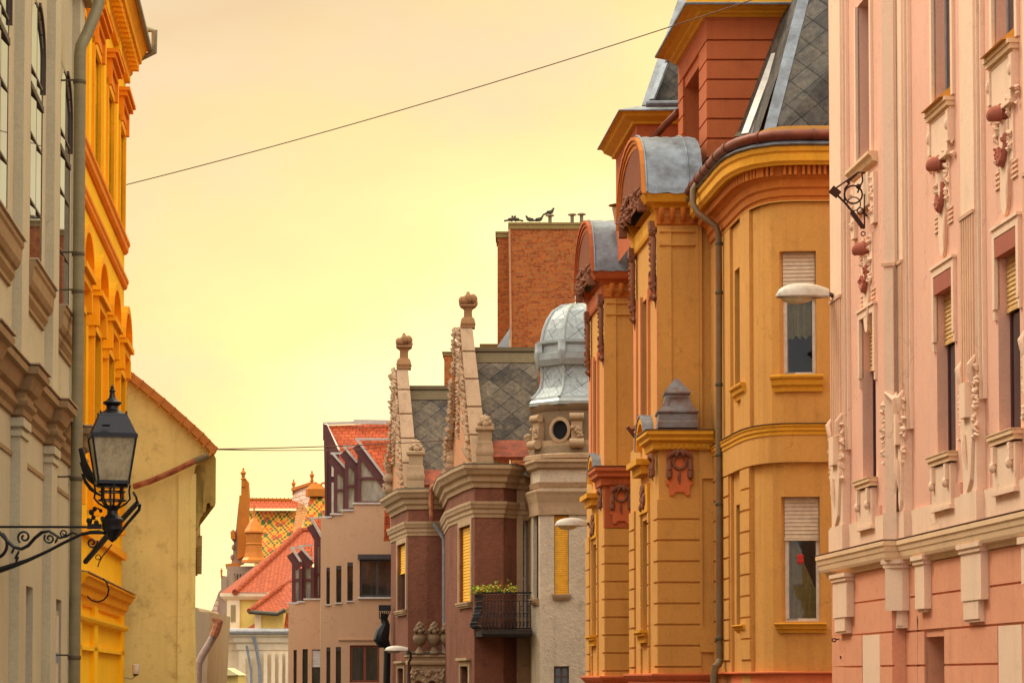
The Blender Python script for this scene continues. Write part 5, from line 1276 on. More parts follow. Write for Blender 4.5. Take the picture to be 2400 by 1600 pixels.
# gables facing the street: orange faces, pale coping and crockets; cross roofs in old slate behind
M_sl2 = slate('lozenge_slate', srgb(104, 90, 76), srgb(58, 49, 43), .40, R(45), srgb(124, 108, 84))
def gable(xn, xf, Yn, Yf, yb, xa, ya, thick, ridge, rx, pyeave, label):
    ymid = (Yn+Yf)/2
    n_, f_, a_ = P(xn, yb, Yn), P(xf, yb, Yf), P(xa, ya, ymid); n_.z = f_.z = ct
    a_.x = (n_.x+f_.x)/2; a_.y = ymid
    T_ = Vector((thick, 0, 0))
    m = MB(); m.extr([n_, f_, a_], T_*.55); g = m.build('gable', M_gab, bro)
    m = MB(); up = Vector((0, 0, .1))
    for e in (n_, f_):
        N_ = 5 
        for j in range(N_):
            p, q = e.lerp(a_, j/N_+.006), e.lerp(a_, (j+1)/N_-.006); s_ = Vector((-.06, 0, 0)); out_ = Vector((0, -.05 if e is n_ else .05, .02))
            w0 = 1-.28*j/N_; w1 = 1-.28*(j+1)/N_
            m.hexa([p+s_, p+T_*w0, q+T_*w1, q+s_, p+s_+out_*2+up*.4, p+T_*w0+out_*2+up*.4, q+T_*w1+out_*2+up*.4, q+s_+out_*2+up*.4])
    m.build('coping', M_stp, g)
    m = MB(); rnd = random.Random(int(xn))
    for e in (n_, f_):
        for j in range(34):
            p = e.lerp(a_, (j+rnd.random())/35); c0 = p+Vector((-.09+rnd.uniform(-.04, .04), -.03, .04)); w_ = rnd.uniform(.05, .13); h_ = rnd.uniform(.04, .12); m.tube([c0+Vector((w_*.6, 0, -h_)), c0+Vector((-w_*.5, -.03, 0)), c0+Vector((-w_, 0, h_*.8)), c0+Vector((-w_*.4, .02, h_*1.3))], [.03, .065, .05, .02], 6)
    m.build('crocket', M_stp, g)
    m = MB(); c = n_.lerp(f_, .5)
    for j in range(26):
        c0 = Vector((c.x-.05, n_.y+.7+rnd.uniform(-.16, .16), ct+.8+.085*j)); m.tube([c0+Vector((0, rnd.uniform(-.1, .1), -.08)), c0+Vector((-.06, 0, 0)), c0+Vector((0, rnd.uniform(-.1, .1), .08))], [.02, .05, .015], 6)
    for j in range(5): m.ell(Vector((c.x-.3, f_.y-.3+rnd.uniform(-.1, .1), ct+.3+.15*j)), Vector((.16, 0, 0)), Vector((0, .13, 0)), Vector((0, 0, .15)), 7, 5)
    m.build('carved_relief', M_stp, g)
    # finial
    s_ = ymid/F; fc = a_+T_*.42; fc.z = a_.z-.02
    m = MB(); m.lathe(fc, [(23*s_, 0), (23*s_, 8*s_), (25*s_, 10*s_), (21*s_, 22*s_), (14*s_, 26*s_), (13*s_, 40*s_), (15*s_, 46*s_), (26*s_, 52*s_), (25*s_, 55*s_)], 4, R(45), False)
    rnd = random.Random(4)
    for j in range(10):
        t = j*2.4; m.ell(fc+Vector((math.cos(t)*.15, math.sin(t)*.15, (60+(j % 3)*5)*s_)), Vector((.1, 0, 0)), Vector((0, .1, 0)), Vector((0, 0, .12)), 7, 5)
    m.ell(fc+Vector((0, 0, 66*s_)), Vector((.15, 0, 0)), Vector((0, .15, 0)), Vector((0, 0, .16))); m.ell(fc+Vector((0, 0, 77*s_)), Vector((.06, 0, 0)), Vector((0, .06, 0)), Vector((0, 0, .12)))
    m.build('finial', plaster('finial_stone', srgb(160, 116, 78), .4, bs=.6), g)
    # corner pedestal with fruit vase, on the near foot
    pc = n_+Vector((thick*.75, -.12, 0)); q = lambda h, w: (w*s_, h*s_)
    m = MB(); m.lathe(pc+Vector((0, 0, .0)), [(23*s_*1.2, 0), (23*s_*1.2, 22*s_)], 4, R(45), False)
    m.lathe(pc+Vector((0, 0, 22*s_)), [(26*s_, 0), (29*s_, 4*s_), (29*s_, 14*s_), (26*s_, 18*s_), (26*s_, 32*s_), (22*s_, 34*s_), (22*s_, 56*s_), (30*s_, 60*s_), (30*s_, 66*s_), (22*s_, 68*s_)], 4, R(45), False)
    for j in range(15):
        t = j*2.4; r_ = 14*s_*(1-.05*j); m.ell(pc+Vector((math.cos(t)*r_, math.sin(t)*r_, (92+j*1.3)*s_)), Vector((.085, 0, 0)), Vector((0, .085, 0)), Vector((0, 0, .08)), 7, 5)
    m.ell(pc+Vector((0, 0, 112*s_)), Vector((.04, 0, 0)), Vector((0, .04, 0)), Vector((0, 0, .08)))
    m.build('corner_pedestal', M_st, g)
    # cross roof
    rz = P(rx, ridge, ymid).z; ez_ = P(rx, pyeave, Yn+.1).z; xr = P(rx, ridge, ymid).x; x0 = n_.x+thick*.6
    A, B_, C1, D1 = Vector((x0, Yn+.15, ez_)), Vector((xr, Yn+.15, ez_)), Vector((xr, ymid, rz)), Vector((a_.x+thick*.4, ymid, rz))
    E1, F1 = Vector((x0-.3, Yf-.1, ez_)), Vector((xr, Yf-.1, ez_))
    m = MB(); m.poly([A, B_, C1, D1]); m.poly([D1, C1, F1, E1]); m.poly([B_, F1, C1]); r_ = m.build('slate_roof', M_sl2, g)
    m = MB(); m.bar(D1+Vector((0, -.02, .02)), C1+Vector((0, -.02, .02)), .16, .1); n3 = Vector((0, -(rz-ez_), (ymid-Yn))).normalized()
    dn = (A-D1); dn.x = 0; dn.normalize()
    m.hexa([D1+dn*.05+n3*.004, C1+dn*.05+n3*.004, C1+dn*.42+n3*.004, D1+dn*.42+n3*.004, D1+dn*.05+n3*.02, C1+dn*.05+n3*.02, C1+dn*.42+n3*.02, D1+dn*.42+n3*.02])
    m.build('ridge', plaster('ridge_lead', srgb(112, 96, 70), .5), r_)
    m = MB(); p0, p1 = P(rx-60*64/ymid, pyeave-0, Yn+.05), 0
    m.poly([A+Vector((.25, -.05, .02)), B_+Vector((0, -.05, .02)), B_+Vector((0, -.5, -.42)), A+Vector((.25, -.5, -.42))]); m.poly([B_+Vector((0, -.5, -.42)), A+Vector((.25, -.5, -.42)), A+Vector((.25, -.45, -.5)), B_+Vector((0, -.45, -.5))])
    m.build('tin_skirt', M_tilered, g)
    return g
gable(1112, 1056, 61.9, 65.6, 1071, 1092, 768, .34, 821, 1262, 1033, '')
gable(952, 916, 69.9, 73.4, 1150, 931, 864, .36, 910, 1072, 1102, '')
# rain pipe between the two bays and hopper at the turret
m = MB(); Yp = 68.9
m.tube([P(x, y, Yp) for x, y in ((1026, 1137), (1012, 1140), (1010, 1160), (1012, 1220))], .07, 8); m.build('rainwater_pipe', metal('rusty_pipe', (0, 0, 0, 1)), bro)
m = MB(); m.tube([P(x, y, Yp) for x, y in ((1016, 1226), (1030, 1246), (1040, 1262), (1041, 1290), (1041, 1600))], .055, 8); m.build('rainwater_pipe', metal('blue_grey_pipe', srgb(146, 150, 156), .5, .3), bro)
m = MB(); m.extr([P(x, y, 61.9) for x, y in ((1196, 1088), (1210, 1084), (1244, 1110), (1240, 1117), (1212, 1108))], (0, .25, 0)); m.build('gutter_spout', M_zinc, bro)
# wrought iron balcony, bellied, on the near bay
bx0, bx1 = 1113, 1243
ins = lambda px, Y: P(px, 1400, Y).x
zt_, zb_ = P(1180, 1386, 60.4).z, P(1180, 1490, 60.4).z
BL = Path([(ins(1243, 62.0)+.02, 60.5), (ins(1175, 60.5), 60.45), (ins(1132, 60.6), 60.6), (ins(1117, 61.1), 61.1), (ins(1114, 61.6), 61.7)], 1)
M_iron = simple('balcony_iron', srgb(34, 34, 38), .5, .5)
bal = MB(); h = zt_-zb_
bal.sweep(BL, [(-.03, zt_), (.03, zt_), (.03, zt_-.04), (-.03, zt_-.04)]); bal.sweep(BL, [(-.015, zt_-.2), (.015, zt_-.2), (.015, zt_-.22), (-.015, zt_-.22)]); bal.sweep(BL, [(-.02, zb_+.2), (.02, zb_+.2), (.02, zb_+.17), (-.02, zb_+.17)])
sh = MB(); outl = [BL.p3(u, .0, zb_) for u in BL.us()]
sh.sweep(BL, [(-.06, zb_+.16), (.05, zb_+.16), (.05, zb_+.06), (0, zb_), (-.9, zb_-.02), (-.9, zb_+.16)], 0, BL.U[2]); sh.extr([BL.p3(u, 0, zb_+.15) for u in BL.us()]+[Vector((ins(1243, 62.2), 62.3, zb_+.15))], (0, 0, -.15))
sl_ = sh.build('balcony', simple('balcony_floor', srgb(52, 44, 38), .8), bro)
u_ = .03; j = 0
while u_ < BL.len:
    bal.tube([BL.p3(u_, o_, zb_+z_) for o_, z_ in ((0, h-.2), (.01, h*.7), (.05, h*.5), (.13, h*.3), (.1, .22), (.0, .18))], .012, 5)
    for oo_, hh_ in ((.06, .48), (.13, .28)): bal.tube([BL.p3(min(u_+.035*math.cos(t)+.04, BL.len-.01), oo_, zb_+h*hh_+.05*math.sin(t)) for t in [2*math.pi*i/8 for i in range(8)]], .008, 4, True)
    if j % 2 == 0:
        bal.tube([BL.p3(min(u_+.04+.04*math.cos(t), BL.len-.01), .03+.0*t, zb_+h*.72-.09+.06*math.sin(t)) for t in [2*math.pi*i/8 for i in range(8)]], .009, 4, True)
    bal.tube([BL.p3(min(u_+.035*math.cos(t)+.04, BL.len-.01), .0, zt_-.12+.05*math.sin(t)) for t in [2*math.pi*i/6 for i in range(6)]], .009, 4, True)
    u_ += .085; j += 1
bal.build('railing', M_iron, sl_)
# flowers in the balcony box
rnd = random.Random(11); m = MB(); m2 = MB()
for j in range(520):
    u_ = rnd.uniform(.35, BL.len-.02); hgt = .06+.16*rnd.random()*(1.5 if .5 < u_ < .9 else .85)
    c = BL.p3(u_, rnd.uniform(-.12, .1), zt_+rnd.uniform(-.06, 1)*hgt); a_ = Vector((rnd.uniform(-1, 1), rnd.uniform(-1, 1), rnd.uniform(-.3, 1))).normalized(); b_ = a_.cross(Vector((rnd.uniform(-1, 1), rnd.uniform(-1, 1), rnd.uniform(-1, 1)))).normalized(); s_ = rnd.uniform(.025, .05)
    (m if rnd.random() < .8 else m2).poly([c-a_*s_, c-b_*s_*.5, c+a_*s_, c+b_*s_*.5])
fl = m.build('balcony_plants', simple('leaf_green', srgb(150, 168, 36), .7)); tag(fl, 'trailing yellow green plants along the top of the black iron balcony', 'plants')
m2.build('blossom', simple('blossom', srgb(222, 150, 50), .7), fl)
# second, further iron balcony seen edge on
m = MB(); Yq = 72.5
m.tube([P(x, y, Yq) for x, y in ((902, 1437), (900, 1450), (904, 1462), (897, 1480), (893, 1496), (900, 1508), (908, 1516), (906, 1600))], [.12, .1, .12, .2, .22, .18, .1, .1], 8)
m.bar(P(888, 1424, Yq), P(916, 1424, Yq), .2, .17)
for j in range(6): m.tube([P(889+j*5, 1432, Yq-.1), P(890+j*3, 1450, Yq-.1)], .015, 4)
m.build('iron_bracket', M_iron, bro)
# loggia with three stone vases
Yv = 68.3
LG = Path([(P(1062, 1550, Yv).x, Yv), (P(964, 1550, Yv).x, Yv), (P(956, 1550, 69.2).x, 69.6)], 1)
zl = P(1000, 1533, Yv).z
m = MB(); m.sweep(LG, [(-.3, zl), (.12, zl), (.13, zl-.05), (.08, zl-.09), (.06, zl-.16), (.09, zl-.2), (.08, zl-.26), (0, zl-.3), (-.3, zl-.3)]); lg = m.build('loggia', M_st, bro)
m = MB(); m.sweep(LG, [(-.3, zl+.003), (.135, zl+.003), (.135, zl+.06), (-.3, zl+.1)]); m.build('slab', simple('dark_trim', (0, 0, 0, 1)), lg)
LF = Path([LG.p[0], LG.p[1]], 1); W_ = LF.len; n_ = 3; aw = W_/n_
m = MB()
for j in range(n_):
    c = aw*(j+.5); r = aw*.36; z0_ = zl-.3; zs = zl-.86
    pts = [(c-r, .3), (c-aw/2, .3), (c-aw/2, z0_), (c+aw/2, z0_), (c+aw/2, .3), (c+r, .3)]+[(c+r*math.cos(t), zs+r*1.35*math.sin(t)) for t in [math.pi*i/12 for i in range(13)]]
    L1 = [(c-aw/2, .3), (c-r, .3)]+[(c+r*math.cos(t), zs+r*1.35*math.sin(t)) for t in [math.pi-math.pi/2*i/6 for i in range(7)]]+[(c, z0_), (c-aw/2, z0_)]
    L2 = [(2*c-u, z) for u, z in L1][::-1]
    m.prism(LF, L1, -.2, .0); m.prism(LF, L2, -.2, .0)
m.build('arcade', M_st, lg)
m = MB(); rnd = random.Random(8)
for j in range(60):
    u_ = rnd.uniform(0.02, W_-.02); ph = (u_/aw) % 1; zz_ = zl-.42-rnd.uniform(0, .35)*(abs(ph-.5)*2)
    m.blob(LF, u_, .02, zz_, .05, .04, .06, 6, 5)
m.build('carved_relief', M_stp, lg)
for x in (984, 1018, 1047):
    c = P(x, 1532, 68.25); s_ = 68.25/F; m = MB()
    m.lathe(c, [(12*s_, 0), (13*s_, 3*s_), (6*s_, 14*s_), (5*s_, 18*s_), (12*s_, 24*s_), (16*s_, 34*s_), (16*s_, 40*s_), (14*s_, 44*s_), (15*s_, 47*s_)], 14)
    for j in range(16): t = j*2.4; rr = (12-.55*j)*s_; m.ell(c+Vector((math.cos(t)*rr, math.sin(t)*rr, (50+j*1.3)*s_)), Vector((.065, 0, 0)), Vector((0, .065, 0)), Vector((0, 0, .06)), 6, 5)
    m.ell(c+Vector((0, 0, 66*s_)), Vector((.08, 0, 0)), Vector((0, .08, 0)), Vector((0, 0, .12)), 6, 5)
    v_ = m.build('stone_urn', M_urn)
    pos = {984: 'leftmost', 1018: 'middle', 1047: 'rightmost'}[x]
    tag(v_, pos+' of the three grey stone vases heaped with fruit above the brown loggia', 'stone vase', 'stone vases over the arcade')
street_lamp(901, 956, 1511, 1530, 66.5, 'small white street lamp low beside the brown house on a curved grey pole', [(953, 1522, 66.5), (958, 1525, 66.5), (962, 1530, 66.6), (963, 1541, 66.7), (958, 1551, 66.8), (957, 1600, 66.8)])

# ================================================================ brick chimney stacks behind
M_brk = brickmat('old_brick', srgb(200, 100, 38), srgb(164, 66, 24), srgb(150, 116, 70), .25, .077, .011, .5, 0, .9, .006, .8, srgb(122, 92, 50))
M_cap = plaster('stack_cap', srgb(148, 122, 72), .4)
def stack(x0, x1, y0, y1, Y, dY, label, capw=8, capt=16, mat=M_brk):
    a, b, t = P(x0, y1, Y), P(x1, y1, Y), P(x0, y0, Y)
    root = thing('chimney_stack', label, 'chimney', Vector(((a.x+b.x)/2, Y+dY/2, a.z)), 'brick chimney stacks behind the brown house')
    pth = Path([(b.x, Y+dY), (b.x, Y), (a.x, Y), (a.x, Y+dY)][0:4], 1)
    m = MB(); z0 = min(a.z, 6.5); m.hexa([Vector((a.x, Y, z0)), Vector((b.x, Y, z0)), Vector((b.x, Y+dY, z0)), Vector((a.x, Y+dY, z0)), Vector((a.x, Y, t.z-capt/F*Y)), Vector((b.x, Y, t.z-capt/F*Y)), Vector((b.x, Y+dY, t.z-capt/F*Y)), Vector((a.x, Y+dY, t.z-capt/F*Y))]); m.build('shaft', mat, root)
    w = capw/F*Y; m = MB()
    for zz0, zz1, ww in ((t.z-capt/F*Y-.001, t.z-capt*.3/F*Y, w*.6), (t.z-capt*.3/F*Y, t.z, w)): m.hexa([Vector((a.x-ww, Y-ww, zz0)), Vector((b.x+ww, Y-ww, zz0)), Vector((b.x+ww, Y+dY+ww, zz0)), Vector((a.x-ww, Y+dY+ww, zz0)), Vector((a.x-ww, Y-ww, zz1)), Vector((b.x+ww, Y-ww, zz1)), Vector((b.x+ww, Y+dY+ww, zz1)), Vector((a.x-ww, Y+dY+ww, zz1))])
    m.build('cap', M_cap, root); return root
big = stack(1196, 1392, 522, 830, 76, 2.4, 'largest red brick chimney stack, with flue pipes and birds on its cap', 5, 15)
m = MB(); a_, b_ = P(1194, 537, 75.96), P(1198, 830, 75.96); m.bar(a_, b_, .06, .06); m.build('corner_strip', M_gab, big)
for x, y0, y1 in ((1289, 505, 523), (1341, 503, 523), (1363, 502, 523)):
    c = P(x, y1, 76.6); hgt = P(x, y0, 76.6).z-c.z; m = MB(); m.lathe(c, [(.055, 0), (.055, hgt*.85), (.03, hgt*.86)], 8); m.lathe(c+Vector((0, 0, hgt)), [(.02, -.05), (.14, -.02), (.12, .02)], 8); m.build('flue_pipe', metal('flue_metal', srgb(130, 112, 88), .5, .4), big)
stack(1166, 1194.5, 543, 830, 77.5, 1.6, 'narrow brick chimney stack attached left of the largest one', 5, 14)
stack(1041, 1070, 824, 900, 75, 1.2, 'low brick chimney stack at the left, behind the farther gable ridge', 5, 9)
stack(1065, 1105, 806, 900, 76, 1.2, 'squat brick chimney stack directly behind the nearer gable', 5, 9)
stack(1128, 1166, 806, 860, 78, 1.2, 'low rendered parapet stack between the nearer gable and the narrow stack', 4, 10, M_cap)
m = MB(); m.extr([P(x, y, 74.5) for x, y in ((1160, 820), (1196, 768), (1192, 822))], (0, 1, 0)); m.build('skylight', M_zinc, bro, 'small grey zinc roof light beside the stack')
# pigeons
M_bird = simple('dark_feathers', srgb(74, 64, 50), .8)
def pigeon(x, y, Y, face, label, up=0):
    c = P(x, y, Y); r_ = thing('pigeon', label, 'bird', c, 'birds on the chimney cap'); f = face; s = .8
    m = MB(); V = lambda a, b, z: c+Vector((a*f*s, b*s, z*s))
    t = .5 if up else 0
    m.tube([V(-.2, 0, .06-.1*t), V(-.12, 0, .08), V(-.04, 0, .1), V(.04, 0, .12), V(.08, 0, .16+.03*t), V(.1, 0, .2+.04*t), V(.12, 0, .225+.05*t), V(.14, 0, .22+.05*t), V(.165, 0, .21+.05*t)], [.012, .035, .06, .062, .045, .03, .034, .024, .004], 8)
    m.tube([V(-.3, 0, .05-.12*t), V(-.12, 0, .085)], [.03, .03], 6)
    m.tube([V(.0, .02, .0), V(.0, .02, .07)], .007, 4); m.tube([V(.0, -.02, .0), V(.0, -.02, .07)], .007, 4)
    m.build('body', M_bird, r_)
    m = MB()
    for sg in (-1, 1): m.ell(V(-.04, sg*.05, .11), Vector((.11*s*f, 0, -.02)), Vector((0, .02*s, 0)), Vector((0, 0, .04*s)), 8, 5)
    m.build('wing', M_bird, r_)
pigeon(1200, 521, 76, 1, 'dark pigeon leaning over the left end of the big chimney cap'); pigeon(1208, 521, 76.3, -1, 'dark pigeon just right of the one at the left end of the chimney cap')
pigeon(1241, 521, 76.2, -1, 'dark pigeon crouching alone in the left half of the chimney cap'); pigeon(1264, 521, 76.1, 1, 'dark pigeon facing right beside the tallest flue pipe'); pigeon(1290, 504, 76.6, 1, 'pigeon sitting highest, on top of the first flue pipe', 1)

# ================================================================ modern beige building with glazed timber dormers
M_be = plaster('beige_render', srgb(200, 158, 122), .25, streak=.12, patch=.05, bs=.15)
M_tim = simple('dark_red_timber', srgb(96, 44, 40), .6)
M_trim = simple('pale_metal_trim', srgb(206, 196, 184), .4)
M_tile = brickmat('red_tile', srgb(190, 84, 36), srgb(166, 68, 28), srgb(120, 44, 20), .22, .2, .012, .5, 0, .8, .02, .5)
mod = thing('modern_apartment_house', 'beige rendered apartment house with stepped parapet and dark timber glazed dormers', 'apartment house', (-4, 80, 0))
cols = [(751, 777, 1213), (777, 802, 1206), (802, 829, 1197), (829, 925, 1181)]
colsL = [(676, 700, 1414), (700, 715, 1411), (715, 751, 1405)]
MPp = Path([G2(930, 78), G2(751, 78), (G2(751, 78).x-.1, 86)], 1); MPl = Path([G2(751.5, 82), G2(676, 82), (G2(676, 82).x-.1, 90)], 1)
def opn(pth, L_): return [pop(pth, *q) for q in L_]
oR = opn(MPp, [(843, 1310, 925, 1398, .12), (765, 1329, 773, 1415, .2), (788, 1325, 800, 1411, .2), (814, 1317, 827, 1407, .2), (765, 1516, 774, 1640, .2), (787, 1515, 799, 1640, .2), (820, 1511, 889, 1598, .12)])
oL = opn(MPl, [(688, 1522, 695, 1640, .2), (709, 1520, 721, 1640, .2), (731, 1521, 751.3, 1606, .12)])
fix = lambda L_: [(max(q[0], .0), q[1], max(q[2], .9), q[3], q[4]) for q in L_]
oR, oL = fix(oR), fix(oL)
m = MB()
for (x0, x1, y) in cols:
    a, b = sorted((MPp.u(x0), MPp.u(x1))); a = max(a, 0); b = min(b, MPp.U[1]); wall(m, MPp, a, b, 0, MPp.z((x0+x1)/2, y), [q for q in oR if q[0] < b and q[1] > a and (q[0]+q[1])/2 > a-9])
zR = MPp.z(760, 1213); wall(m, MPp, MPp.U[1], MPp.len, 0, zR)
m.build('wall', M_be, mod)
m = MB()
for (x0, x1, y) in colsL:
    a, b = sorted((MPl.u(x0), MPl.u(x1))); a = max(a, 0); b = min(b, MPl.U[1]); wall(m, MPl, a, b, 0, MPl.z((x0+x1)/2, y), [q for q in oL if q[0] < b and q[1] > a])
wall(m, MPl, MPl.U[1], MPl.len, 0, MPl.z(690, 1414)); m.build('wall', M_be, mod)
for cc_, pth in ((cols, MPp), (colsL, MPl)):
    m = MB()
    for (x0, x1, y) in cc_:
        a, b = sorted((pth.u(x0+.5), pth.u(x1))); a = max(a, 0); z = pth.z((x0+x1)/2, y); m.box(pth, a, min(b+.06, pth.U[1]+.05), z, z+.05, -.6, .05)
    m.build('parapet_capping', M_trim, mod)
M_dkf = simple('anthracite_frame', srgb(62, 52, 54), .5)
for i, q in enumerate(oR):
    if i in (0, 6):
        f_ = M_dkf if i == 0 else simple('red_window_frame', srgb(134, 60, 36), .5)
        w = window(MPp, q, mod, f_, M_glass, .07, 1, ())
        m = MB(); rows = []
        for j in range(50):
            t = j/49; rows.append([MPp.p3(q[0]+.08+(q[1]-q[0]-.16)*t, -.118+.004*math.sin(t*60), q[2]+.06), MPp.p3(q[0]+.08+(q[1]-q[0]-.16)*t, -.118+.004*math.sin(t*60), q[3]-.06)])
        m.grid(rows if i == 6 else [r_ for r_ in rows[3:12]]+[]); m.build('curtain', simple('white_net_curtain', srgb(176, 166, 148), .9), w)
        m = MB(); z = q[3]
        if i == 0: m.box(MPp, q[0], q[1]+.05, z, z+.15, -.02, .1); m.build('shutter_box', M_dkf, w); m = MB(); m.box(MPp, q[0], q[1]+.05, q[2]-.06, q[2], -.1, .08); m.build('window_sill', M_trim, w)
        else: m.box(MPp, q[0]-.05, q[1]+.35, z+.15, z+.2, -.02, .05); m.build('drip_moulding', M_be, w)
    else:
        w = window(MPp, q, mod, M_dkf, M_glass, .03, 0, ()); m = MB(); m.box(MPp, q[0], q[1], q[3]-.12, q[3], -.19, -.02); m.build('shutter_box', M_dkf, w)
        if i < 4: m = MB(); m.box(MPp, q[0]-.03, q[1]+.03, q[2]-.04, q[2], -.1, .06); m.build('window_sill', M_trim, w)
for i, q in enumerate(oL):
    w = window(MPl, q, mod, M_dkf, M_glass, .03, 0, (), .45 if i == 2 else 0, M_trim)
# timber glazed dormers: each a raking frame in front of a red tiled slope
def tdormer(apx, apy, bx, by, xl, xr, yb, Y, par, mid):
    m = MB(); q = lambda x, y, yy=Y: P(x, y, yy); d = Vector((0, .14, 0))
    nb = [0]
    def beam(x0, y0, x1, y1, w):          # w in px
        nb[0] += 1; Yk = Y-.006*nb[0]
        a, b = Vector((x0, y0)), Vector((x1, y1)); n = (b-a).normalized(); n = Vector((-n.y, n.x))*w/2
        m.extr([q(*(a+n), Yk), q(*(b+n), Yk), q(*(b-n), Yk), q(*(a-n), Yk)], d)
    hb = lambda x: apy+(x-apx)*(by-apy)/(bx-apx)
    beam(apx, apy+13, bx, by+13, 20)
    for x in (xl+4, xr-4): beam(x, hb(x)+12 if x >= apx else apy+4, x, yb, 8)
    beam(xl, mid, xr, mid, 6); beam(xl, yb-3, xr, yb-3, 6)
    f = m.build('timber_dormer', M_tim, par)
    m = MB(); n = 3.2
    m.extr([q(apx, apy, Y-.09), q(bx, by, Y-.09), q(bx+5, by-2, Y-.09), q(apx+5, apy-3, Y-.09)], (0, .4, 0))
    m.build('rafter_trim', M_trim, f)
    m = MB(); m.extr([q(xl+2, yb-2, Y+.06), q(xr-2, yb-2, Y+.06), q(xr-2, min(hb(xr)+16, yb-4), Y+.06), q(xl+2, max(hb(xl), apy)+16, Y+.06)], (0, .02, 0)); m.build('pane', glass('dormer_glass', (.2, .19, .16, 1), .06), f)
    return f
def slope(pts, Y0, Y1, name, par, mat=M_tile):
    """tiled slope: pts (x, y, 0 eave .. 1 ridge)"""
    m = MB(); m.poly([P(x, y, Y0+(Y1-Y0)*t) for x, y, t in pts]); return m.build(name, mat, par)
slope([(769, 997, 1), (925, 992, 1), (925, 1160, 0), (816, 1160, 0)], 78.9, 82.5, 'tile_roof', mod)
slope([(846, 1031, 1), (925, 1031, 1), (925, 1185, 0), (918, 1145, .1)], 78.4, 80.5, 'tile_roof', mod)
slope([(775, 1061, 1), (825, 1046, 1), (860, 1130, 0), (815, 1130, 0)], 78.7, 80.5, 'tile_roof', mod)
m = MB(); m.bar(P(757, 992, 82.4), P(829, 990, 82.4), .12, .07); m.bar(P(829, 988, 82.3), P(935, 990, 82.3), .12, .14); m.bar(P(832, 1029, 80.3), P(930, 1029, 80.3), .12, .07); m.bar(P(804, 1045, 79.2), P(834, 1045, 79.2), .1, .06); m.bar(P(775, 1062, 79.2), P(806, 1062, 79.2), .1, .06)
m.bar(P(763, 995, 82.2), P(794, 1058, 79.8), .1, .08)
m.build('ridge_trim', M_trim, mod)
m = MB(); m.extr([P(x, y, 79.4) for x, y in ((757, 993), (766, 995), (794, 1058), (790, 1210), (762, 1213), (759, 1030), (757, 1030))], (0, .3, 0)); m.extr([P(x, y, 79.35) for x, y in ((761, 1040), (767, 1044), (767, 1212), (762, 1213))], (0, .1, 0)); m.build('timber_cladding', M_tim, mod)
m = MB(); 
for (x0, y0, x1, y1) in ((777, 1089, 784, 1116), (777, 1130, 783, 1205)): m.extr([P(x0, y1, 79.33), P(x1, y1, 79.33), P(x1, y0, 79.33), P(x0, y0, 79.33)], (0, .05, 0))
m.build('pane', glass('bright_glass', (.5, .48, .4, 1), .1), mod)
tdormer(776, 1062, 808, 1098, 782, 812, 1205, 78.7, mod, 1148); tdormer(803, 1047, 835, 1084, 808, 838, 1196, 78.5, mod, 1138); tdormer(834, 1031, 916, 1140, 838, 912, 1180, 78.2, mod, 1120)
tdormer(728, 1217, 753, 1262, 736, 756, 1402, 82.6, mod, 1345); tdormer(700, 1281, 728, 1312, 708, 736, 1408, 82.3, mod, 1358); tdormer(680, 1284, 702, 1316, 684, 708, 1412, 82.1, mod, 1358)
slope([(728, 1213, 1), (760, 1212, 1), (760, 1290, 0), (745, 1290, 0)], 83, 84, 'tile_roof', mod)
slope([(703, 1280, 1), (732, 1278, 1), (732, 1350, 0), (722, 1350, 0)], 83, 84.5, 'tile_roof', mod)
m = MB(); m.bar(P(726, 1214, 82.9), P(770, 1212, 82.9), .1, .05); m.bar(P(699, 1279, 82.9), P(732, 1277, 82.9), .1, .05); m.bar(P(680, 1283, 82.9), P(703, 1282, 82.9), .1, .05); m.build('ridge_trim', M_trim, mod)
m = MB(); m.poly([P(x, y, 76) for x, y in ((901, 1196), (914, 1196), (914, 1262), (900, 1262))]); m.extr([P(x, y, 76) for x, y in ((899, 1262), (914, 1262), (914, 1266), (899, 1266))], (0, .3, 0)); m.build('tile_hanging', M_tile, mod)
m = MB(); m.box(Path([G2(916, 77.6), G2(901, 77.6)], 1), 0, .2, 0, P(905, 1507, 77.6).z, -.1, 0); m.build('cream_pier', M_st, mod)
# ================================================================ distant cream house with hipped tile roofs
M_fc = plaster('far_cream', srgb(238, 214, 176), .2, bs=.1)
M_fy = plaster('far_yellow', srgb(226, 196, 110), .15, bs=.1)
M_ft = brickmat('far_red_tile', srgb(184, 88, 46), srgb(162, 70, 36), srgb(130, 56, 30), .22, .17, .02, .5, 0, .8, .02, .4)
YF = 118
fc = thing('cream_hipped_house', 'cream stucco house with red tiled hipped roofs seen below the church', 'house', (-10, YF, 0))
q = lambda x, y, Y=YF: P(x, y, Y)
def blk(par, name, mat, x0, x1, y, Y0, Y1, skew=-.1, zb=0):
    m = MB(); z1 = P(x0, y, Y0).z; a, b = P(x0, y, Y0).x, P(x1, y, Y0).x; dx = skew*(Y1-Y0)
    m.hexa([Vector((a, Y0, zb)), Vector((b, Y0, zb)), Vector((b+dx, Y1, zb)), Vector((a+dx, Y1, zb)), Vector((a, Y0, z1)), Vector((b, Y0, z1)), Vector((b+dx, Y1, z1)), Vector((a+dx, Y1, z1))])
    return m.build(name, mat, par), z1
blk(fc, 'wall', M_fc, 560, 690, 1504, YF, YF+14); blk(fc, 'wall', M_fc, 508, 562, 1510, YF+1.5, YF+14)
m = MB(); FPp = Path([(q(700, 1500).x, YF), (q(559, 1500).x, YF), (q(559, 1500).x, YF+1.5), (q(500, 1500, YF+1.5).x, YF+1.5)], 1)
za = q(600, 1484).z
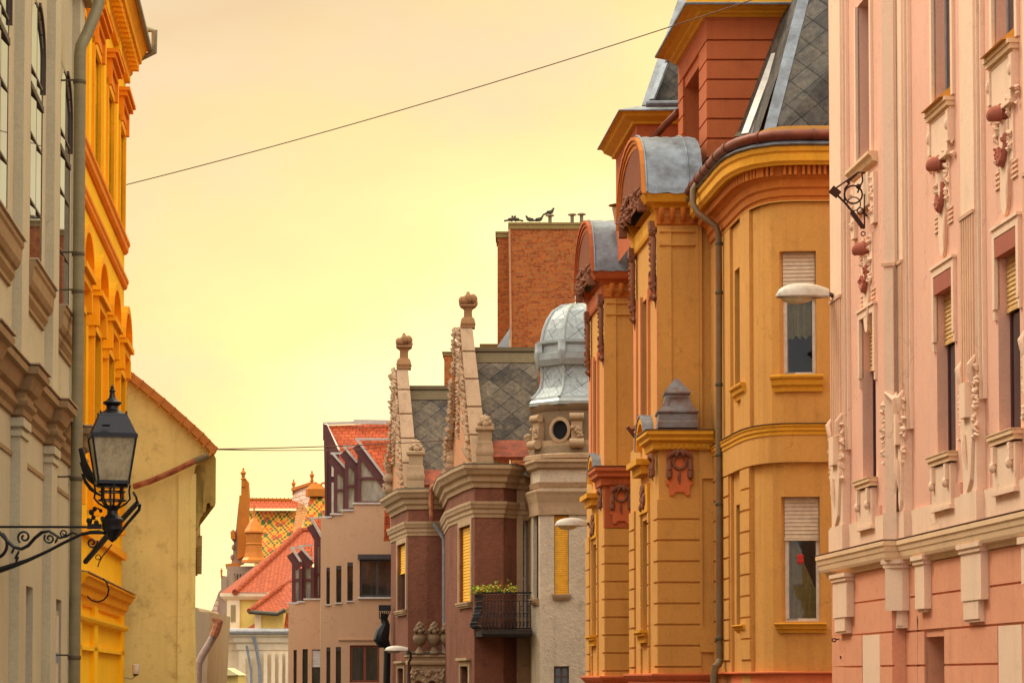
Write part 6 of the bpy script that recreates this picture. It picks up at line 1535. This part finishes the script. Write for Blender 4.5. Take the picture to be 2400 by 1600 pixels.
m.sweep(FPp, [(-.1, za), (.35, za), (.36, za-.1), (.25, za-.2), (.2, za-.4), (.1, za-.45), (.05, za-.75), (-.1, za-.75)]); m.build('cornice', M_fc, fc)
m = MB(); m.tube([FPp.p3(u, .42, za+.1, True) for u in FPp.us()], .14, 8); m.build('gutter', metal('pale_gutter', srgb(190, 184, 176), .5, .3), fc)
for x in (618, 636, 653, 669):
    m = MB(); m.pbox(FPp, x, 1530, x+8, 1700, -.02, .3); m.build('pilaster', M_fc, fc)
for x in (570, 584): 
    m = MB(); m.pbox(FPp, x, 1540, x+5, 1700, -.02, .1); m.build('pilaster', M_fc, fc)
m = MB(); m.tube([q(594, 1490, YF-.4), q(600, 1512, YF-.3), q(608, 1560, YF-.25), q(610, 1610, YF-.25)], .075, 8); m.build('downpipe', metal('blue_grey_pipe', (0, 0, 0, 1)), fc)
m = MB(); m.tube([q(578, 1512, YF-.4), q(588, 1566, YF-.3), q(589, 1620, YF-.3)], .06, 8); m.build('downpipe', metal('blue_grey_pipe', (0, 0, 0, 1)), fc)
# attic pavilion
Ya = YF+2.5
at_, z1 = blk(fc, 'attic_wall', M_fy, 560, 700, 1392, Ya, Ya+10); blk(fc, 'attic_wall', M_fc, 532, 562, 1394, Ya-.15, Ya+6)
AP = Path([(q(562, 1400, Ya-.15).x, Ya-.15), (q(532, 1400, Ya-.15).x, Ya-.15)], 1)
m = MB(); m.pbox(AP, 541, 1417, 552, 1456, -.02, .03); m.build('window', simple('far_window', srgb(150, 130, 84), .6), fc)
m = MB(); AP2 = Path([(q(646, 1390, Ya-.3).x, Ya-.3), (q(518, 1390, Ya-.3).x, Ya-.3), (q(518, 1390, Ya-.3).x-.6, Ya+8)], 1); z2 = q(600, 1389, Ya-.3).z
m.sweep(AP2, [(-.5, z2), (.05, z2), (.05, z2-.15), (-.1, z2-.3), (-.5, z2-.3)]); m.build('cornice', M_fc, fc)
def tri(pts, mat, name, par):
    m = MB(); m.poly([P(x, y, Y) for x, y, Y in pts]); return m.build(name, mat, par)
rf_ = tri([(551, 1387, Ya-.4), (642, 1388, Ya-.4), (760, 1300, Ya+2), (760, 1240, Ya+9), (704, 1243, Ya+9)], M_ft, 'roof', fc)
tri([(551, 1387, Ya-.4), (704, 1243, Ya+9), (514, 1391, Ya+8)], M_ft, 'roof', fc)
m = MB(); m.tube([P(551, 1387, Ya-.45), P(704, 1242, Ya+8.9)], .16, 8); m.build('ridge_tiles', M_ft, rf_)
m = MB(); m.tube([P(702, 1243, Ya+8.9), P(760, 1241, Ya+8.9)], .16, 8); m.build('ridge_tiles', M_ft, rf_)
# nearer dormer
Yd = YF+.4
blk(fc, 'dormer_wall', M_fc, 597, 612, 1436, Yd-.1, Yd+1, 0, q(600, 1486).z); blk(fc, 'dormer_wall', M_fy, 610, 664, 1436, Yd, Yd+3, 0, q(600, 1486).z)
rd = tri([(584, 1431, Yd-.8), (648, 1436, Yd-.8), (684, 1420, Yd-.6), (690, 1360, Yd+2), (660, 1374, Yd+2)], M_ft, 'dormer_roof', fc)
tri([(584, 1431, Yd-.8), (598, 1428, Yd+1.8), (660, 1374, Yd+2)], M_ft, 'dormer_roof', fc)
m = MB(); m.tube([P(584, 1431, Yd-.85), P(660, 1374, Yd+1.95), P(700, 1354, Yd+2.5)], .13, 8); m.build('ridge_tiles', M_ft, rd)
m = MB(); m.tube([P(583, 1433, Yd-.8), P(650, 1438, Yd-.8), P(668, 1428, Yd-.8)], .1, 8); m.build('gutter', metal('dull_clamp', (0, 0, 0, 1)), rd)
tri([(612, 1480, YF+.5), (684, 1478, YF+.5), (684, 1430, YF+2), (664, 1442, YF+2)], M_ft, 'roof', fc)
tri([(560, 1482, YF+.5), (606, 1480, YF+.5), (606, 1455, YF+2.2), (596, 1462, YF+2)], M_ft, 'roof', fc)

# ================================================================ church with glazed lozenge tiles
YC = 175
chu = thing('church', 'distant church with orange spired gable and zigzag patterned glazed tile roof', 'church', (-16, YC, 0))
def zso(name):
    m, t, b = newmat(name); b.inputs['Roughness'].default_value = .8; b.inputs['Specular IOR Level'].default_value = .2
    c = N(t, 'ShaderNodeTexCoord'); mp_ = N(t, 'ShaderNodeMapping'); mp_.inputs['Scale'].default_value = (1/.15, 1/.24, 1); t.links.new(c.outputs['UV'], mp_.inputs[0])
    s = N(t, 'ShaderNodeSeparateXYZ'); t.links.new(mp_.outputs[0], s.inputs[0])
    def M(op, a, b2=None, c2=None):
        n = N(t, 'ShaderNodeMath', operation=op)
        for i, v in enumerate((a, b2, c2)):
            if v is None: continue
            if isinstance(v, (int, float)): n.inputs[i].default_value = v
            else: t.links.new(v, n.inputs[i])
        return n.outputs[0]
    fx, fy = M('FLOOR', s.outputs[0]), M('FLOOR', s.outputs[1])
    # triangle wave across, added to the course number: nested zigzags
    w = M('ABSOLUTE', M('SUBTRACT', M('MODULO', M('ADD', fx, 4000), 14), 7))
    A_ = M('MODULO', M('ADD', M('ADD', fy, w), 4000), 7); B_ = M('MODULO', M('ADD', M('SUBTRACT', fy, w), 4000), 7)
    col = mixc(t, M('LESS_THAN', M('ABSOLUTE', M('SUBTRACT', A_, 3.2)), .6), srgb(198, 138, 40), srgb(184, 76, 38))
    col = mixc(t, M('LESS_THAN', B_, .5), col, srgb(184, 76, 38))
    col = mixc(t, M('LESS_THAN', M('ABSOLUTE', M('SUBTRACT', A_, 1.0)), .6), col, srgb(74, 88, 44))
    col = mixc(t, M('LESS_THAN', M('ABSOLUTE', M('SUBTRACT', B_, 4.0)), .4), col, srgb(74, 88, 44))
    n1 = noise(t, coords(t), 6, 3); col = mixc(t, .25, col, ramp(t, n1, [(.35, (.1, .1, .1, 1)), (.65, (.9, .9, .9, 1))]), 'OVERLAY')
    t.links.new(col, b.inputs['Base Color'])
    fr = M('ADD', M('FRACT', s.outputs[1]), M('MULTIPLY', M('FRACT', s.outputs[0]), .3)); bump(t, b, fr, .6, .05)
    MATS[name] = m; return m
M_zs = zso('zigzag_glazed_tile')
M_zr = brickmat('church_orange_tile', srgb(208, 92, 40), srgb(196, 80, 36), srgb(120, 60, 30), .3, .3, .02, .5, 0, .6, .03, .4)
M_zy = brickmat('church_ochre_tile', srgb(206, 134, 50), srgb(186, 116, 44), srgb(120, 70, 30), .3, .3, .02, .5, 0, .6, .03, .4)
M_zw = brickmat('church_pale_tile', srgb(228, 190, 160), srgb(214, 176, 146), srgb(170, 110, 80), .6, .34, .03, .5, 0, .5, .03, .3)
M_cho = plaster('church_orange', srgb(196, 116, 40), .25)
M_chs = plaster('church_grey_stone', srgb(172, 142, 116), .45)
M_cop2 = metal('orange_copper', srgb(214, 122, 26), .32, .35, .3, 1.2)
c3 = lambda L_: [P(x, y, Y) for x, y, Y in L_]
m = MB(); m.poly(c3([(582, 1196, YC+6), (697, 1196, YC+6), (697, 1189+9, YC+6), (720, 1345, YC), (600, 1345, YC), (583, 1240, YC+5)])); m.build('nave_roof', M_zs, chu)
m = MB(); m.extr(c3([(582, 1169, YC+6), (698, 1171, YC+6), (699, 1190, YC+5.2), (583, 1190, YC+5.2)]), (0, .3, 0)); m.build('ridge_band', M_zr, chu)
m = MB(); m.bar(P(582, 1169, YC+6), P(700, 1171, YC+6), .3, .15)
for i in range(12): m.lathe(P(592+i*9.3, 1170, YC+6), [(.07, 0), (.03, .14)], 4)
m.build('ridge_cresting', M_cho, chu)
m = MB(); m.poly(c3([(697, 1172, YC+6), (712, 1180, YC+5), (720, 1192, YC+4), (706, 1240, YC), (700, 1270, YC-1), (684, 1262, YC+1), (694, 1200, YC+5)])); m.build('turret_roof', M_zy, chu)
m = MB(); m.poly(c3([(684, 1172, YC+5), (690, 1150, YC+5), (728, 1136, YC+1), (722, 1190, YC), (712, 1180, YC+2)])); m.build('transept_roof', M_zw, chu)
m = MB(); m.poly(c3([(727, 1160, YC), (765, 1155, YC), (765, 1260, YC-3), (706, 1245, YC-3), (720, 1190, YC-1)])); m.build('transept_roof', M_zs, chu)
m = MB(); m.poly(c3([(728, 1136, YC+1), (736, 1142, YC+.5), (765, 1142, YC+.5), (765, 1160, YC-.2), (727, 1160, YC-.2)])); m.build('ridge_band', M_zr, chu)
m = MB(); m.bar(P(688, 1147, YC+5), P(731, 1133, YC+1), .35, .2); m.lathe(P(740, 1150, YC), [(.7, -.4), (.7, .1), (.3, .5)], 8)
m.build('ridge_cresting', M_cho, chu)
for x in (739, 758): 
    m = MB(); m.tube([P(x+5.5*math.cos(t), 1133-6*math.sin(t)+4, YC) for t in [math.pi*(-.2+1.4*i/10) for i in range(11)]], .07, 5); m.build('roof_scroll', M_cho, chu)
def pinn(x, y0, y1, w, Y, par=chu):
    s = Y/F; h = (y1-y0)*s; m = MB(); m.lathe(P(x, y1, Y), [(w*.35*s, 0), (w*.3*s, h*.35), (w*.55*s, h*.4), (w*.3*s, h*.46), (w*.35*s, h*.6), (w*.6*s, h*.72), (w*.35*s, h*.8), (w*.12*s, h*.88), (w*.25*s, h*.92), (.02, h)], 8); m.build('pinnacle', M_cho, par)
pinn(688, 1122, 1160, 9, YC+5); pinn(731, 1102, 1142, 10, YC+1)
Yg = YC-2
m = MB(); m.extr(c3([(565, 1160, Yg), (566, 1117, Yg), (568, 1112, Yg), (580, 1128, Yg), (582, 1165, Yg), (578, 1240, Yg), (575, 1300, Yg), (556, 1310, Yg), (556, 1240, Yg), (561, 1160, Yg)]), (0, 1.2, 0)); m.build('gable_tower', M_cho, chu)
pinn(570, 1095, 1140, 12, Yg); 
m = MB(); m.extr(c3([(559, 1180, Yg+.5), (562, 1170, Yg+.5), (567, 1235, Yg+.5), (570, 1320, Yg+.5), (540, 1330, Yg+.5), (546, 1300, Yg+.5), (549, 1250, Yg+.5), (553, 1240, Yg+.5)]), (0, .8, 0))
for y, x in ((1247, 546), (1262, 548), (1282, 547), (1305, 544)): m.ell(P(x, y, Yg+.5), Vector((.13, 0, 0)), Vector((0, .2, 0)), Vector((0, 0, .2)))
m.build('gable_wall', M_chs, chu)
m = MB()
for x0, y0, x1, y1 in ((556, 1265, 560, 1300), (563, 1262, 567, 1300), (557, 1222, 562, 1245)): m.extr(c3([(x0, y1, Yg+.4), (x1, y1, Yg+.4), (x1, y0, Yg+.4), (x0, y0, Yg+.4)]), (0, .2, 0))
m.build('lancet', simple('dark_trim', (0, 0, 0, 1)), chu)
m = MB(); m.extr(c3([(540, 1237+8, Yg-.2), (549, 1243, Yg-.2), (551, 1262, Yg-.2), (541, 1262, Yg-.2)]), (0, .6, 0)); m.extr(c3([(528, 1321, Yg-.3), (560, 1318, Yg-.3), (560, 1330, Yg-.3), (530, 1332, Yg-.3)]), (0, .9, 0)); m.build('stepped_coping', M_cho, chu)
m = MB(); s = Yg/F; cl = P(595, 1318, Yg-1)
m.lathe(cl, [(30*s, 0), (29*s, 6*s), (24*s, 12*s), (21*s, 24*s), (19*s, 40*s), (20*s, 43*s), (19*s, 46*s), (19*s, 66*s), (24*s, 70*s), (23*s, 74*s), (17*s, 84*s), (16*s, 86*s), (10*s, 96*s), (4*s, 104*s), (2.5*s, 112*s), (1.4*s, 135*s), (.02, 140*s)], 8, R(22.5), False); m.build('copper_lantern', M_cop2, chu)
blk(chu, 'wall', M_chs, 532, 610, 1326, Yg-.5, Yg+4, 0)
m = MB()
for x in (548, 555, 562, 570): m.extr(c3([(x, 1362, Yg-.55), (x+3, 1362, Yg-.55), (x+3, 1344, Yg-.55), (x, 1344, Yg-.55)]), (0, .1, 0))
m.build('louvre', simple('dark_trim', (0, 0, 0, 1)), chu)
m = MB(); m.extr(c3([(490, 1445, Yg-3), (500, 1420, Yg-3), (512, 1388, Yg-3), (525, 1372, Yg-3), (530, 1350, Yg-3), (545, 1345, Yg-3), (548, 1700, Yg-3), (490, 1700, Yg-3)]), (0, 1.5, 0)); m.build('wall', M_chs, chu)
m = MB(); m.extr(c3([(518, 1400, Yg-3.2), (518, 1348, Yg-3.2), (522, 1348, Yg-3.2), (531, 1350, Yg-3.2), (531, 1400, Yg-3.2)]), (0, .6, 0)); m.build('corner_turret', M_chs, chu); pinn(519, 1330, 1352, 6, Yg-3.2)
m = MB(); m.poly(c3([(490, 1445, Yg-3.3), (510, 1395, Yg-3.3), (512, 1420, Yg-3.3), (500, 1480, Yg-3.3)])); m.build('aisle_roof', M_zw, chu)
# ================================================================ far end of the left side
M_fg = plaster('far_tan', srgb(168, 144, 112), .35)
fl_ = thing('tan_end_house', 'low tan house wall with a bent gutter pipe past the gable house', 'house', (-10, 84, 0))
m = MB(); m.extr([P(x, y, 84) for x, y in ((440, 1640), (440, 1420), (462, 1423), (468, 1432), (493, 1434), (482, 1640))], (0, 6, 0)); m.build('wall', M_fg, fl_)
m = MB(); m.tube([P(x, y, 78) for x, y in ((515, 1452), (508, 1476), (492, 1505), (474, 1535), (465, 1556), (463, 1640))], .12, 10); m.build('downpipe', metal('mauve_pipe', srgb(170, 140, 120), .5, .2), fl_)
m = MB(); m.tube([P(x, y, 77.9) for x, y in ((512, 1456), (507, 1474), (500, 1490))], .135, 8); m.bar(P(498, 1450, 77.9), P(518, 1456, 77.9), .2, .12); m.build('pipe_head', metal('rusty_pipe', (0, 0, 0, 1)), fl_, 'rusted pipe head')
M_fdn = plaster('dentil_stone', srgb(178, 148, 90), .4)
m = MB(); dd_ = 0
dz = thing('far_corniced_house', 'ochre house front with dentil cornice glimpsed past the gable house edge', 'house', (-8.2, 66, 0))
FD = Path([(P(452, 1400, 58).x, 58), (P(456, 1400, 74).x, 74)], -1)
m = MB(); wall(m, FD, 0, FD.len, 0, P(470, 1236, 60).z); m.extr([Vector((P(452, 1400, 58).x-4, 58, 0)), Vector((P(452, 1400, 58).x, 58, 0)), Vector((P(452, 1400, 58).x, 58, P(470, 1236, 60).z)), Vector((P(452, 1400, 58).x-4, 58, P(470, 1236, 60).z))], (0, .3, 0)); m.build('wall', M_oli, dz)
zt_ = P(470, 1243, 60).z
m = MB(); m.sweep(FD, [(-.02, zt_), (.16, zt_), (.16, zt_-.2), (.1, zt_-.25), (.08, zt_-.5), (-.02, zt_-.5)])
u_ = .1
while u_ < FD.len: m.box(FD, u_, u_+.35, zt_-.46, zt_-.22, .05, .2); u_ += 1.1
m.build('cornice', M_fdn, dz)
kio = thing('flat_roof_kiosk', 'low yellow kiosk with a flat cream roof beyond the gable house', 'kiosk', P(515, 1600, 100))
blk(kio, 'wall', M_fy, 478, 558, 1580, 100.3, 103, 0)
m = MB(); m.extr([P(x, y, 100) for x, y in ((474, 1566), (530, 1564), (560, 1581), (479, 1583))], (0, 3, 0)); m.build('roof', simple('cream_felt', srgb(226, 206, 150), .7), kio)
m = MB(); m.extr([P(x, y, 112) for x, y in ((473, 1540), (500, 1540), (500, 1562), (473, 1562))], (0, 1, 0)); m.build('sign_panel', simple('orange_panel', srgb(222, 136, 40), .7), kio)

# ================================================================ overhead wires
def cable(pts, r, label):
    m = MB(); P3 = []
    a, b = pts; n = 24
    for i in range(n+1):
        t = i/n; p = a.lerp(b, t); p.z -= pts_sag*4*t*(1-t); P3.append(p)
    m.tube(P3, r, 5); o = m.build('overhead_cable', simple('cable_rubber', srgb(104, 76, 52), .8)); tag(o, label, 'cable')
pts_sag = .12
cable((P(293, 434, 43.2), P(1900, -46, 35.6)), .0085, 'long thin cable rising across the open sky from yellow house to orange dormer')
pts_sag = .04
cable((P(505, 1052, 45), P(1075, 1029, 66)), .011, 'upper of two thin cables from the gable house eaves to the brown gables')
cable((P(505, 1053, 45), P(905, 1049, 74)), .009, 'lower of two thin cables from the gable house eaves towards the brown house')

# ================================================================ wall lantern on wrought iron bracket
YL = 25.8; sL = YL/F
lan = thing('wall_lantern', 'old black street lantern with frosted panes on a wrought iron scroll bracket', 'lantern', P(263, 1233, YL))
lc = lambda y, x=263: P(x, y, YL)
M_lb = simple('lantern_black', srgb(30, 31, 38), .38, .3)
def frustum(m, y0, w0, y1, w1, rot=R(45)+.26, x0=263, x1=263, n=4):
    a, b = lc(y0, x0), lc(y1, x1); sq = math.sqrt(2)
    m.grid([[c+Vector((math.cos(t)*w*sL*sq, math.sin(t)*w*sL*sq, 0)) for t in [rot+2*math.pi*k/n for k in range(n)]] for c, w in ((a, w0), (b, w1))], closed=True, smooth=False, capa=True, capb=True)
# crown
m = MB(); c = lc(975)
m.lathe(c, [(30*sL, 0), (30*sL, 5*sL), (25*sL, 9*sL), (17*sL, 14*sL), (14*sL, 18*sL), (14*sL, 24*sL), (22*sL, 30*sL), (22*sL, 33*sL), (14*sL, 37*sL), (8*sL, 44*sL), (6*sL, 52*sL), (5*sL, 56*sL), (7*sL, 58*sL), (7*sL, 61*sL), (4*sL, 64*sL), (4.5*sL, 68*sL), (2*sL, 72*sL), (.001, 75*sL)], 20)
m.build('crown', M_lb, lan)
m = MB(); frustum(m, 1018, 51, 976, 33); frustum(m, 1024, 53, 1018, 53); frustum(m, 975.5, 33, 971, 31)
for sx, sy in ((-1, -1), (1, -1), (1, 1), (-1, 1)):
    a_ = R(45)+.26+math.pi/2*((sx < 0)+2*(sy < 0)); p = lc(972)+Vector((math.cos(a_), math.sin(a_), 0))*30*sL*1.41; m.lathe(p, [(2*sL, 0), (3*sL, 3*sL), (1*sL, 7*sL), (.001, 9*sL)], 6)
hood = m.build('lantern_roof', M_lb, lan)
m = MB()
m.bar(lc(1003, 250)+Vector((0, -.28, 0)), lc(1003, 268)+Vector((0, -.28, 0)), .012, .02); m.build('vent', simple('dark_void', (.006, .006, .008, 1), 1), hood)
# cage edges
m = MB(); sq = math.sqrt(2); top_, bot_ = lc(1024), lc(1131)
for kk in range(4):
    a_ = R(45)+.26+math.pi/2*kk; d_ = Vector((math.cos(a_), math.sin(a_), 0))
    m.tube([top_+d_*51*sL*sq, bot_+d_*35*sL*sq], 3.4*sL, 4)
for (c_, w) in ((top_, 51), (bot_, 35)):
    pts = [c_+Vector((math.cos(R(45)+.26+math.pi/2*kk), math.sin(R(45)+.26+math.pi/2*kk), 0))*w*sL*sq for kk in range(4)]
    for i in range(4): m.bar(pts[i], pts[(i+1) % 4], 7*sL, 8*sL)
m.build('frame', M_lb, lan)
mg, tg, bg_ = newmat('frosted_pane'); bg_.inputs['Base Color'].default_value = srgb(206, 190, 150); bg_.inputs['Roughness'].default_value = .35; bg_.inputs['Transmission Weight'].default_value = .55
n1 = noise(tg, coords(tg, (2, 2, 1.2)), 7, 5, .75); tg.links.new(mixc(tg, ramp(tg, n1, [(.42, (0, 0, 0, 1)), (.72, (.8, .8, .8, 1))]), srgb(236, 226, 190), srgb(140, 122, 84)), bg_.inputs['Base Color'])
for kk in range(4):
    a0_, a1_ = [R(45)+.26+math.pi/2*j for j in (kk, kk+1)]; D = lambda a, w, c_: c_+Vector((math.cos(a), math.sin(a), 0))*w*sL*sq
    m = MB(); A, B_, C2, D2 = D(a0_, 50, top_), D(a1_, 50, top_), D(a1_, 34, bot_), D(a0_, 34, bot_); nn = (B_-A).cross(D2-A).normalized()*.004
    m.hexa([D2, C2, C2+nn, D2+nn, A, B_, B_+nn, A+nn]); m.build('pane', mg, lan)
m = MB(); m.lathe(lc(1128), [(8*sL, 0), (8*sL, 12*sL), (11*sL, 20*sL), (12*sL, 40*sL), (8*sL, 52*sL), (.01, 58*sL)], 12); m.build('lamp_bulb', simple('opal_bulb', srgb(200, 186, 150), .3), lan)
# cage legs, collar and boss under the lantern
m = MB()
for kk in range(8):
    a_ = .26+math.pi/4*kk; d_ = Vector((math.cos(a_), math.sin(a_), 0)); r_ = 34 if kk % 2 else 44
    m.tube([lc(y)+d_*(r*sL) for y, r in ((1135, r_*.95), (1150, r_*.9), (1168, r_*.95), (1180, r_*.7), (1190, 14))], 2.6*sL, 6)
for y, r in ((1152, 30), (1172, 32)): m.tube([lc(y)+Vector((math.cos(t), math.sin(t), 0))*r*sL for t in [2*math.pi*i/16 for i in range(16)]], 2*sL, 5, True)
m.lathe(lc(1142), [(36*sL, 0), (38*sL, 3*sL), (34*sL, 8*sL)], 16)
m.build('cage', M_lb, lan)
m = MB(); m.lathe(lc(1262), [(2*sL, -8*sL), (9*sL, -2*sL), (12*sL, 4*sL), (14*sL, 12*sL), (24*sL, 22*sL), (24*sL, 36*sL), (27*sL, 42*sL), (27*sL, 46*sL), (18*sL, 52*sL), (13*sL, 58*sL), (12*sL, 66*sL), (15*sL, 70*sL), (16*sL, 76*sL), (18*sL, 78*sL)], 16); m.build('boss', M_lb, lan)
def spiral(cx, cy, r, turns, a0, sgn=1, n=30):
    return [(cx+r*(1-.78*i/n)*math.cos(a0+sgn*2*math.pi*turns*i/n), cy+r*(1-.78*i/n)*math.sin(a0+sgn*2*math.pi*turns*i/n)) for i in range(n+1)]
m = MB(); xw = P(0, 1233, YL)
LT = lambda pts, r, dy=0: m.tube([P(x, y, YL+dy) for x, y in pts], [rr*sL for rr in r] if isinstance(r, list) else r*sL, 6)
LT([(-40, 1234), (60, 1234), (230, 1234.5)], 3.2)
LT([(-50, 1338), (0, 1335), (30, 1325), (66, 1312), (110, 1292), (150, 1271), (190, 1252), (212, 1247), (232, 1246), (250, 1250)], [8, 8, 7, 5, 4, 4, 4, 5, 6, 3])
LT([(-30, 1231), (0, 1248), (18, 1268), (32, 1281), (50, 1286), (66, 1278), (82, 1260), (98, 1247), (115, 1244), (128, 1252), (140, 1260), (155, 1256), (170, 1248), (181, 1251)], [4.5]*8+[3.5]*4+[2.5]*2)
LT(spiral(57, 1258, 16, 1.35, 2.2, 1), 2.8); LT(spiral(116, 1261, 13, 1.35, -2.4, -1), 2.5); LT(spiral(150, 1249, 9, 1.2, 2.2, 1), 2.0); LT(spiral(216, 1271, 13, 1.4, -.4, 1), 2.5)
LT(spiral(-18, 1279, 38, 1.2, -.9, 1), 4.2)
for x, y in ((38, 1303), (42, 1296), (132, 1266), (30, 1290), (40, 1310)): m.ell(P(x, y, YL), Vector((4*sL, 0, 2*sL)), Vector((0, 2*sL, 0)), Vector((2*sL, 0, 7*sL)), 6, 4)
m.bar(P(205, 1233, YL), P(238, 1233, YL), 9*sL, 12*sL)
m.build('scroll_arm', M_lb, lan)
# raking stay towards the yellow house wall, on the far side
m = MB()
A1, A2 = P(322, 1178, YL+.35), P(200, 1316, YL+1.5)
m.tube([P(312, 1152, YL+.3), P(319, 1164, YL+.3), A1], 3*sL, 6); m.tube([A1, P(262, 1242, YL+.9), A2], [6*sL, 8*sL, 7*sL], 6)
m.tube([P(328, 1180, YL+.3), P(326, 1194, YL+.32), P(300, 1224, YL+.5), P(270, 1262, YL+.8)], 4*sL, 6)
m.tube([P(262, 1276, YL+.6), P(240, 1303, YL+.8), P(232, 1318, YL+.9), P(229, 1328, YL+.9)], 1.6*sL, 5)
m.tube([P(230+6*math.cos(t), 1305+6*math.sin(t), YL+.9) for t in [2*math.pi*i/10 for i in range(10)]], 1.2*sL, 5, True)
m.build('raking_stay', M_lb, lan)
m = MB()
for x0, y0, r in ((189, 1050, 1), (190, 1082, .7), (193, 1110, .6)):
    LT([(x0, y0), (x0+8, y0+32*r), (x0+20, y0+58*r), (x0+34, y0+76*r), (x0+44, y0+84*r)], [6*r, 8*r, 9*r, 6*r, 3], .4)
for x, y, r in ((222, 1192, 5), (214, 1200, 6), (219, 1212, 5), (208, 1220, 6), (236, 1196, 4), (226, 1225, 6), (240, 1215, 5)): m.ell(P(x, y, YL+.3), Vector((r*sL, 0, 2*sL)), Vector((0, 2*sL, 0)), Vector((-2*sL, 0, r*1.2*sL)), 6, 4)
LT([(212, 1228), (216, 1212), (219, 1198), (226, 1190), (236, 1194)], 2.4, .3)
m.build('leaf_scroll', M_lb, lan)
